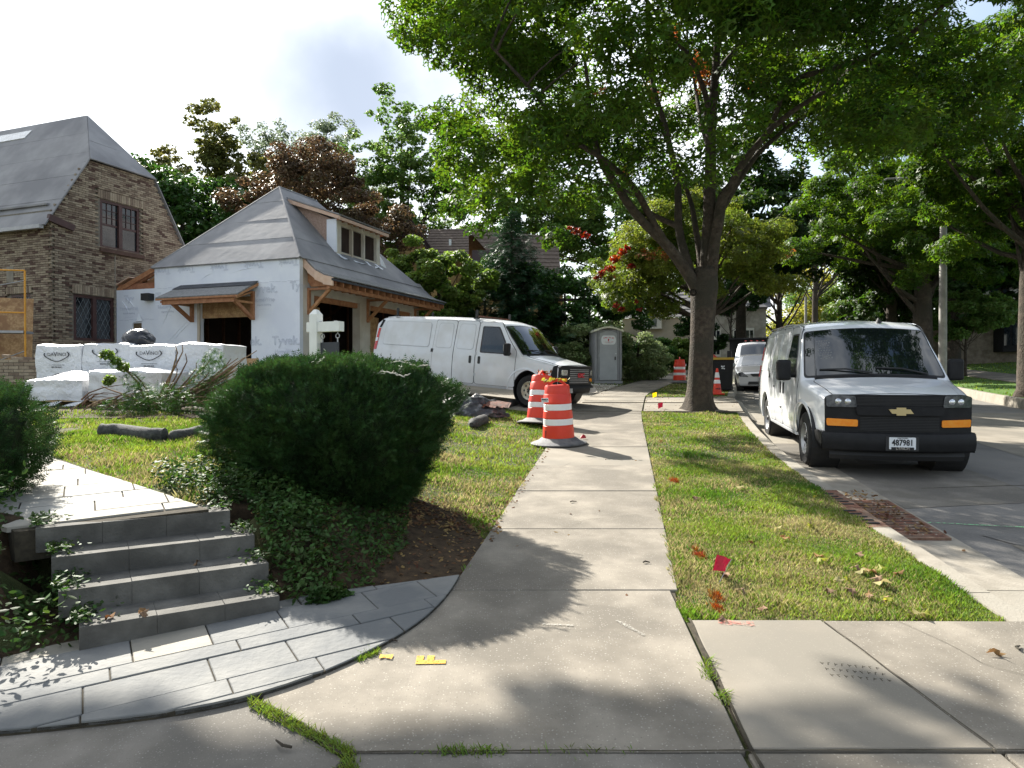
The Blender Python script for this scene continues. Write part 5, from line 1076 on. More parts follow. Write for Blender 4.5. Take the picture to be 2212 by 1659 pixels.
for a, b in ((x0 + .24, 3.135), (3.205, 3.805), (3.875, x1 - .19)):
    for xx in (a + .02, b - .02): wf.box((xx, dy + .16, (zb + zt_) / 2), (.04, .1, .84))
    wf.box(((a + b) / 2, dy + .16, zt_ - .15), (b - a, .1, .05))
wf.build('window_frame', M['lumber'], dormer)
felt_plane(dormer, [(x0 - .22, .22, 4.80), (x1 + .30, .22, 4.80), (x1 + .30, 2.1, 5.46), (x0 - .22, 2.1, 5.46)], (0, 1, .35), M['felt'], 1.0, .01, off=.03)
rb = MB(); rb.slab([(x0 - .2, .20, 4.80), (x0 - .2, 2.05, 5.45), (x0 - .2, 2.05, 5.33), (x0 - .2, .20, 4.69)], (1, 0, 0), .05); rb.box(((x0 + x1) / 2, .23, 4.74), (x1 - x0 + .4, .04, .09)); rb.build('barge_board', M['lumber_pale'], dormer)
rt = MB()
for i in range(9): rt.box((x0 + i * .32, .36, 4.755), (.04, .26, .07))
rt.build('rafter_tail', M['lumber'], dormer)['kind'] = 'stuff'
# awning over the side door, on the front wall
aw = MB(); aw.slab([(-.0, 1.39, 2.60), (-.0, 4.08, 2.60), (-.84, 4.14, 2.18), (-.84, 1.33, 2.18)], (-.42, 0, .84), .035); awning = aw.build('awning', M['felt_grit'], garage, fix=True)
MB().slab([(-.0, 1.36, 2.645), (-.0, 4.11, 2.645), (-.30, 4.12, 2.50), (-.30, 1.35, 2.50)], (-.42, 0, .84), .012).build('felt_strip', M['felt_dark'], awning, fix=True)
af = MB(); af.box((-.83, 2.74, 2.16), (.03, 2.82, .05)); af.box((-.74, 2.74, 2.08), (.08, 2.5, .13)); af.slab([(-.0, 1.35, 2.60), (-.85, 1.33, 2.17), (-.85, 1.33, 2.12), (0, 1.35, 2.52)], (0, 1, 0), .03)
for y in (1.55, 3.98): af.beam((-.03, y, 2.36), (-.8, y, 2.09), .05, .09, (0, 1, 0))
af.build('fascia', M['lumber'], awning)
for y in (1.52, 3.66):
    br = MB(); br.box((-.04, y, 1.98), (.08, .09, .78)); br.beam((-.06, y, 1.63), (-.72, y, 2.05), .09, .08, (0, 1, 0)); br.box((-.38, y, 2.05), (.7, .08, .06)); br.build('bracket', M['lumber'], awning)
# low lean-to rafters of the link wing
lr = MB()
for a, b in (((0.06, 6.62, 2.62), (.06, 5.08, 3.22)), ((.3, 6.62, 2.66), (.3, 5.08, 3.26)), ((.7, 6.62, 2.7), (.7, 5.08, 3.3)), ((.06, 6.7, 2.60), (1.2, 6.7, 2.66))): lr.beam(a, b, .04, .14)
lr.box((.09, 5.86, 2.72), (.05, 1.5, .16)); lr.build('rafter', M['lumber'], garage)
felt_plane(garage, [(.0, 6.75, 2.74), (.0, 6.1, 2.99), (2, 6.1, 3.0), (2, 6.75, 2.75)], (0, -1, .4), M['lumber_pale'], 2, 0, 'roof_board')

# ------------------------------------------------------------------ brick house
HK = Vector((-12.60, 18.98, 1.5)); house = thing('brick_house', 'tan and brown brick house with a clipped gable and grey felt roof', 'house', HK, (0, 0, PHI))
ZE = 4.72; SL = 1.62; XM = 2.24; ZP = 8.33; ZC = 6.5     # local eave z, slope, gable middle, ridge z, clip z
def verge(x): return ZP - SL * abs(x - XM)
gp = [(0, -.6), (4.48, -.6), (4.48, ZE - .05), (XM + (ZP - ZC) / SL, ZC), (XM - (ZP - ZC) / SL, ZC), (0, ZE - .05)]
wins = [(1.52, 2.88, 4.05, 5.48), (.68, 1.96, 1.29, 2.60)]
def wall_cut(mb, poly, holes, x_of, t=.12):
    """wall plate split round the holes: rows of clipped boxes"""
    cuts = sorted(set([poly_min for poly_min in (min(p[1] for p in poly), max(p[1] for p in poly))] + [h[2] for h in holes] + [h[3] for h in holes]))
    for z0, z1 in zip(cuts[:-1], cuts[1:]):
        hs = sorted([h for h in holes if h[2] <= z0 + 1e-6 and h[3] >= z1 - 1e-6]); xs = [min(p[0] for p in poly)] + [q for h in hs for q in h[:2]] + [max(p[0] for p in poly)]
        for a, b in zip(xs[::2], xs[1::2]):
            c = clip_poly(ccw(poly), [(a, z0), (b, z0), (b, z1), (a, z1)])
            if len(c) > 2: k = len(c); v0 = [x_of(x, z, 0) for x, z in c]; v1 = [x_of(x, z, t) for x, z in c]; mb.add(v0 + v1, [tuple(range(k-1, -1, -1)), tuple(range(k, 2*k))] + [(i, (i+1) % k, k + (i+1) % k, k + i) for i in range(k)])
wm = MB(); wall_cut(wm, gp, wins, lambda x, z, t: (x, .02 + t, z)); gwall = wm.build('gable_wall', M['mortar'], house, fix=True)
lp = [(0, -.6), (12, -.6), (12, ZE + .1), (0, ZE + .1)]; lh = [(.76, 1.56, 1.45, 2.56), (3.2, 4.4, 1.2, 2.9)]
wm = MB(); wall_cut(wm, lp, lh, lambda x, z, t: (.02 + t, x + .03, z)); lwall = wm.build('side_wall', M['mortar'], house, fix=True)
def reg_g(s, z):
    if not inside(gp, s, z): return False
    if s < .02 : return False
    for a, b, c, d_ in wins:
        if a - .09 < s < b + .09 and c < z < d_ + .26: return False
    return verge(s) - z > .04 and z > -.3
camL = Vector((0, 0, 0)) 
brick_wall(gwall, (0, -.02, 0), (1, 0, 0), (0, -1, 0), (0, 4.5, -.2, 8, reg_g), quota=300, soldier=((1.42, 2.98, 5.49, .25), (.60, 2.02, 2.61, .25)), seed=2, pick=lambda q: abs(q[1] - 3.2) + q[0] * .7)
def reg_l(s, z):
    for a, b, c, d_ in lh:
        if a - .09 < s < b + .09 and c < z < d_ + .22: return False
    return z < ZE - .1
brick_wall(lwall, (-.02, .03, 0), (0, 1, 0), (-1, 0, 0), (0, 2.9, -.2, ZE, reg_l), quota=300, soldier=((.68, 1.62, 2.57, .2),), seed=3, pick=lambda q: abs(q[1] - 3.2) + q[0] * .7)
# the doorless end behind
MB().box((4.5, 3, 1.8), (.1, 6, 6)).build('rear_wall', M['mortar'], house)
# windows
def win_frame(parent, x0, x1, z0, z1, to, mull=2, bars=None, lattice=False, m='brown_paint', name='window'):
    """to(x, z, depth) -> local point; depth positive inwards"""
    f = MB()
    def bar(xa, xb, za, zb, d0=.02, d1=.10):
        vs = [to(x, z, d) for d in (d0, d1) for x, z in ((xa, za), (xb, za), (xb, zb), (xa, zb))]; f.add(vs, [(3,2,1,0), (4,5,6,7), (0,1,5,4), (1,2,6,5), (2,3,7,6), (3,0,4,7)])
    fw_ = .08; bar(x0, x1, z1 - fw_, z1); bar(x0, x1, z0, z0 + fw_); bar(x0, x0 + fw_, z0 + fw_, z1 - fw_); bar(x1 - fw_, x1, z0 + fw_, z1 - fw_); cells = []
    L = (x1 - x0 - 2 * fw_ - (mull - 1) * .12) / mull
    for i in range(mull):
        a = x0 + fw_ + i * (L + .12); cells.append((a, a + L))
        if i < mull - 1: bar(a + L, a + L + .12, z0 + fw_, z1 - fw_, .0, .09)
    fr = f.build(name, M[m], parent, fix=True)
    for i, (a, b) in enumerate(cells):
        p = MB(); p.add([to(x, z, .075) for x, z in ((a, z0 + fw_), (b, z0 + fw_), (b, z1 - fw_), (a, z1 - fw_))], [(0, 1, 2, 3)]); p.build('pane', M['glass_dark'], fr)
        if bars:
            mb = MB(); zm = (z0 + z1) / 2
            def thin(xa, xb, za, zb): mb.add([to(x, z, d) for d in (.055, .07) for x, z in ((xa, za), (xb, za), (xb, zb), (xa, zb))], [(3,2,1,0), (4,5,6,7), (0,1,5,4), (1,2,6,5), (2,3,7,6), (3,0,4,7)])
            thin(a, b, zm - .03, zm + .03)
            for q in (1, 2): thin(a + (b - a) * q / 3 - .008, a + (b - a) * q / 3 + .008, zm, z1 - fw_)
            for q in (1, 2): thin(a, b, zm + (z1 - fw_ - zm) * q / 3 - .008, zm + (z1 - fw_ - zm) * q / 3 + .008)
            mb.build('glazing_bar', M[m], fr, kind='stuff', fix=True)
        if lattice:
            mb = MB(); W = b - a; Hh = z1 - z0 - 2 * fw_; n = 3; st_ = W / n; sh = st_ * 1.9
            for k in range(-8, 12):
                for sg in (1, -1):
                    # line from (a, z) rising by sh per st
                    zA = z0 + fw_ + k * sh; zB = zA + sg * W * (sh / st_); pA = [a, zA]; pB = [b, zB]; lo, hi = z0 + fw_, z1 - fw_; t0, t1 = 0, 1
                    for bound, s_ in ((lo, 1), (hi, -1)):
                        fa, fb = s_ * (zA - bound), s_ * (zB - bound)
                        if fa < 0 and fb < 0: t0 = 2
                        elif fa < 0: t0 = max(t0, fa / (fa - fb))
                        elif fb < 0: t1 = min(t1, fa / (fa - fb))
                    if t1 - t0 > .02: q = lambda t: (a + W * t, zA + (zB - zA) * t); mb.beam(to(*q(t0), .066), to(*q(t1), .066), .009, .006)
            mb.build('lead_lattice', M['lead'], fr, kind='stuff')
    return fr
tg = lambda x, z, d: (x, d, z); tl_ = lambda x, z, d: (d, x, z)
win_frame(gwall, 1.52, 2.88, 4.05, 5.48, tg, 2, bars=True); win_frame(gwall, .68, 1.96, 1.29, 2.60, tg, 2, lattice=True); win_frame(lwall, .79, 1.59, 1.45, 2.56, tl_, 1, lattice=True); win_frame(lwall, 3.23, 4.43, 1.2, 2.9, tl_, 2)
cu = MB(); vs = []
for i in range(9): x = 1.42 + i * .05; vs += [(x, .10 + .02 * (i % 2), 1.40), (x + .04 * math.sin(i), .10 + .02 * (i % 2), 2.5)]
cu.add(vs, [(2*i, 2*i+1, 2*i+3, 2*i+2) for i in range(8)]); 
sl = MB(); sl.box((1.1, .0, 1.40), (.12, 1.0, .06)); sl.build('sill', M['walk'], lwall) if False else None
MB().box((2.2, -.06, 3.98), (1.5, .12, .12)).build('sill', BR[2], gwall); MB().box((-.03, 1.18, 1.41), (.12, .9, .07)).build('sill', M['walk'], lwall)
pale = MB(); pale.box((-.035, 1.55, 3.12), (.02, .28, .44)); pale.build('patch_board', M['kerb'], lwall)
rp = MB(); rp.tube([(1.97, -.03, 3.95), (1.97, -.03, 2.6), (1.97, -.03, .4)], .02, 6); rp.build('mortar_streak', M['kerb'], gwall)
# roof
hroof = MB().box((2.24, 4, ZE + .3), (4.3, 7.5, .05)).build('roof', M['felt'], house)
pm = 1.42; ex = -.22; zx = verge(ex)
felt_plane(hroof, [(ex, -.12, zx), (XM - (ZP - ZC) / SL, -.12, ZC), (XM, pm, ZP), (XM, 13, ZP), (ex, 13, zx)], (0, 0, 1), M['felt'])
felt_plane(hroof, [(4.48 - ex, -.12, zx), (XM + (ZP - ZC) / SL, -.12, ZC), (XM, pm, ZP), (XM, 13, ZP), (4.48 - ex, 13, zx)], (0, 0, 1), M['felt'])
felt_plane(hroof, [(XM - (ZP - ZC) / SL - .02, -.14, ZC), (XM + (ZP - ZC) / SL + .02, -.14, ZC), (XM, pm, ZP)], (0, 0, 1), M['felt_dark'] if False else M['felt'])
gu = MB(); gu.box((ex - .02, 6.4, zx - .03), (.12, 12.8, .10)); gu.build('gutter', M['alu'], hroof)
MB().box((.25, -.09, ZE - .22), (.75, .10, .18), rot=Matrix.Rotation(R(12), 3, 'Y')).build('eave_board', M['brown_paint'], house)
MB().slab([(XM - .16, 3.6, ZP - .26), (XM - .16, 5.4, ZP - .26), (XM - .34, 5.3, ZP - .55), (XM - .34, 3.7, ZP - .55)], (-.85, 0, .53), .05).build('skylight', M['wrap2'], hroof)

# low terrace wall of the house with loose bricks on top
tw0 = Vector((-12.6, 13.3, 1.2)); tw = thing('terrace_wall', 'low dark brick terrace wall left of the pallets with loose bricks on top', 'wall', tw0, (0, 0, R(-4)))
MB().box((1.25, .15, .21), (4.9, .22, 1.3)).build('core', M['mortar'], tw)
brick_wall(tw, (-1.2, .035, 0), (1, 0, 0), (0, -1, 0), (0, 4.9, -.3, .86, lambda s, z: True), seed=6, quota=300, pick=lambda q: -q[0])
for i in range(14):
    if i in (7,): continue
    o = link('loose_brick', one_brick(.2, .055, [0, 1, 3, 0, 4][i % 5]), loc=tw0 + Vector((.9 + i * .225, .14 - i * .016, .90 + (.045 if i % 3 == 0 else 0))), rot=(random.uniform(-.1, .1), random.uniform(-.06, .06), random.uniform(-.5, .4)), label='loose brick laid on top of the low terrace wall', cat='brick', group='loose bricks on the terrace wall')

# scaffold frame at the left edge
sc = thing('scaffold', 'yellow scaffold frame with grey braces standing before the brick house', 'scaffold', (-12.55, 17.25, 1.45), (0, 0, R(10)))
fr_ = MB()
for x in (-.9, .42): fr_.tube([(x, 0, 0), (x, 0, 2.95)], .024, 8)
for z in (.1, 1.9, 2.95): fr_.tube([(-.9, 0, z), (.42, 0, z)], .02, 8)
fr_.build('frame', M['yellow'], sc); 
fr2 = MB()
for x in (-.9, .42): fr2.tube([(x, -1.5, -.1), (x, -1.5, 2.95)], .024, 8)
for a, b in (((-.9, 0, 2.4), (.42, 0, 2.7)), ((-.9, 0, .4), (.42, 0, .95))):
    br = MB(); br.tube([a, b], .013, 6); br.build('brace', M['alu'], sc)
pl = MB(); pl.box((-.25, .2, 1.42), (1.3, .5, .06)); pl.build('plank', M['alu'], sc)
ob = MB(); ob.box((0, 0, 1.15), (1.1, .02, 2.3), rot=Matrix.Rotation(R(-6), 3, 'X')); tag(ob.build('plywood_sheet', M['osb'], loc=(-13.0, 17.9, 1.5), rot=(0, 0, R(20))), 'brown plywood sheet leaning behind the scaffold at the left edge', 'board')
# strand board sheets leaning on the garage near the pallets
wl = lambda y, x=-.0, z=0: GC + A_ * x + B_ * y + Vector((0, 0, z))
ob = MB(); wall_cut(ob, [(-.62, 0), (.62, 0), (.62, .78), (-.62, .78)], [(-.3, -.16, .2, .42), (.42, .46, .1, .6)], lambda x, z, t: (x, t, z), .015); q = wl(1.05, -1.2); tag(ob.build('strand_board_sheet', M['osb'], loc=(q.x, q.y, 1.45), rot=(R(-8), 0, PHI - R(90))), 'offcut of strand board with a square hole, propped by the garage corner', 'board')

# ------------------------------------------------------------------ houses up the hill
def shingle_roof(parent, pts, m='shingle', course=.32): felt_plane(parent, pts, (0, 0, 1), M[m], course, .03, 'shingle_course', .01)
tud = thing('tudor_house', 'brown tiled house with ochre walls and dark timbers half hidden by trees', 'house', (-1.2, 37, surf(-1.2, 37) - 2.0), (0, 0, R(-4)))
MB().box((.7, 2.5, 2.6), (6.4, 5, 5.4)).build('wall', M['stucco'], tud); MB().box((-2.4, 2.6, 3.6), (2.6, 4.6, 6.2)).build('wall', M['stucco'], tud)
tr = MB().box((0, 2.5, 5.2), (7, 5, .1)).build('roof', M['shingle'], tud)
shingle_roof(tr, [(1.6, -.4, 5.0), (3.9, -.4, 4.6), (3.6, 2.6, 8.2), (-1.6, 2.6, 8.6)]); shingle_roof(tr, [(-1.6, 5.6, 5.0), (3.6, 5.6, 5.0), (3.6, 2.6, 8.2), (-1.6, 2.6, 8.6)])
shingle_roof(tr, [(-3.6, -.8, 6.4), (-3.6, 2.2, 8.7), (-1.4, 2.2, 8.7), (-1.0, -.8, 6.4)])
gb = MB(); gb.slab([(-5.0, -.2, 5.4), (-3.2, -.2, 5.4), (-3.2, -.2, 6.8), (-4.1, -.2, 8.4), (-5.0, -.2, 6.6)], (0, 1, 0), .2); gb.box((-3.4, 1.5, 4.2), (3.2, 3, 4.5)); gb.build('gable', M['stucco'], tud)
shingle_roof(tr, [(-4.15, -.4, 8.6), (-2.9, -.4, 6.9), (-2.9, 3, 6.9), (-4.15, 3, 8.6)]); 
tb_ = MB(); tb_.beam((-4.15, -.45, 8.62), (-5.25, -.45, 6.3), .12, .16); tb_.beam((-4.15, -.45, 8.62), (-2.9, -.45, 6.8), .12, .16)
for x in (4.0, 4.55, 5.0, 5.3, 3.4): tb_.box((x, -.05, 3.6), (.12, .1, 2.2))
for z in (4.4, 2.8): tb_.box((3.8, -.05, z), (3.4, .1, .14))
tb_.build('timber', M['timber'], tud)['kind'] = 'stuff'
MB().box((2.9, -.03, 3.7), (.6, .06, 1.1)).build('window', M['glass_dark'], tud); MB().box((4.78, -.03, 3.7), (.3, .06, 1.3)).build('window', M['glass_dark'], tud)
MB().box((-2.2, .6, 6.6), (.12, .12, 2.4)).build('downpipe', M['white_wood'], tud)
MB().slab([(-.9, -.6, 4.3), (-.9, -.6, 6.2), (-1.0, .6, 7.2), (1.0, .6, 7.2), (1.0, -.6, 4.8)], (0, 1, 0), .15).build('dark_gable', M['timber'], tud)
ps = thing('stone_house', 'pale stone house with white framed windows behind the big maple trunk', 'house', (13.5, 50, surf(13.5, 50)), (0, 0, R(-16)))
psw = MB(); psw.box((2.0, 3, 1.9), (5, 6, 4.4)); psw.build('wall', M['pale_stone'], ps)
MB().box((-3.0, 4, 1.6), (5.4, 5, 4.2)).build('wall', mat('pale_stucco', (.42, .39, .32), .9, (.48, .45, .38), 2, 4), ps)
pr = MB().box((2, 3, 4.1), (5.2, 6.2, .1)).build('roof', M['felt'], ps); felt_plane(pr, [(-.9, -.3, 4.1), (4.8, -.3, 4.1), (4.8, 3, 7), (-.9, 3, 7)], (0, 0, 1), M['felt'], .5, .03, 'shingle_course'); felt_plane(pr, [(-5.9, 1.2, 3.7), (-.6, 1.2, 3.7), (-.6, 4, 6), (-5.9, 4, 6)], (0, 0, 1), M['felt'], .5, .03, 'shingle_course')
for x in (.35, 1.15, 2.6, 3.4):
    wf_ = MB(); wf_.box((x, -.03, 1.7), (.62, .08, 2.0)); f_ = wf_.build('window', M['white_wood'], ps)
    for dx in (-.13, .13):
        for dz_ in (-.45, .45): MB().box((x + dx, -.08, 1.7 + dz_), (.2, .03, .78)).build('pane', M['glass_dark'], f_)
dmr = MB(); dmr.box((-3.4, 1.3, 3.3), (1.3, .8, .9)); dmr = dmr.build('dormer', M['white_wood'], ps); MB().slab([(-4.3, .8, 3.7), (-2.5, .8, 3.7), (-3.4, .8, 4.4)], (0, 1, 0), 1).build('roof', M['felt'], dmr); MB().box((-3.4, .88, 3.3), (.6, .04, .6)).build('pane', M['glass_dark'], dmr)
MB().slab([(-.3, -.6, 3.6), (-.15, -.6, 3.7), (1.2, -.6, 1.9), (1.0, -.6, 1.9)], (0, 1, 0), .4).build('bargeboard', M['white_wood'], ps)
rx, ry = (2185 - 1106) / 1500 * 41, 41
rh = thing('stone_house', 'shaded stone house with a bay window under a copper roof at the right edge', 'house', (rx, ry, surf(rx, ry)), (0, 0, R(-30)))
MB().box((1.6, 3, 2.4), (9, 6, 5)).build('wall', M['brown_stone'], rh); MB().box((1.0, -.06, 3.6), (6, .1, 1.3)).build('wall', M['pale_stone'], rh)
rr2 = MB().box((1.6, 3, 5), (9.2, 6.2, .1)).build('roof', M['felt'], rh); felt_plane(rr2, [(-3.1, -.4, 4.9), (6.3, -.4, 4.9), (6.3, 3, 7.6), (-3.1, 3, 7.6)], (0, 0, 1), M['felt'], .5, .03, 'shingle_course')
bay = MB(); bay.prism([(-.9, 0), (-.5, -.7), (.7, -.7), (1.1, 0)], .6, 2.5); bay = bay.build('bay_window', M['black_plastic'], rh)
bb = MB(); bb.add([(-1.1, .02, 2.5), (-.6, -.85, 2.5), (.8, -.85, 2.5), (1.3, .02, 2.5), (-.3, .02, 3.5), (.5, .02, 3.5)], [(0, 1, 4), (1, 2, 5, 4), (2, 3, 5)]); bb.build('copper_roof', mat('aged_copper', (.13, .10, .10), .6, (.19, .15, .15), 5, 4), bay)
for x in (-.3, .1, .5): MB().box((x, -.72, 1.6), (.28, .04, 1.3)).build('pane', M['glass_dark'], bay)
for x in (-.6, 1.2, 2.4): MB().box((x, -.13, 4.15), (.9, .06, 1.2)).build('window', M['glass_dark'], rh)
MB().box((-4.6, 2, 1.4), (5, 2, 3)).build('wing_wall', M['brown_stone'], rh)
# ------------------------------------------------------------------ vehicles: lofted bodies with patches laid on their surface
class Body:
    """x right, forward +y (front bumper at y = 0, so the car lies in y < 0); q below is the distance from the front"""
    def __init__(s, L, zt, rc, wz, plan, z0, bend, crown=.04, nose=.10, tail=.10):
        s.L, s.zt_, s.rc_, s.wz, s.pl, s.z0_, s.bd, s.crown, s.nose, s.tail = L, zt, rc, wz, plan, z0, bend, crown, nose, tail
    def I(s, t, v): return float(np.interp(v, [a for a, b in t], [b for a, b in t]))
    def zt(s, q): return s.I(s.zt_, q)
    def rc(s, q): return s.I(s.rc_, q)
    def hw(s, q, z): return s.I(s.wz, z) * s.I(s.pl, q)
    def bend(s, x, q): return s.I(s.bd, q) * (abs(x) / .95) ** 2.4
    def P(s, x, q, z, off=0): return Vector((x, -(q + s.bend(x, q)) + off, z))
    def side(s, q, z, off, sg=1):
        x = s.hw(q, z); zz = s.zt(q) - s.rc(q)
        if z > zz: t = min(1, (z - zz) / s.rc(q)); x = s.hw(q, zz) - s.rc(q) * (1 - math.sqrt(max(0, 1 - t * t)))
        v = s.P(sg * x, q, z); v.x += sg * off; return v
    def topz(s, x, q):
        m = s.hw(q, s.zt(q) - s.rc(q)); xi = m - s.rc(q); ax = abs(x)
        if ax <= xi: return s.zt(q) - s.crown * (ax / xi) ** 2
        t = min(1, (ax - xi) / s.rc(q)); return s.zt(q) - s.crown * (1) - (s.rc(q) - s.crown) * (1 - math.sqrt(max(0, 1 - t * t)))
    def top(s, x, q, off):
        e = .02; n = Vector((0, (s.zt(q + e) - s.zt(q - e)) / (2 * e), 1)).normalized(); v = s.P(x, q, s.topz(x, q)); return v + Vector((0, n.y, n.z)) * off
    def mesh(s, name, m, parent, arches=(), smooth=40, st=None):
        qs = st or sorted(set([s.nose] + [s.nose + .03, s.nose + .08] + list(np.arange(.3, s.L - .2, .12)) + [a for a, b in s.zt_ if s.nose < a < s.L - s.tail] + [s.L - s.tail - .12, s.L - s.tail - .04, s.L - s.tail])); vs = []; K = None
        for q in qs:
            z0 = s.I(s.z0_, q); zt = s.zt(q); rc = s.rc(q); zs = np.linspace(z0, zt - rc, 11); sec = [(0, z0), (s.hw(q, z0) * .93, z0)]
            sec += [(s.hw(q, z), z) for z in zs]
            m_ = s.hw(q, zt - rc)
            for a in (25, 50, 72, 90): sec.append((m_ - rc + rc * math.cos(R(a)), zt - rc + (rc - s.crown) * math.sin(R(a))))
            xi = m_ - rc
            for f in (.75, .5, .25, 0): sec.append((xi * f, zt - s.crown * f * f))
            full = [(x, z) for x, z in sec] + [(-x, z) for x, z in sec[1:-1]][::-1]; K = len(full)
            for x, z in full: vs.append(s.P(x, q, z))
        n = len(qs); b = MB(); b.add(vs, [(i*K+k, i*K+(k+1) % K, (i+1)*K+(k+1) % K, (i+1)*K+k) for i in range(n-1) for k in range(K)] + [tuple(range(K-1, -1, -1)), tuple((n-1)*K + k for k in range(K))])
        me = b.mesh(name, m, False, True); o = bpy.data.objects.new(name, me)
        if arches:
            cm = MB()
            for q, z, r in arches:
                for sg in (1, -1):
                    prof = [(0.001, .58 * sg), (r, .58 * sg), (r, 1.25 * sg), (0.001, 1.25 * sg)]; cm.lathe(prof, 36, (0, -q, z), 'X')
            co = bpy.data.objects.new('c', cm.mesh('c', m, False, True)); COL.objects.link(co); COL.objects.link(o)
            md = o.modifiers.new('b', 'BOOLEAN'); md.object = co; md.operation = 'DIFFERENCE'; md.solver = 'EXACT'; md.use_self = True
            dg = bpy.context.evaluated_depsgraph_get(); me2 = bpy.data.meshes.new_from_object(o.evaluated_get(dg)); me2.name = name
            COL.objects.unlink(o); bpy.data.objects.remove(o); bpy.data.objects.remove(co); me = me2
            if not me.materials: me.materials.append(m)
            else: me.materials[0] = m
            while len(me.materials) > 1: me.materials.pop()
        me.shade_smooth(); me.set_sharp_from_angle(angle=R(smooth)); return link(name, me, parent)
def rpoly(pts, r=.05, n=4):
    """a polygon with rounded corners"""
    out_ = []; N_ = len(pts)
    for i in range(N_):
        p0, p1, p2 = Vector(pts[i-1]), Vector(pts[i]), Vector(pts[(i+1) % N_]); a = (p0 - p1); b = (p2 - p1); k = min(r, a.length * .45, b.length * .45); A1 = p1 + a.normalized() * k; B1 = p1 + b.normalized() * k
        for j in range(n + 1): t = j / n; q = A1 * (1-t) ** 2 + p1 * 2 * t * (1-t) + B1 * t * t; out_.append((q.x, q.y))
    return out_
def patch(name, poly, fn, m, parent, off=.003, skirt=.012, cell=.09, smooth=True, **k):
    bm = bmesh.new(); f = bm.faces.new([bm.verts.new((x, y, 0)) for x, y in poly])
    for ax in (0, 1):
        lo = min(p[ax] for p in poly); hi = max(p[ax] for p in poly); t = math.floor(lo / cell) * cell + cell
        while t < hi:
            co = [0, 0, 0]; co[ax] = t; no = [0, 0, 0]; no[ax] = 1; bmesh.ops.bisect_plane(bm, geom=bm.verts[:] + bm.edges[:] + bm.faces[:], plane_co=co, plane_no=no); t += cell
    bd = [e for e in bm.edges if len(e.link_faces) == 1]; r = bmesh.ops.extrude_edge_only(bm, edges=bd); nv = set(v for v in r['geom'] if isinstance(v, bmesh.types.BMVert))
    for v in bm.verts: v.co = fn(v.co.x, v.co.y, off if v not in nv else off - skirt)
    bmesh.ops.recalc_face_normals(bm, faces=bm.faces); me = bpy.data.meshes.new(name); bm.to_mesh(me); bm.free(); me.materials.append(m)
    if smooth: me.shade_smooth(); me.set_sharp_from_angle(angle=R(30))
    return link(name, me, parent, **k)
def wheel(parent, x, q, r, wd, rimmat, sg, holes=8, rr=.58, spoke=False):
    t = MB(); w2 = wd / 2; t.lathe([(r * rr, -w2 * .85), (r * .72, -w2), (r * .93, -w2 * .95), (r, -w2 * .72), (r, w2 * .72), (r * .93, w2 * .95), (r * .72, w2), (r * rr, w2 * .85), (r * rr, -w2 * .85)], 32, (0, 0, 0), 'X')
    wh = t.build('wheel', M['tyre'], parent, smooth=30, fix=True); wh.location = (x, -q, r - .005)
    d = sg; rm = MB(); R1 = r * rr
    rm.lathe([(R1 * 1.04, d * w2 * .9), (R1 * 1.0, d * w2 * .95), (R1 * .93, d * w2 * .72), (R1 * .80, d * w2 * .42), (R1 * .62, d * w2 * .62), (R1 * .42, d * w2 * .66), (R1 * .38, d * w2 * .5), (R1 * .25, d * w2 * .5), (.001, d * w2 * .5)], 28, (0, 0, 0), 'X'); o = rm.build('rim', rimmat, wh, smooth=40, fix=True)
    h = MB(); 
    for k in range(holes):
        a = 2 * math.pi * k / holes; c = Vector((d * w2 * .60, math.cos(a) * R1 * .72, math.sin(a) * R1 * .72)); h.add([c + Vector((d * .012, math.cos(a) * u * R1 * .10 - math.sin(a) * v * R1 * .13, math.sin(a) * u * R1 * .10 + math.cos(a) * v * R1 * .13)) for u, v in [(math.cos(t_ * .785), math.sin(t_ * .785)) for t_ in range(8)]], [tuple(range(8))])
    h.lathe([(R1 * .22, d * w2 * .52), (R1 * .22, d * w2 * .8), (R1 * .14, d * w2 * .95), (.001, d * w2 * .95)], 14, (0, 0, 0), 'X')
    for k in range(8): a = 2 * math.pi * (k + .5) / 8; h.box((d * w2 * .58, math.cos(a) * R1 * .31, math.sin(a) * R1 * .31), (.03, .025, .025))
    h.build('hub', M['black'], wh); return wh
def arch_lip(parent, B, q0, z0, r, sg, m):
    b = MB(); pts = []
    a0 = math.degrees(math.asin(max(-1, (B.I(B.z0_, q0) - z0) / r)))
    for k in range(25): a = R(a0 + (180 - 2 * a0) * k / 24); pts.append((q0 - r * math.cos(a), z0 + r * math.sin(a)))
    vs = []
    for i, (q, z) in enumerate(pts):
        dx, dz = q - q0, z - z0
        for f, off in ((1.0, -.03), (1.0, .012), (1.06, .014), (1.12, -.004)): p = B.side(q0 + dx * f, z0 + dz * f, off, sg); vs.append(p)
    n = len(pts); b.add(vs, [(i*4+j, i*4+j+1, (i+1)*4+j+1, (i+1)*4+j) for i in range(n-1) for j in range(3)]); b.build('arch_lip', m, parent, smooth=True, fix=True)
def well(parent, q, z, r):
    b = MB()
    for sg in (1, -1): b.lathe([(r - .004, sg * .965), (r - .006, sg * .59), (.001, sg * .59)], 30, (0, -q, z), 'X')
    b.box((0, -q, z + .02), (1.2, .2, .2)); b.build('wheel_well', M['black'], parent)

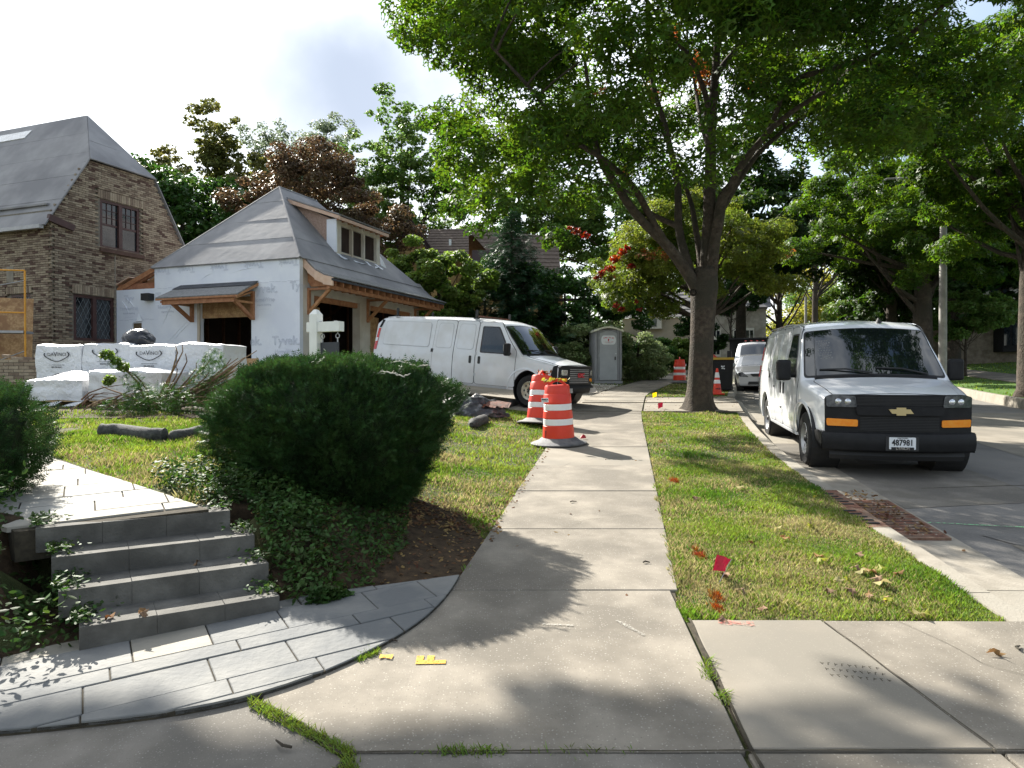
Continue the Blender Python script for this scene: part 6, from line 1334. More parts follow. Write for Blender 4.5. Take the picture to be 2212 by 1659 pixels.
def express(name, label, loc, rot, WB, scale, front, rimmat, paint):
    L = WB + 2.27; F0 = .92; van = thing(name, label, 'van', loc, rot); van.scale = (scale,) * 3
    zt = [(0, .98), (.10, 1.02), (.2, 1.06), (.5, 1.13), (.9, 1.20), (1.06, 1.235), (1.12, 1.30), (1.35, 1.55), (1.6, 1.81), (1.74, 1.94), (1.85, 2.01), (2.1, 2.07), (2.8, 2.115), (L * .6, 2.125), (L - .6, 2.10), (L - .28, 2.05), (L - .1, 1.93), (L, 1.8)]
    rc = [(0, .06), (.3, .09), (.9, .11), (1.1, .07), (1.7, .09), (2.0, .15), (L - .5, .17), (L, .12)]
    wz = [(.30, .94), (.38, .975), (.55, 1.0), (.8, 1.005), (1.12, .995), (1.22, .975), (1.35, .955), (1.95, .835), (2.2, .80)]
    plan = [(0, .83), (.12, .865), (.35, .915), (.7, .965), (1.0, 1.0), (L - .7, 1.0), (L - .15, .965), (L, .95)]
    z0 = [(0, .40), (.3, .36), (L - .3, .36), (L, .42)]; bend = [(0, .15), (.5, .13), (.95, .11), (1.5, .13), (1.9, .06), (2.4, 0)]
    B = Body(L, zt, rc, wz, plan, z0, bend); qf, qr = F0, F0 + WB; B.mesh('body', paint, van, [(qf, .40, .47), (qr, .40, .47)])
    for q in (qf, qr): well(van, q, .40, .47)
    for sg in (1, -1):
        for q in (qf, qr): wheel(van, sg * .86, q, .375, .25, rimmat, sg); arch_lip(van, B, q, .40, .47, sg, paint)
    S = lambda sg: (lambda q, z, off: B.side(q, z, off, sg))
    d0, d1 = 1.30, 2.55     # front door
    def door(sg, name, a, b, z0_, z1_, slant=None, off=.006):
        pts = [(a + .10 if slant else a, z0_), (b, z0_), (b, z1_), ((slant if slant else a), z1_)] if not slant else [(a, z0_), (b, z0_), (b, z1_), (slant, z1_), (a, 1.28)]
        patch('door_gap', rpoly([(p[0] + (-.009 if p[0] < (a + b) / 2 else .009), p[1] + (-.009 if p[1] < 1 else .009)) for p in pts], .07), S(sg), M['seam'], van, .003, .01)
        return patch(name, rpoly(pts, .07), S(sg), paint, van, off, .014)
    for sg in (1, -1):
        dr = door(sg, 'front_door', d0 - .08, d1, .42, 1.99, 1.86)
        gl = [(1.40, 1.235), (2.40, 1.235), (2.42, 1.86), (1.93, 1.86)]
        patch('window_seal', rpoly([(q, z) for q, z in [(1.34, 1.21), (2.44, 1.21), (2.46, 1.885), (1.90, 1.885)]], .05), S(sg), M['black'], dr, .009, .01); patch('side_window', rpoly(gl, .05), S(sg), M['glass_dark'], dr, .013, .01)
        hd = patch('handle', rpoly([(2.40, .93), (2.47, .93), (2.47, 1.12), (2.40, 1.12)], .03), S(sg), M['black'], dr, .02, .02)
        if sg > 0:
            m1, m2, m3 = d1 + .03, d1 + .72, d1 + 1.42
            a = door(sg, 'side_door', m1, m2, .42, 2.0); b2 = door(sg, 'side_door', m2 + .02, m3, .42, 2.0)
            patch('handle', rpoly([(m1 + .10, .93), (m1 + .17, .93), (m1 + .17, 1.12), (m1 + .10, 1.12)], .03), S(sg), M['black'], a, .02, .02)
            for hz in (.62, 1.15): 
                patch('hinge', [(m3 - .02, hz), (m3 + .05, hz), (m3 + .05, hz + .09), (m3 - .02, hz + .09)], S(sg), M['black'], b2, .018, .02)
                patch('hinge', [(d1 - .03, hz), (d1 + .02, hz), (d1 + .02, hz + .07), (d1 - .03, hz + .07)], S(sg), M['seam_soft'], a, .014, .012)
            pans = ((m1 + .07, m2 - .07), (m2 + .09, m3 - .08), (m3 + .14, L - .42))
        else: pans = ((d1 + .1, d1 + 1.3), (d1 + 1.45, L - .42))
        for a_, b_ in pans:      # pressed window blanks with a raised rim
            for i, (pp) in enumerate([(a_, 1.27, b_, 1.92)]):
                patch('panel_rim', rpoly([(a_, 1.27), (b_, 1.27), (b_ - .02, 1.93), (a_ + .02, 1.93)], .09), S(sg), M['seam_soft'], van, .0085, .01)
                patch('panel', rpoly([(a_ + .012, 1.282), (b_ - .012, 1.282), (b_ - .032, 1.918), (a_ + .032, 1.918)], .085), S(sg), paint, van, .0115, .01)
        cr_ = MB(); vs = []
        for i in range(30):
            q = 1.25 + (L - 1.6) * i / 29
            for z, o in ((.88, .0), (.86, .013), (.80, .013), (.78, .0)): vs.append(B.side(q, z, o + (.006 if 2.6 > q else .008), sg))
        cr_.add(vs, [(i*4+j, i*4+j+1, (i+1)*4+j+1, (i+1)*4+j) for i in range(29) for j in range(3)]); 
        patch('sill', [(1.45, .355), (qr - .52, .355), (qr - .52, .40), (1.45, .40)], S(sg), M['seam_soft'], van, .006, .02)
        # mirror
        mb = MB(); c = B.side(1.42, 1.30, .20, sg); mb.box((0, 0, 0), (.20, .13, .31)); mo = mb.build('mirror', M['black_plastic'], van); mo.location = c + Vector((0, .05, .03)); mo.rotation_euler = (0, 0, sg * R(12)); bevel(mo, .04, 3)
        ar = MB(); ar.beam(B.side(1.46, 1.24, 0, sg), c + Vector((0, 0, -.06)), .05, .05); ar.build('mirror_arm', M['black_plastic'], van)
        mg = MB(); mg.box((0, -.067, .03), (.16, .004, .16)); mg.build('mirror_glass', M['chrome'], mo)
        # tail lamp, fuel flap
        patch('tail_light', rpoly([(L - .20, 1.12), (L - .10, 1.12), (L - .17, 1.72), (L - .25, 1.72)] if front != 'bow' else [(L - .125, 1.12), (L - .10, 1.12), (L - .11, 1.72), (L - .13, 1.72)], .02), S(sg), M['red_lens'], van, .014, .02); patch('tail_light_clear', rpoly([(L - .205, 1.35), (L - .12, 1.35), (L - .14, 1.45), (L - .22, 1.45)], .01), S(sg), M['plate'], van, .018, .02)
        patch('corner_cap', rpoly([(L - .26, 1.74), (L - .18, 1.74), (L - .28, 1.95), (L - .36, 1.95)], .02), S(sg), M['black_plastic'], van, .012, .02)
    # windshield on the sloping top between cowl and roof
    wsx = lambda q: B.hw(q, B.zt(q) - B.rc(q)) - .045
    ws = [(-wsx(1.1) + .02, 1.10), (wsx(1.1) - .02, 1.10), (wsx(1.72) - .01, 1.735), (-wsx(1.72) + .01, 1.735)]
    T_ = lambda x, q, off: B.top(x, q, off)
    wst = patch('windshield', rpoly(ws, .05), T_, M['windshield'], van, .010, .012, .08)
    patch('windshield_seal', rpoly([(x * 1.025, q + (.022 if q > 1.4 else -.02)) for x, q in ws], .05), T_, M['black'], van, .005, .01, .08)
    patch('hood_gap', rpoly([(-.75, .16), (.75, .16), (.84, .95), (.80, 1.03), (-.80, 1.03), (-.84, .95)], .03), T_, M['seam'], van, .003, .01); patch('hood', rpoly([(-.743, .167), (.743, .167), (.832, .95), (.79, 1.022), (-.79, 1.022), (-.832, .95)], .03), T_, paint, van, .007, .02)
    wp = MB()
    for x0_, x1_ in ((.05, .72), (-.68, -.02)): wp.tube([T_(x0_, 1.10, .03), T_((x0_ + x1_) / 2, 1.15, .04), T_(x1_, 1.17, .02)], .012, 5)
    wp.build('wiper', M['black'], van); cw = patch('cowl', rpoly([(-.80, 1.035), (.80, 1.035), (.80, 1.09), (-.80, 1.09)], .02), T_, M['black_plastic'], van, .006, .01)
    # front face: projected on the nose plane
    Fz = lambda x, z, off: Vector((x, -(B.nose - .012 + B.bend(x, .12)) + off + (.0 if z > .5 else 0), z))
    if front == 'bow':
        patch('grille_panel', rpoly([(-.86, .53), (.86, .53), (.865, 1.0), (.78, 1.035), (-.78, 1.035), (-.865, 1.0)], .04), Fz, M['black_plastic'], van, .012, .05)
        g1 = MB()
        for i in range(6): z = .905 + i * .018; g1.add([Fz(x, z + dz, .022) for x in np.linspace(-.5, .5, 9) for dz in (0, .007)], [(2*i_, 2*i_+2, 2*i_+3, 2*i_+1) for i_ in range(8)])
        for i in range(9): z = .58 + i * .02; g1.add([Fz(x, z + dz, .022) for x in np.linspace(-.46, .46, 9) for dz in (0, .008)], [(2*i_, 2*i_+2, 2*i_+3, 2*i_+1) for i_ in range(8)])
        g1.build('grille', M['black'], van); patch('grille_bar', rpoly([(-.5, .775), (.5, .775), (.52, .88), (-.52, .88)], .03), Fz, M['black_plastic'], van, .05, .05)
        w_ = MB(); bp = [(-.145, -.028), (-.055, -.028), (-.055, -.05), (.055, -.05), (.055, -.028), (.105, -.028), (.145, .028), (.055, .028), (.055, .05), (-.055, .05), (-.055, .028), (-.105, .028)]
        patch('badge', [(x, z + .828) for x, z in bp], Fz, M['gold'], van, .066, .02, .5)
        for sg in (1, -1):
            hl = patch('headlight', rpoly([(sg * .50, .875), (sg * .85, .875), (sg * .86, 1.005), (sg * .76, 1.035), (sg * .52, 1.02)], .025), Fz, M['clear_lens'], van, .03, .05)
            for xx in (.60, .71): b = MB(); b.lathe([(.045, 0), (.03, .012), (.012, .016), (.001, .016)], 12, tuple(Fz(sg * xx, .945, .024)), 'Y'); b.build('reflector', M['lamp_bulb'], hl, smooth=True)
            patch('turn_signal', rpoly([(sg * .49, .625), (sg * .845, .63), (sg * .85, .725), (sg * .49, .715)], .02), Fz, M['amber'], van, .03, .05)
    else:
        patch('grille_panel', rpoly([(-.80, .55), (.80, .55), (.86, .60), (.86, .98), (.78, 1.03), (-.78, 1.03), (-.86, .98), (-.86, .60)], .04), Fz, M['black_plastic'], van, .012, .05)
        g1 = MB()
        for i in range(8): z = .62 + i * .045; g1.add([Fz(x, z + dz, .025) for x in np.linspace(-.5, .5, 9) for dz in (0, .015)], [(2*i_, 2*i_+2, 2*i_+3, 2*i_+1) for i_ in range(8)])
        g1.build('grille', M['alu'], van); bd_ = MB(); bd_.text('GMC', .15, Matrix.Translation(Fz(0, .80, .04)) @ Matrix.Rotation(math.pi, 4, 'Z') @ Matrix.Rotation(R(90), 4, 'X'), .01, bold=.004); bd_.build('badge', mat('red_badge', (.55, .03, .05), .35), van)
        for sg in (1, -1):
            patch('headlight', rpoly([(sg * .60, .80), (sg * .80, .80), (sg * .80, .93), (sg * .60, .93)], .02), Fz, M['lamp_bulb'], van, .03, .05); patch('turn_signal', rpoly([(sg * .60, .65), (sg * .84, .65), (sg * .84, .73), (sg * .60, .73)], .02), Fz, M['amber'], van, .03, .05)
        for sg in (1,): pts = [(.10, .56), (.32, .56), (.22, 1.0), (.13, 1.04)]; patch('corner_panel', rpoly(pts, .03), S(sg), M['black_plastic'], van, .010, .02)
    # bumper: profile swept round the front
    bp = MB(); vs = []; X = list(np.linspace(-.905, .905, 27)); ztop, zbot = (.555, .30) if front == 'bow' else (.56, .36)
    prof = [(.02, ztop), (.10, ztop - .012), (.125, ztop - .06), (.125, (ztop + zbot) / 2 - .02), (.10, zbot + .03), (.03, zbot)]
    for x in X:
        for o, z in prof: wrap = B.bend(x, .0) * 1.25; vs.append((x * (1.0), -(B.nose + wrap) + o, z))
    n = len(prof); bp.add(vs, [(i*n+j, i*n+j+1, (i+1)*n+j+1, (i+1)*n+j) for i in range(len(X)-1) for j in range(n-1)]); bm_ = M['black_plastic']
    for sg in (1, -1):      # returns along the side to the wheel arch
        vs = []
        for q in (.12, .25, .36, .46):
            for o, z in ((.0, ztop), (.02, ztop - .02), (.025, (ztop + zbot) / 2), (.0, zbot)): vs.append(B.side(max(q, .12), max(z, .3), o + .012, sg) if q > .13 else Vector((sg * .905, -(B.nose + B.bend(.905, 0) * 1.25) + .08, z)))
        bp.add(vs, [(i*4+j, i*4+j+1, (i+1)*4+j+1, (i+1)*4+j) for i in range(3) for j in range(3)])
    bo = bp.build('front_bumper', bm_, van, smooth=40, fix=True)
    if front == 'bow':
        va = MB(); vs = []
        for x in np.linspace(-.80, .80, 19):
            for o, z in ((-.02, .31), (.01, .25), (-.03, .19), (-.12, .20)): vs.append((x, -(B.nose + B.bend(x, 0) * 1.2) + o, z))
        va.add(vs, [(i*4+j, i*4+j+1, (i+1)*4+j+1, (i+1)*4+j) for i in range(18) for j in range(3)]); va.build('air_dam', M['black'], van, smooth=True)
        Fb = lambda x, z, off: Vector((x, -(B.nose + B.bend(x, 0) * 1.25) + .125 + off, z))
        pb = patch('plate_bracket', rpoly([(-.19, .335), (.19, .335), (.19, .515), (-.19, .515)], .01), Fb, M['black'], van, .006, .02); pt = patch('licence_plate', rpoly([(-.153, .355), (.153, .355), (.153, .507), (-.153, .507)], .012), Fb, M['plate'], van, .014, .01)
        mx_ = lambda z: Matrix.Translation(Fb(0, z, .016)) @ Matrix.Rotation(math.pi, 4, 'Z') @ Matrix.Rotation(R(90), 4, 'X')
        t = MB(); t.text('487981', .092, mx_(.438) @ Matrix.Diagonal((.9, 1.15, 1, 1)), .002, bold=.002); t.text('WISCONSIN', .022, mx_(.496), .001); t.build('plate_number', M['ink'], pt)
        t = MB(); t.box(tuple(Fb(0, .367, .017)), (.26, .004, .034)); t.build('frame_band', M['ink'], pt); t = MB(); t.text('LYNCH', .048, mx_(.368) @ Matrix.Translation((0, 0, .005)), .002, bold=.001); t.build('dealer_name', M['chrome'], pt)
        an = MB(); an.tube([T_(.80, 1.0, .01), T_(.80, 1.02, .01) + Vector((.0, -.12, .62))], .004, 5); an.build('aerial', M['black'], van)
        fin_ = MB(); p = T_(-.28, 2.0, 0); fin_.add([p + Vector(v) for v in ((-.03, .09, 0), (.03, .09, 0), (.03, -.06, 0), (-.03, -.06, 0), (0, -.05, .07), (0, -.01, .075))], [(0, 1, 5), (1, 2, 4, 5), (2, 3, 4), (3, 0, 5, 4)]); fin_.build('roof_aerial', M['black'], van)
        # perforated partition behind the seats shows through the glass
        pr2 = MB()
        for i in range(5):
            for j_ in range(8): p = T_(.52 + i * .035 + (j_ % 2) * .017, 1.32 + j_ * .035, .0125); pr2.lathe([(.012, 0), (.001, .001)], 6, tuple(p), 'Y')
        pr2.build('partition_holes', M['felt_grit'], wst)
        for q, z in ((2.62, .68), (3.35, 1.0)): patch('badge', rpoly([(q, z), (q + .10, z), (q + .10, z + .03), (q, z + .03)], .008), S(1), M['black'], van, .016, .01)
        rp_ = MB()
    else:
        lp_ = MB(); 
        for sg in (1, -1): lp_.box((sg * .62, -.02, .44), (.34, .02, .11))
        lp_.build('step_pad', M['alu'], van)
        for q in (2.75, L - .75):
            for sg in (1, -1):
                c = B.side(q, 2.03, 0, sg); r_ = MB(); r_.box((c.x - sg * .05, c.y, 2.17), (.045, .06, .20)); r_.box((c.x - sg * .05, c.y, 2.08), (.10, .12, .03)); r_.lathe([(.028, -.02), (.028, .02)], 10, (c.x - sg * .05, c.y, 2.27), 'X', cap=True); r_.build('rack_post', M['black'], van)
            if q < 3: MB().beam((-.72, -q, 2.145), (.72, -q, 2.145), .05, .035).build('rack_bar', M['rust'], van)
    gr = MB()
    for sg in (1, -1):
        vs = []
        for i in range(20): q = 1.95 + (L - 2.4) * i / 19; p = B.side(q, B.zt(q) - .055, .012, sg); vs.append(p)
        gr.tube(vs, .010, 4)
    gr.build('drip_rail', paint, van)
    rbm = MB(); rbm.box((0, -(L - .02), .52), (1.8, .14, .16)); bevel(rbm.build('rear_bumper', M['alu'] if front != 'bow' else M['chrome'], van), .02, 2)
    bw = MB(); bw.box((0, -L / 2, .42), (1.3, L - 1.2, .16)); bw.box((0, -qr, .40), (1.5, .14, .14)); bw.box((0, -qf, .36), (1.4, .12, .12)); bw.build('chassis', M['black'], van)
    patch('rear_window', rpoly([(-.70, 1.3), (.70, 1.3), (.64, 1.85), (-.64, 1.85)], .05), lambda x, z, off: Vector((x, -(L - .10) - off, z)), M['glass_dark'], van, .012, .05)
    return van
vx, vy = 4.915, 8.76
express('parked_van', 'white cargo van with a gold cross badge, parked at the kerb facing the viewer', (vx, vy, .478), (-.028, 0, 2.934), 3.43, 1.0, 'bow', M['rim'], M['van_white'])
express('work_van', 'long white work van with black rack posts on its roof, seen side-on in the driveway', (1.57, 15.85, 1.03), (-.073, 0, -2.145), 3.94, .93, 'bars', M['rim_cream'], M['van_white2'])

def car_simple():
    L = 4.5; zt = [(0, .60), (.12, .68), (.35, .76), (1.0, .90), (1.25, .95), (1.6, 1.14), (1.95, 1.35), (2.2, 1.42), (3.0, 1.45), (3.8, 1.38), (4.3, 1.1), (4.5, .95)]
    B = Body(L, zt, [(0, .08), (1.1, .09), (1.9, .10), (4.5, .12)], [(.18, .80), (.3, .86), (.6, .88), (.9, .86), (1.0, .82), (1.45, .62)], [(0, .86), (.3, .95), (.9, 1), (4, 1), (4.5, .93)], [(0, .25), (.4, .2), (4.5, .22)], [(0, .22), (.8, .16), (1.6, .2), (2.3, 0)], crown=.03, nose=.06)
    c = thing('parked_car', 'small silver car parked behind the white van with its bonnet towards the viewer', 'car', (8.85, 24.4, road_z(24.4) - .01), (.035, 0, 2.86)); c.scale = (1.08,) * 3; p = M['silver']
    B.mesh('body', p, c, [(.85, .30, .35), (3.5, .30, .35)]); T_ = lambda x, q, off: B.top(x, q, off); Fz = lambda x, z, off: Vector((x, -(.05 + B.bend(x, .1)) + off - max(0, z - .45) * .12, z))
    for q in (.85, 3.5):
        b = MB()
        for sg in (1, -1): b.lathe([(.345, sg * .86), (.343, sg * .59), (.001, sg * .59)], 24, (0, -q, .3), 'X'); wheel(c, sg * .76, q, .31, .2, M['silver'], sg, 6)
        b.build('wheel_well', M['black'], c)
    patch('windshield', rpoly([(-.66, 1.30), (.66, 1.30), (.56, 1.93), (-.56, 1.93)], .06), T_, M['windshield'], c, .008, .01); patch('hood_gap', rpoly([(-.66, .25), (.66, .25), (.70, 1.22), (-.70, 1.22)], .1), T_, M['seam'], c, .002, .01); patch('hood', rpoly([(-.652, .258), (.652, .258), (.692, 1.212), (-.692, 1.212)], .1), T_, p, c, .006, .01)
    patch('grille', rpoly([(-.34, .535), (.34, .535), (.42, .63), (-.42, .63)], .03), Fz, M['black'], c, .02, .04); patch('air_intake', rpoly([(-.5, .27), (.5, .27), (.46, .37), (-.46, .37)], .03), Fz, M['black'], c, .02, .04); bd = MB(); bd.text('H', .11, Matrix.Translation(Fz(0, .58, .03)) @ Matrix.Rotation(math.pi, 4, 'Z') @ Matrix.Rotation(R(90), 4, 'X'), .006); bd.build('badge', M['chrome'], c)
    pl = patch('licence_plate', [(-.15, .39), (.15, .39), (.15, .51), (-.15, .51)], Fz, M['plate'], c, .035, .03); t = MB(); t.text('AMT·481', .07, Matrix.Translation(Fz(0, .45, .042)) @ Matrix.Rotation(math.pi, 4, 'Z') @ Matrix.Rotation(R(90), 4, 'X'), .001); t.build('plate_number', M['ink'], pl)
    for sg in (1, -1):
        patch('headlight', rpoly([(sg * .46, .52), (sg * .74, .53), (sg * .80, .66), (sg * .66, .69)], .04), Fz, M['clear_lens'], c, .02, .04); patch('side_window', rpoly([(1.55, 1.0), (3.6, 1.0), (3.3, 1.32), (2.1, 1.32)], .06), lambda q, z, off: B.side(q, z, off, sg), M['glass_dark'], c, .006, .01)
        m_ = MB(); m_.box((0, 0, 0), (.18, .1, .13)); mo = m_.build('mirror', p, c); mo.location = B.side(1.55, 1.0, .10, sg); bevel(mo, .03, 2)
        patch('door_gap', rpoly([(1.5, .3), (1.51, .3), (1.51, .95), (1.5, .95)], .001), lambda q, z, off: B.side(q, z, off, sg), M['seam'], c, .003, .01)
car_simple()
def truck():
    L = 5.0; zt = [(0, 1.12), (.15, 1.18), (1.3, 1.28), (1.42, 1.33), (1.9, 1.85), (2.1, 1.98), (2.5, 2.03), (3.2, 2.02), (3.3, 2.0)]
    B = Body(3.4, zt, [(0, .1), (1.3, .12), (2, .12), (3.4, .12)], [(.45, .95), (.8, 1.0), (1.2, 1.0), (1.35, .95), (2.0, .80)], [(0, .93), (.3, 1), (3.4, 1)], [(0, .55), (3.4, .5)], [(0, .10), (1, .06), (2, .08), (2.4, 0)], crown=.05, nose=.05, tail=.05)
    t = thing('parked_truck', 'white dump truck with a black box and red roof lights parked behind the silver car', 'truck', (10.6, 29.8, road_z(29.8)), (.03, 0, 2.84)); p = M['van_white']
    B.mesh('body', p, t, [(.95, .5, .5)]); T_ = lambda x, q, off: B.top(x, q, off); Fz = lambda x, z, off: Vector((x, -(.04 + B.bend(x, .1)) + off, z))
    patch('windshield', rpoly([(-.76, 1.44), (.76, 1.44), (.68, 1.96), (-.68, 1.96)], .05), T_, M['windshield'], t, .008, .01); patch('grille', rpoly([(-.55, .75), (.55, .75), (.58, 1.08), (-.58, 1.08)], .04), Fz, M['black'], t, .02, .04)
    for sg in (1, -1):
        patch('headlight', rpoly([(sg * .62, .82), (sg * .92, .82), (sg * .92, 1.08), (sg * .62, 1.08)], .02), Fz, M['lamp_bulb'], t, .02, .04); patch('turn_signal', rpoly([(sg * .62, .72), (sg * .92, .72), (sg * .92, .81), (sg * .62, .81)], .01), Fz, M['amber'], t, .02, .04); patch('side_window', rpoly([(1.6, 1.35), (2.7, 1.35), (2.7, 1.85), (2.0, 1.85)], .05), lambda q, z, off: B.side(q, z, off, sg), M['glass_dark'], t, .006, .01)
        m_ = MB(); m_.box((0, 0, 0), (.2, .12, .32)); mo = m_.build('mirror', M['black_plastic'], t); mo.location = B.side(1.6, 1.42, .28, sg); bevel(mo, .03, 2); wheel(t, sg * .88, .95, .42, .26, M['rim'], sg); wheel(t, sg * .88, 4.6, .42, .4, M['rim'], sg)
    for x in (-.5, -.25, 0, .25, .5): MB().box((x, -2.02 - .02, 2.05), (.09, .05, .035)).build('clearance_light', M['red_lens'], t)
    b = MB(); b.box((0, -5.1, 1.55), (2.3, 3.4, 1.5)); b.box((0, -3.35, 2.25), (2.5, .5, .07)); b = b.build('dump_box', M['black_plastic'], t)
    for sg in (1, -1):
        rb_ = MB()
        for k in range(6): rb_.box((sg * 1.17, -3.6 - k * .6, 1.55), (.05, .09, 1.4))
        rb_.build('box_rib', M['black_plastic'], b)['kind'] = 'stuff'
    MB().box((0, -.0, .62), (1.95, .16, .24)).build('front_bumper', M['chrome'], t); MB().box((0, -4, .6), (1.0, 5, .2)).build('chassis', M['black'], t)
truck()

# ------------------------------------------------------------------ construction barrels, cone, bins
def barrel():
    root = thing('traffic_barrel', 'front orange and white traffic barrel with yellow leaves on its lid, beside the walk', 'traffic barrel')
    prof = [(r_ * .88, z_) for r_, z_ in [(.285, .03), (.29, .05), (.272, .30), (.262, .31), (.262, .42), (.27, .43), (.255, .54), (.245, .55), (.245, .66), (.252, .67), (.243, .80), (.228, .82), (.222, .93), (.205, .955), (.001, .96)]]
    for nm, a, b_, mm in (('body', 0, 15, 'orange'),):
        b = MB(); b.lathe(prof, 36); body = b.build('body', M['orange'], root, smooth=30, fix=True)
    for z0, z1, r0, r1 in ((.315, .415, .2325, .2325), (.555, .655, .2175, .2175)): b = MB(); b.lathe([(r0, z0), (r0 + .003, z0 + .004), (r1 + .003, z1 - .004), (r1, z1)], 36); b.build('reflective_band', M['reflect'], root, smooth=30, fix=True)
    h = MB(); pts = [(-.15 + .30 * i / 10, 0, .945 + .095 * math.sin(math.pi * i / 10)) for i in range(11)]
    for sy in (0,): vs = []
    for p in pts:
        for dy, dz in ((-.022, -.03), (-.022, .018), (.022, .018), (.022, -.03)): vs.append((p[0], p[1] + dy, p[2] + dz))
    h.add(vs, [(i*4+j, i*4+(j+1) % 4, (i+1)*4+(j+1) % 4, (i+1)*4+j) for i in range(10) for j in range(4)] + [(3, 2, 1, 0), (40, 41, 42, 43)]); h.build('handle', M['orange'], root, fix=True, smooth=40)
    b = MB(); b.lathe([(.44, 0), (.445, .02), (.40, .04), (.33, .06), (.28, .10), (.24, .11)], 40, cap=False); b.build('rubber_base', M['rubber'], root, smooth=40, fix=True)
    s = MB(); s.box((-.0, -.226, .745), (.115, .006, .07), rot=Matrix.Rotation(R(-4), 3, 'Y')); st_ = s.build('sticker', M['plate'], root); st_.location = (-.10, .023, .0); st_.rotation_euler = (R(4), 0, R(-14))
    t = MB(); t.text('MARCA', .03, Matrix.Translation((0, -.2305, .755)) @ Matrix.Rotation(R(90), 4, 'X'), .001, bold=.002); t.text('414 258 7870', .014, Matrix.Translation((0, -.2305, .728)) @ Matrix.Rotation(R(90), 4, 'X'), .0006); t.build('sticker_print', M['ink'], st_)
    sl = MB(); sl.box((-.175, -.165, .17), (.02, .02, .12)); sl.build('slot', M['black'], root)
    return root
def copy_tree(o, parent=None):
    c = o.copy(); COL.objects.link(c)
    if parent: c.parent = parent
    for ch in list(o.children): copy_tree(ch, c)
    return c
B1 = barrel(); B1['group'] = 'orange traffic barrels'; g = G(1207, 961); B1.location = (g.x, g.y, surf0(g.x, g.y) + .02); B1.rotation_euler = (R(2), R(-1.5), R(-10)); B1.scale = (.98, .98, .95)
B2 = copy_tree(B1); g = G(1168, 918); B2.location = (g.x - .02, g.y, surf0(g.x, g.y) + .02); B2.rotation_euler = (0, R(6.5), R(60)); B2['label'] = 'leaning orange and white barrel just behind the front one on the lawn edge'
B3 = copy_tree(B1); B3.location = (4.05, 17.9 + 1.6, pz(19.5) + .02); g = G(1468, 827); B3.location = (g.x, g.y, pz(g.y)); B3.rotation_euler = (0, 0, R(75)); B3['label'] = 'orange and white barrel standing on the grass left of the big maple trunk'
B4 = copy_tree(B1); B4.location = ((1538 - 1106) / 1500 * 24.5, 24.5, pz(24.5) + .15); B4['label'] = 'orange barrel mostly hidden behind the black waste bin and the maple trunk'
rg2 = np.random.default_rng(77)
for Bx, nm in ((B1, 'front'), (B2, 'rear')):
    n = 34 if nm == 'front' else 26; p = np.stack([rg2.normal(-.04 if nm == 'front' else .05, .085, n), rg2.normal(0, .06, n), rg2.uniform(.965, 1.01, n)], 1); V, F = leaves(p, np.tile([0, 0, 1.], (n, 1)), .075, 'oval', .8, rg2)
    o = link('fallen_leaves', np_mesh('fallen_leaves', V, F, M['leaf_yellowgreen'] if nm == 'front' else M['litter'])); o.location = Bx.location; o.rotation_euler = Bx.rotation_euler; tag(o, ('yellow' if nm == 'front' else 'brown and yellow') + ' leaves lying on the lid of the ' + nm + ' barrel', 'leaves', kind='stuff')
def cone():
    root = thing('traffic_cone', 'orange traffic cone with white collars in front of the black waste bin', 'traffic cone'); b = MB(); b.box((0, 0, .02), (.36, .36, .04)); bevel(b.build('base', M['orange'], root), .02, 2)
    b = MB(); b.lathe([(.14, .04), (.125, .08), (.03, .70), (.022, .71), (.001, .71)], 24); b.build('body', M['orange'], root, smooth=True)
    for a, c in ((.30, .40), (.46, .60)): r = lambda z: .137 - (z - .04) * .162 + .003; b = MB(); b.lathe([(r(a) - .003, a), (r(a), a + .003), (r(c), c - .003), (r(c) - .003, c)], 24); b.build('reflective_band', M['reflect'], root, smooth=True)
    t = MB(); t.text('WCD', .06, Matrix.Translation((0, -.118, .16)) @ Matrix.Rotation(R(81), 4, 'X'), .002, bold=.002); t.build('print', M['ink'], root); return root
cn = cone(); cn.location = ((1549 - 1106) / 1500 * 20.2, 20.2, pz(20.2) + .0); cn.scale = (1.0, 1.0, 1.08)
bn = thing('waste_bin', 'black wheeled waste bin with a yellow lid right of the maple trunk', 'bin', ((1562 - 1106) / 1500 * 22.0, 22.0, pz(22) - .02), (0, 0, R(-18)))
b = MB(); b.add([(-.27, -.30, .05), (.27, -.30, .05), (.27, .28, .05), (-.27, .28, .05), (-.31, -.36, 1.0), (.31, -.36, 1.0), (.31, .36, 1.0), (-.31, .36, 1.0)], [(3, 2, 1, 0), (0, 1, 5, 4), (1, 2, 6, 5), (2, 3, 7, 6), (3, 0, 4, 7), (4, 5, 6, 7)]); bevel(b.build('body', M['black_plastic'], bn), .03, 2)
b = MB(); vs = []
for i in range(7): y = -.39 + .78 * i / 6; z = 1.01 + .07 * math.sin(math.pi * i / 6) ; vs += [(-.33, y, 1.0), (-.33, y, z), (.33, y, z), (.33, y, 1.0)]
b.add(vs, [(i*4+j, i*4+j+1, (i+1)*4+j+1, (i+1)*4+j) for i in range(6) for j in range(3)] + [(0, 1, 2, 3), (27, 26, 25, 24)]); b.build('lid', mat('yellow_lid', (.62, .36, .03), .5, (.68, .40, .04), 5, 3), bn, fix=True)
for sx in (-.26, .26): b = MB(); b.lathe([(.001, -.03), (.11, -.03), (.11, .03), (.001, .03)], 18, (sx, .27, .11), 'X'); b.build('wheel', M['tyre'], bn)
b = MB(); b.tube([(-.22, .40, .95), (.22, .40, .95)], .016, 8); b.build('handle', M['black'], bn)
b = MB()
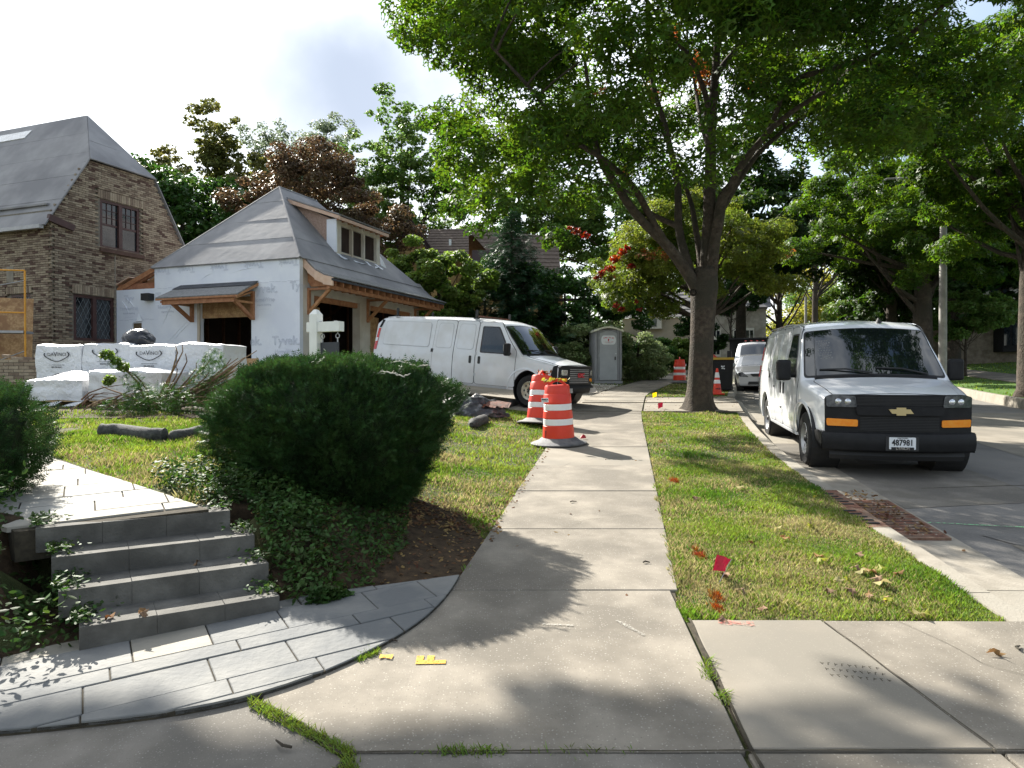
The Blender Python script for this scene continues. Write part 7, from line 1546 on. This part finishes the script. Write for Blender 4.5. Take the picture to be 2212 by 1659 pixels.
for x, z, w_, h_ in ((-.03, .79, .05, .04), (.03, .79, .03, .05), (-.02, .73, .03, .04), (.035, .72, .05, .03), (0, .765, .02, .02)): b.box((x, -.352, z), (w_, .006, h_), rot=Matrix.Rotation(R(20), 3, 'Y'))
b.build('emblem', M['plate'], bn)

# ------------------------------------------------------------------ portable toilet
tl = thing('portable_toilet', 'grey portable toilet with a cream roof standing on pale gravel', 'toilet', ((1307 - 1106) / 1500 * 26.6, 26.6, pz(26.6) + .0), (0, 0, R(6))); tl.scale = (.94, .94, .95)
sk_ = MB(); sk_.box((0, 0, .05), (1.16, 1.16, .10)); sk_.build('skid', M['toilet'], tl)
b = MB(); b.box((0, .02, 1.12), (1.10, 1.10, 2.06)); bevel(b.build('cabin', M['toilet'], tl), .05, 3)
ri = MB()
for k in range(5): ri.box((.56, -.40 + k * .2, 1.12), (.05, .08, 1.8))
for x in (-.50, -.40, .40, .50): ri.box((x, -.55, 1.12), (.05, .05, 2.0))
ri.build('rib', M['toilet'], tl)['kind'] = 'stuff'
dpl = MB(); dpl.prism([(-.36, -.575), (.36, -.575), (.36, -.545), (-.36, -.545)], .14, 1.98); dr = dpl.build('door', M['toilet_light'], tl); vs = []
ar = MB(); n = 10; pts = [(-.36 + .72 * i / n, 1.98 + .10 * math.sin(math.pi * i / n)) for i in range(n + 1)]; ar.add([(x, -.575, z) for x, z in pts] + [(x, -.575, 1.975) for x, z in pts], [(i, i + 1, n + 2 + i, n + 1 + i) for i in range(n)]); ar.build('door_top', M['toilet_light'], dr)
MB().box((.27, -.585, 1.0), (.04, .03, .13)).build('handle', M['black'], dr); MB().box((.30, -.585, 1.18), (.03, .02, .03)).build('lock', M['plate'], dr)
hg = MB()
for z in (.3, 1.1, 1.8): hg.box((-.38, -.585, z), (.03, .03, .10))
hg.build('hinge', M['alu'], dr)
sg_ = MB(); ell = rpoly([(-.31, 0), (-.26, .18), (.26, .18), (.31, 0), (.26, -.18), (-.26, -.18)], .09); sg_.add([(x, -.582, 1.72 + z) for x, z in ell] + [(x, -.577, 1.72 + z) for x, z in ell], [tuple(range(len(ell)))[::-1], tuple(range(len(ell), 2 * len(ell)))]); sgn = sg_.build('sign', M['plate'], dr)
tx = MB(); mf = lambda x, z: Matrix.Translation((x, -.585, z)) @ Matrix.Rotation(R(90), 4, 'X')
for i, ch in enumerate('CANS-TO-GO'): a = (i - 4.5) * .043; tx.text(ch, .062, mf(a, 1.815 - a * a * .55), .001, bold=.002)
for i, ch in enumerate('1-414-354-7800'): a = (i - 6.5) * .028; tx.text(ch, .042, mf(a, 1.635 + a * a * .4), .001, bold=.001)
tx.box((0, -.585, 1.745), (.05, .003, .05)); tx.box((-.005, -.585, 1.70), (.04, .003, .05)); tx.beam((0, -.585, 1.69), (.03, -.585, 1.655), .015, .003); tx.beam((0, -.585, 1.69), (-.025, -.585, 1.66), .015, .003); tx.build('sign_print', M['ink_red'], sgn); t2_ = MB(); t2_.text('www.canstogo.com', .028, mf(0, 1.605), .001); t2_.build('sign_print', M['ink'], sgn)
rf = MB(); vs = []; n = 10
for i in range(n + 1):
    x = -.60 + 1.2 * i / n; z = 2.10 + .16 * math.sin(math.pi * i / n)
    for y in (-.64, .62): vs += [(x, y, z - .07), (x, y, z)]
rf.add(vs, [(i*4, i*4+1, i*4+5, i*4+4) for i in range(n)] + [(i*4+1, i*4+3, i*4+7, i*4+5) for i in range(n)] + [(i*4+3, i*4+2, i*4+6, i*4+7) for i in range(n)] + [(i*4+2, i*4, i*4+4, i*4+6) for i in range(n)] + [(0, 2, 3, 1), (n*4, n*4+1, n*4+3, n*4+2)]); rf.build('roof', M['cream'], tl, smooth=30, fix=True)
b = MB(); b.lathe([(.055, 2.1), (.055, 2.38)], 12, (.35, .4, 0), cap=True); b.build('vent_pipe', M['toilet'], tl); MB().box((.585, .1, 1.75), (.02, .14, .09)).build('side_label', M['plate'], tl)
gp_ = scatter(2600, 1.4, 4.3, 20.6, 25.2, lambda x, y: xl(y) - 2.4 < x < xl(y) - .05 - .2 * random.random() and (y > 24.2 or random.random() < .35)); gp_[:, 2] += .02
V, F = leaves(gp_, np.tile([0, 0, 1.], (len(gp_), 1)), .075, 'oval', 1.2); link('gravel', np_mesh('gravel', V, F, M['gravel']), kind='stuff', label='white gravel spread in front of the portable toilet')

# ------------------------------------------------------------------ pallets of roofing wrapped in white film
def wrapped(name, label, c, dims, rz_, logo=(), seed=0, m='wrap', group=None, sag=.03, mound=0):
    rd = random.Random(seed); root = thing(name, label, 'pallet', c, (0, 0, rz_), group=group); W, D, H = dims
    me_ = MB(); nx, ny, nzz = 14, 10, 8
    def dis(p, k=.03): q = Vector(p) * 2.3 + Vector((seed * 3.1, 0, 0)); return Vector((mnoise.noise(q), mnoise.noise(q + Vector((5, 5, 5))), mnoise.noise(q + Vector((9, 1, 2))))) * k
    bm = bmesh.new(); bmesh.ops.create_cube(bm, size=1); bmesh.ops.subdivide_edges(bm, edges=bm.edges[:], cuts=11, use_grid_fill=True)
    for v in bm.verts:
        p = v.co; top = p.z > .49; x, y, z = p.x * W, p.y * D, (p.z + .5) * H + .13
        if top: z += -sag * abs(math.sin(x * 4 + seed)) * .5 + mound * math.exp(-((x - .05 * W) ** 2 + y ** 2) / .12)
        e = max(abs(p.x), abs(p.y)) * 2
        if top and e > .95: z -= .03
        bulge = .014 * math.sin((p.z + .5) * math.pi * 3 + seed)
        v.co = Vector((x * (1 + bulge / W), y * (1 + bulge / D), z)) + dis((x, y, z), .03)
    me = bpy.data.meshes.new('wrapped_load'); bm.to_mesh(me); bm.free(); me.materials.append(M[m]); me.shade_smooth(); me.set_sharp_from_angle(angle=R(50)); link('wrapped_load', me, root)
    pl = MB()
    for x in (-.42, 0, .42): pl.box((x * W, 0, .06), (.09, D * .96, .09))
    for k in range(5): pl.box((0, (-.42 + k * .21) * D, .12), (W, .09, .02))
    pl.build('pallet', M['stump'], root)
    # black oval and name printed on the film, front face is -y
    for (lx, lz, half) in logo:
        t = MB(); fm_ = Matrix.Translation((lx, -D / 2 - .028, lz)) @ Matrix.Rotation(R(90), 4, 'X'); n = 28; vs = []
        for i in range(n + 1):
            a = 2 * math.pi * i / n; k = 1 + .10 * math.cos(2 * a) * 0 + .07 * math.cos(4 * a)
            for r in (1, .90): vs.append(fm_ @ Vector((.235 * k * r * math.cos(a), .125 * k * r * math.sin(a), 0)))
        fs = [(2*i, 2*i+1, 2*i+3, 2*i+2) for i in range(n)]
        if half: fs = [f for f in fs if (vs[f[0]].z < lz + (.03 if half < 0 else 9)) and (vs[f[0]].z > lz - (.03 if half > 0 else 9))]
        t.add(vs, fs)
        if half != -2: t.text('DA', .085, fm_ @ Matrix.Translation((-.115, 0, .001)), .0006); t.text('V', .125, fm_ @ Matrix.Translation((-.02, .005, .001)), .0006); t.text('INCI', .085, fm_ @ Matrix.Translation((.10, 0, .001)), .0006)
        if half <= 0: t.text('www.davinciroofscapes.com', .026, fm_ @ Matrix.Translation((0, -.19, .001)), .0006); t.text('800-328-4624', .034, fm_ @ Matrix.Translation((0, -.235, .001)), .0006, bold=.001)
        t.build('film_print', M['ink'], root)
    return root
PZ = 1.26; PA = math.atan2(-B_.y, -B_.x)     # rows parallel to the front of the garage
def prow(u, v, y): p = at(u, v, y); return p
base_l = at(165, 800, 13.1); step_ = Vector((math.cos(R(-16)), math.sin(R(-16)), 0))
P0_ = Vector((-8.38, 13.35, 1.24))
for i, (lg, nm) in enumerate(((((-.02, .86, -1), (.04, .38, 1)), 'leftmost stack, with two black oval logos'), (((0, .92, -2), (.0, .40, 1)), 'second stack from the left, with phone number print'), (((-.05, .88, -1),), 'third stack from the left, with a black oval logo'), ((), 'rightmost stack, plain and partly hidden by branches'))):
    c = P0_ + Vector((.90 * i, -.06 * i + .02 * (i % 2), .0)); c.z = 1.30
    wrapped('wrapped_pallet', 'white film-wrapped pallet of roof tiles, ' + nm, c, (.875, .95, .93 + .02 * (i % 2)), R(-3), lg, i + 1, group='white wrapped pallets in front of the houses')
wrapped('wrapped_pallet', 'crumpled low wrapped pallet in the front row, at its left end', (-7.65, 12.1, 1.22), (1.05, .9, .36), R(-6), (), 11, 'wrap', 'white wrapped pallets in front of the houses', mound=.16)
wrapped('wrapped_pallet', 'cloudy film-wrapped pallet in the front row behind the cut branches', (-6.45, 12.05, 1.22), (1.25, .9, .52), R(-2), (), 12, 'wrap2', 'white wrapped pallets in front of the houses', mound=.04)
fp = MB()
for k, (x, y) in enumerate(((-7.9, 11.55), (-7.5, 11.5), (-6.85, 11.5), (-6.6, 11.45))):
    fp.add([(x, y, 1.25), (x + .32, y - .06, 1.27), (x + .36, y + .2, 1.38), (x + .1, y + .25, 1.33)], [(0, 1, 2, 3)])
tag(fp.build('loose_film', M['wrap']), 'loose ends of white film on the ground before the front pallets', 'film')
# black bag on the stack
bm = bmesh.new(); bmesh.ops.create_icosphere(bm, subdivisions=4, radius=1)
for v in bm.verts:
    p = v.co.copy(); r = 1 + .16 * mnoise.noise(p * 1.6) + .10 * mnoise.noise(p * 4.5); z = p.z * .21 * r
    v.co = Vector((p.x * .30 * r * (1 - .3 * max(0, p.z) * (1 if p.x > 0 else -.0)), p.y * .26 * r, max(-.13, z)))
me = bpy.data.meshes.new('bin_bag'); bm.to_mesh(me); bm.free(); me.materials.append(M['bag']); me.shade_smooth(); tag(link('bin_bag', me, loc=(-7.15, 13.35, 2.46)), 'full black bin bag lying on top of the wrapped pallets', 'bag')

# heap of cut branches and dead shrub before the pallets
random.seed(14); hp_ = MB()
for i in range(60):
    x = random.uniform(-6.9, -4.3); y = random.uniform(10.4, 11.7); a = random.uniform(-.5, .9); L = random.uniform(.4, 1.3); z = 1.18 + random.uniform(0, .22); d = Vector((math.cos(a), math.sin(a) * .6, random.uniform(-.05, .35)))
    p = Vector((x, y, z)); limb(hp_, [p, p + d * L * .5 + Vector((0, 0, .06)), p + d * L], .014, .004, 4, 2, .08)
for i in range(26):
    L = random.uniform(.7, 1.35); p = Vector((-5.55 + random.uniform(-.15, .15), 11.1, 1.25)); e = Vector((-5.0 + random.uniform(-.5, .9), 11.0 + random.uniform(-.4, .4), 1.35 + L * random.uniform(.4, .72))); limb(hp_, [p, (p + e) / 2 + Vector((0, 0, -.05)), e], .03, .006, 5, 3, .12)
for e in ((-6.35, 10.9, 2.05), (-6.05, 10.9, 1.85), (-6.5, 11, 1.6)): limb(hp_, [(-5.75, 11, 1.25), ((-5.75 + e[0]) / 2 + .12, 11, (1.25 + e[2]) / 2), e], .03, .007, 5, 3, .1)
heap = tag(hp_.build('cut_branches', M['twig']), 'heap of cut branches and dead shrub dumped in front of the pallets', 'branches')
rg3 = np.random.default_rng(5); hc = [(-4.75, 11.0, 1.85, .25), (-4.7, 10.95, 2.05, .16), (-4.85, 11, 1.6, .33), (-4.55, 10.9, 1.45, .33), (-5.7, 10.7, 1.42, .26), (-5.95, 10.9, 1.68, .17), (-6.2, 10.9, 1.95, .13), (-6.4, 10.9, 2.1, .09), (-5.3, 10.6, 1.35, .35), (-5.0, 10.5, 1.3, .3), (-4.4, 10.6, 1.3, .25), (-6.0, 10.4, 1.25, .2), (-5.6, 10.4, 1.3, .22), (-4.1, 10.9, 1.75, .14), (-4.0, 11, 1.9, .1), (-4.2, 10.6, 1.25, .2)]
p, nr = clump_pts(hc, 300, .9, rg3); V, F = leaves(p, nr, .07, 'sprig', .9, rg3); link('foliage', np_mesh('foliage', V, F, M['leaf_dark']), heap)
p, nr = clump_pts([(-6.35, 10.9, 2.1, .10), (-6.2, 10.88, 2.0, .08), (-6.1, 10.9, 1.9, .09), (-6.3, 10.9, 1.72, .08), (-6.35, 10.9, 1.66, .07)], 120, .8, rg3); V, F = leaves(p, nr, .06, 'oval', .9, rg3); link('leaves', np_mesh('leaves', V, F, M['leaf_light']), heap)
drape('soil_bed', [(-7.9, 9.9), (-4.0, 10.0), (-3.4, 10.7), (-3.8, 11.8), (-8.2, 11.9)], .012, M['soil'], .4, label='churned soil under the cut branches', zf=surf0)
sl = MB()
for k in range(3): sl.box((.1 * k, -.14 * k, .02 + .005 * k), (.9, .13, .03), rot=R(4 * k))
tag(sl.build('boards', M['lumber_pale'], loc=(-4.05, 10.35, surf0(-4.05, 10.35) + .05), rot=(0, 0, R(5))), 'short pale boards lying at the right end of the branch heap', 'boards')

# silt socks, tarp
def sock(name, label, pts, r, m='sock', seed=0):
    P = [Vector((x, y, surf0(x, y) + r * .62)) for x, y in pts]; b = MB(); Q = []
    for i in range(len(P) - 1):
        for k in range(6): Q.append(P[i].lerp(P[i+1], k / 6))
    Q.append(P[-1]); n = len(Q); rr = [r * (1 + .14 * mnoise.noise(Vector((i * .6, seed, 0)))) * (1 if 0 < i < n - 1 else .35) for i in range(n)]; b.tube(Q, rr, 12); o = b.build(name, M[m], smooth=70); o.scale = (1, 1, 1); return tag(o, label, 'silt sock')
def GP(u, v): g = G(u, v); return (g.x, g.y)
sock('silt_sock', 'long grey silt sock on the lawn, its left end raised', [GP(212, 940), GP(260, 940), GP(325, 950), GP(362, 950)], .085, seed=1)
sock('silt_sock', 'slim grey silt sock continuing right into the clipped yew', [GP(366, 952), GP(410, 945), GP(470, 928), GP(540, 915)], .07, seed=2)
sock('silt_sock', 'thin black silt sock behind the front barrel', [GP(985, 896), GP(1040, 890), GP(1080, 885), GP(1120, 872)], .085, seed=3)
sock('silt_sock', 'short stub of black silt sock on the lawn right of the yew', [GP(1018, 925), GP(1050, 912)], .10, seed=4)
bm = bmesh.new(); bmesh.ops.create_icosphere(bm, subdivisions=4, radius=1); tpz = G(1040, 885)
for v in bm.verts:
    p = v.co.copy(); r = 1 + .22 * mnoise.noise(p * 1.4 + Vector((3, 0, 0))) + .10 * mnoise.noise(p * 4); v.co = Vector((p.x * .70 * r, p.y * .36 * r, max(-.04, (p.z * .34 + .14 * mnoise.noise(p * 3)) * r * (1 - .3 * p.x))))
me = bpy.data.meshes.new('tarp'); bm.to_mesh(me); bm.free(); me.materials.append(M['tarp']); me.shade_smooth(); tp_ = tag(link('tarp', me, loc=(-.75, 13.7, surf0(-.75, 13.7) + .02)), 'crumpled black tarpaulin with rusty bark heaped on the lawn before the work van', 'tarp')
rb = MB(); 
for i in range(8): a = random.uniform(-1, .4); rb.add([(a * .5, -.2 + .1 * random.random(), .30), (a * .6 + .3, -.3, .24), (a * .6 + .35, -.1, .33), (a * .6 + .1, .0, .37)], [(0, 1, 2, 3)])
rb.build('bark_scrap', M['rust'], tp_, loc=(.30, 0, -.09))['kind'] = 'stuff'

# real-estate sign post
sp_ = at(683, 800, 8.3); sx, sy = (683 - 1106) / 1500 * 8.6, 8.6; gzs = surf0(sx, sy)
sp = thing('sign_post', 'white wooden cross-arm sign post rising behind the clipped yew', 'sign post', (sx, sy, gzs), (0, 0, R(-24)))
ztop = CAM_Z + (815 - 669) / 1500 * 8.6 - gzs; za = CAM_Z + (815 - 707) / 1500 * 8.6 - gzs
b = MB(); b.box((0, 0, (ztop - .06) / 2), (.115, .115, ztop - .06)); b.add([(-.0575, -.0575, ztop - .06), (.0575, -.0575, ztop - .06), (.0575, .0575, ztop - .06), (-.0575, .0575, ztop - .06), (-.02, -.02, ztop), (.02, -.02, ztop), (.02, .02, ztop), (-.02, .02, ztop)], [(0, 1, 5, 4), (1, 2, 6, 5), (2, 3, 7, 6), (3, 0, 4, 7), (4, 5, 6, 7)]); b.build('post', M['white_wood'], sp)
b = MB(); b.box((.14, 0, za), (.50, .095, .12)); b.build('arm', M['white_wood'], sp)
for k, (hx, hz) in enumerate(((.10, .03), (.33, .03))): b = MB(); b.tube([(hx, 0, za + .06), (hx, 0, za - .09)], .006, 6); b.lathe([(.028 + .006 * math.cos(t * .628), .006 * math.sin(t * .628)) for t in range(11)], 16, (hx, 0, za - .115), 'Y'); b.box((hx, 0, za - .165), (.012, .012, .05)); b.box((hx - .03, 0, za + .065), (.04, .02, .012)); b.build('hook', M['alu'], sp)
bd = MB(); bd.box((.21, 0, za - .42), (.27, .02, .46)); bd = bd.build('hanging_board', M['sign_dark'], sp); t = MB(); t.text('W', .10, Matrix.Translation((.235, -.013, za - .42)) @ Matrix.Rotation(R(90), 4, 'X'), .001); t.tube([(.13, -.013, za - .36), (.16, -.013, za - .30), (.13, -.013, za - .27)], .006, 5); t.tube([(.16, -.013, za - .30), (.10, -.013, za - .33)], .004, 5); t.build('lettering', M['gold_ink'], bd)

# marking flags
def flag(u, v, uf, vf, col, label, h=.5, s=.10):
    g = G(u, v); b = MB(); root = thing('marking_flag', label, 'flag', (g.x, g.y, surf0(g.x, g.y))); top = h; b.tube([(0, 0, 0), (.01, 0, top)], .0028, 4); b.build('wire', M['alu'], root); f = MB(); vs = []
    for i in range(6):
        for j in range(5): x = -s * 1.1 * i / 5; z = top - s * j / 4 - .25 * s * i / 5 * (1 + .3 * j); vs.append((x + .01, .02 * math.sin(i * 1.6 + j * .7), z))
    f.add(vs, [(i*5+j, i*5+j+1, (i+1)*5+j+1, (i+1)*5+j) for i in range(5) for j in range(4)]); f.build('flag_cloth', M[col], root, smooth=70); return root
fr0 = flag(1552, 1262, 0, 0, 'flag_red', 'crumpled red marking flag low in the parkway grass', .20, .095); fr0.rotation_euler = (R(-12), R(34), R(10))
flag(1431, 884, 0, 0, 'flag_red', 'small red marking flag at the driveway edge left of the maple', .16, .10); flag(1418, 860, 0, 0, 'flag_yellow', 'small yellow marking flag by the sidewalk beyond the red one', .16, .10)
rb = G(1254, 954); b = MB(); b.add([(-.05, -.02, .01), (.05, -.02, .02), (.04, .04, .06), (-.03, .03, .05), (0, 0, .08)], [(0, 1, 4), (1, 2, 4), (2, 3, 4), (3, 0, 4)]); tag(b.build('ribbon_scrap', M['flag_red'], loc=(rb.x + .05, rb.y + .1, pz(rb.y) + .03)), 'scrap of red ribbon at the foot of the front barrel', 'ribbon')

# street lamps
def lamp(u, y, h, label, arm=True):
    x = (u - 1106) / 1500 * y; root = thing('street_lamp', label, 'street lamp', (x, y, surf(x, y))); b = MB(); b.tube([(0, 0, -.1), (0, 0, .4), (0, 0, h)], [.15, .14, .10], 12); b.build('pole', M['pole'], root, smooth=70)
    b = MB(); b.tube([(0, 0, 0), (0, 0, .5)], .17, 12); b.build('base', M['pole'], root, smooth=70); return root
l1 = lamp(2036, 24.5, 7.3, 'concrete lamp post across the street with a globe lamp hanging from its arm')
hx = (1901 - 1106) / 1500 * 24.0 - (2036 - 1106) / 1500 * 24.5
b = MB(); b.tube([(0, 0, 7.0), (hx * .4, -.2, 7.5), (hx * .9, -.4, 7.4), (hx, -.5, 7.25)], [.045, .04, .03, .03], 8); b.build('arm', M['pole'], l1, smooth=70)
zl = CAM_Z + (815 - 412) / 1500 * 24.0 - l1.location.z
b = MB(); b.lathe([(.001, .26), (.07, .25), (.10, .10), (.16, -.04), (.165, -.06), (.001, -.06)], 18, (hx, -.5, zl)); b.build('lamp_shade', M['white_wood'], l1, smooth=True); b = MB(); b.lathe([(.15, -.06), (.14, -.13), (.09, -.19), (.001, -.21)], 18, (hx, -.5, zl)); b.build('globe', M['lampglass'], l1, smooth=True)
b = MB(); b.tube([(hx, -.5, zl + .25), (hx, -.5, max(zl + .3, 7.3))], .02, 6); b.build('hanger', M['pole'], l1)
lamp(1740, 62, 6.2, 'distant thin lamp post against the sunlit yellow tree'); l3 = lamp(1824, 58, 2.6, 'distant short post with black bands above the white van roof')
b = MB()
for k in range(4): b.lathe([(.155, .5 + k * .5), (.155, .7 + k * .5)], 12, cap=True)
b.build('black_band', M['black'], l3)
bl = thing('recycling_bin', 'blue bin lid far up the street above the black truck box', 'bin', ((1672 - 1106) / 1500 * 47, 47, surf((1672 - 1106) / 1500 * 47, 47))); b = MB(); b.box((0, 0, .9), (1.5, 1.2, 1.6)); b.build('body', mat('blue_plastic', (.03, .09, .25), .5), bl); b = MB(); b.slab([(-.8, -.7, 1.7), (.8, -.7, 1.7), (.8, .7, 2.0), (-.8, .7, 2.0)], (0, 0, 1), .08); b.build('lid', mat('blue_plastic', (.03, .09, .25), .5), bl)
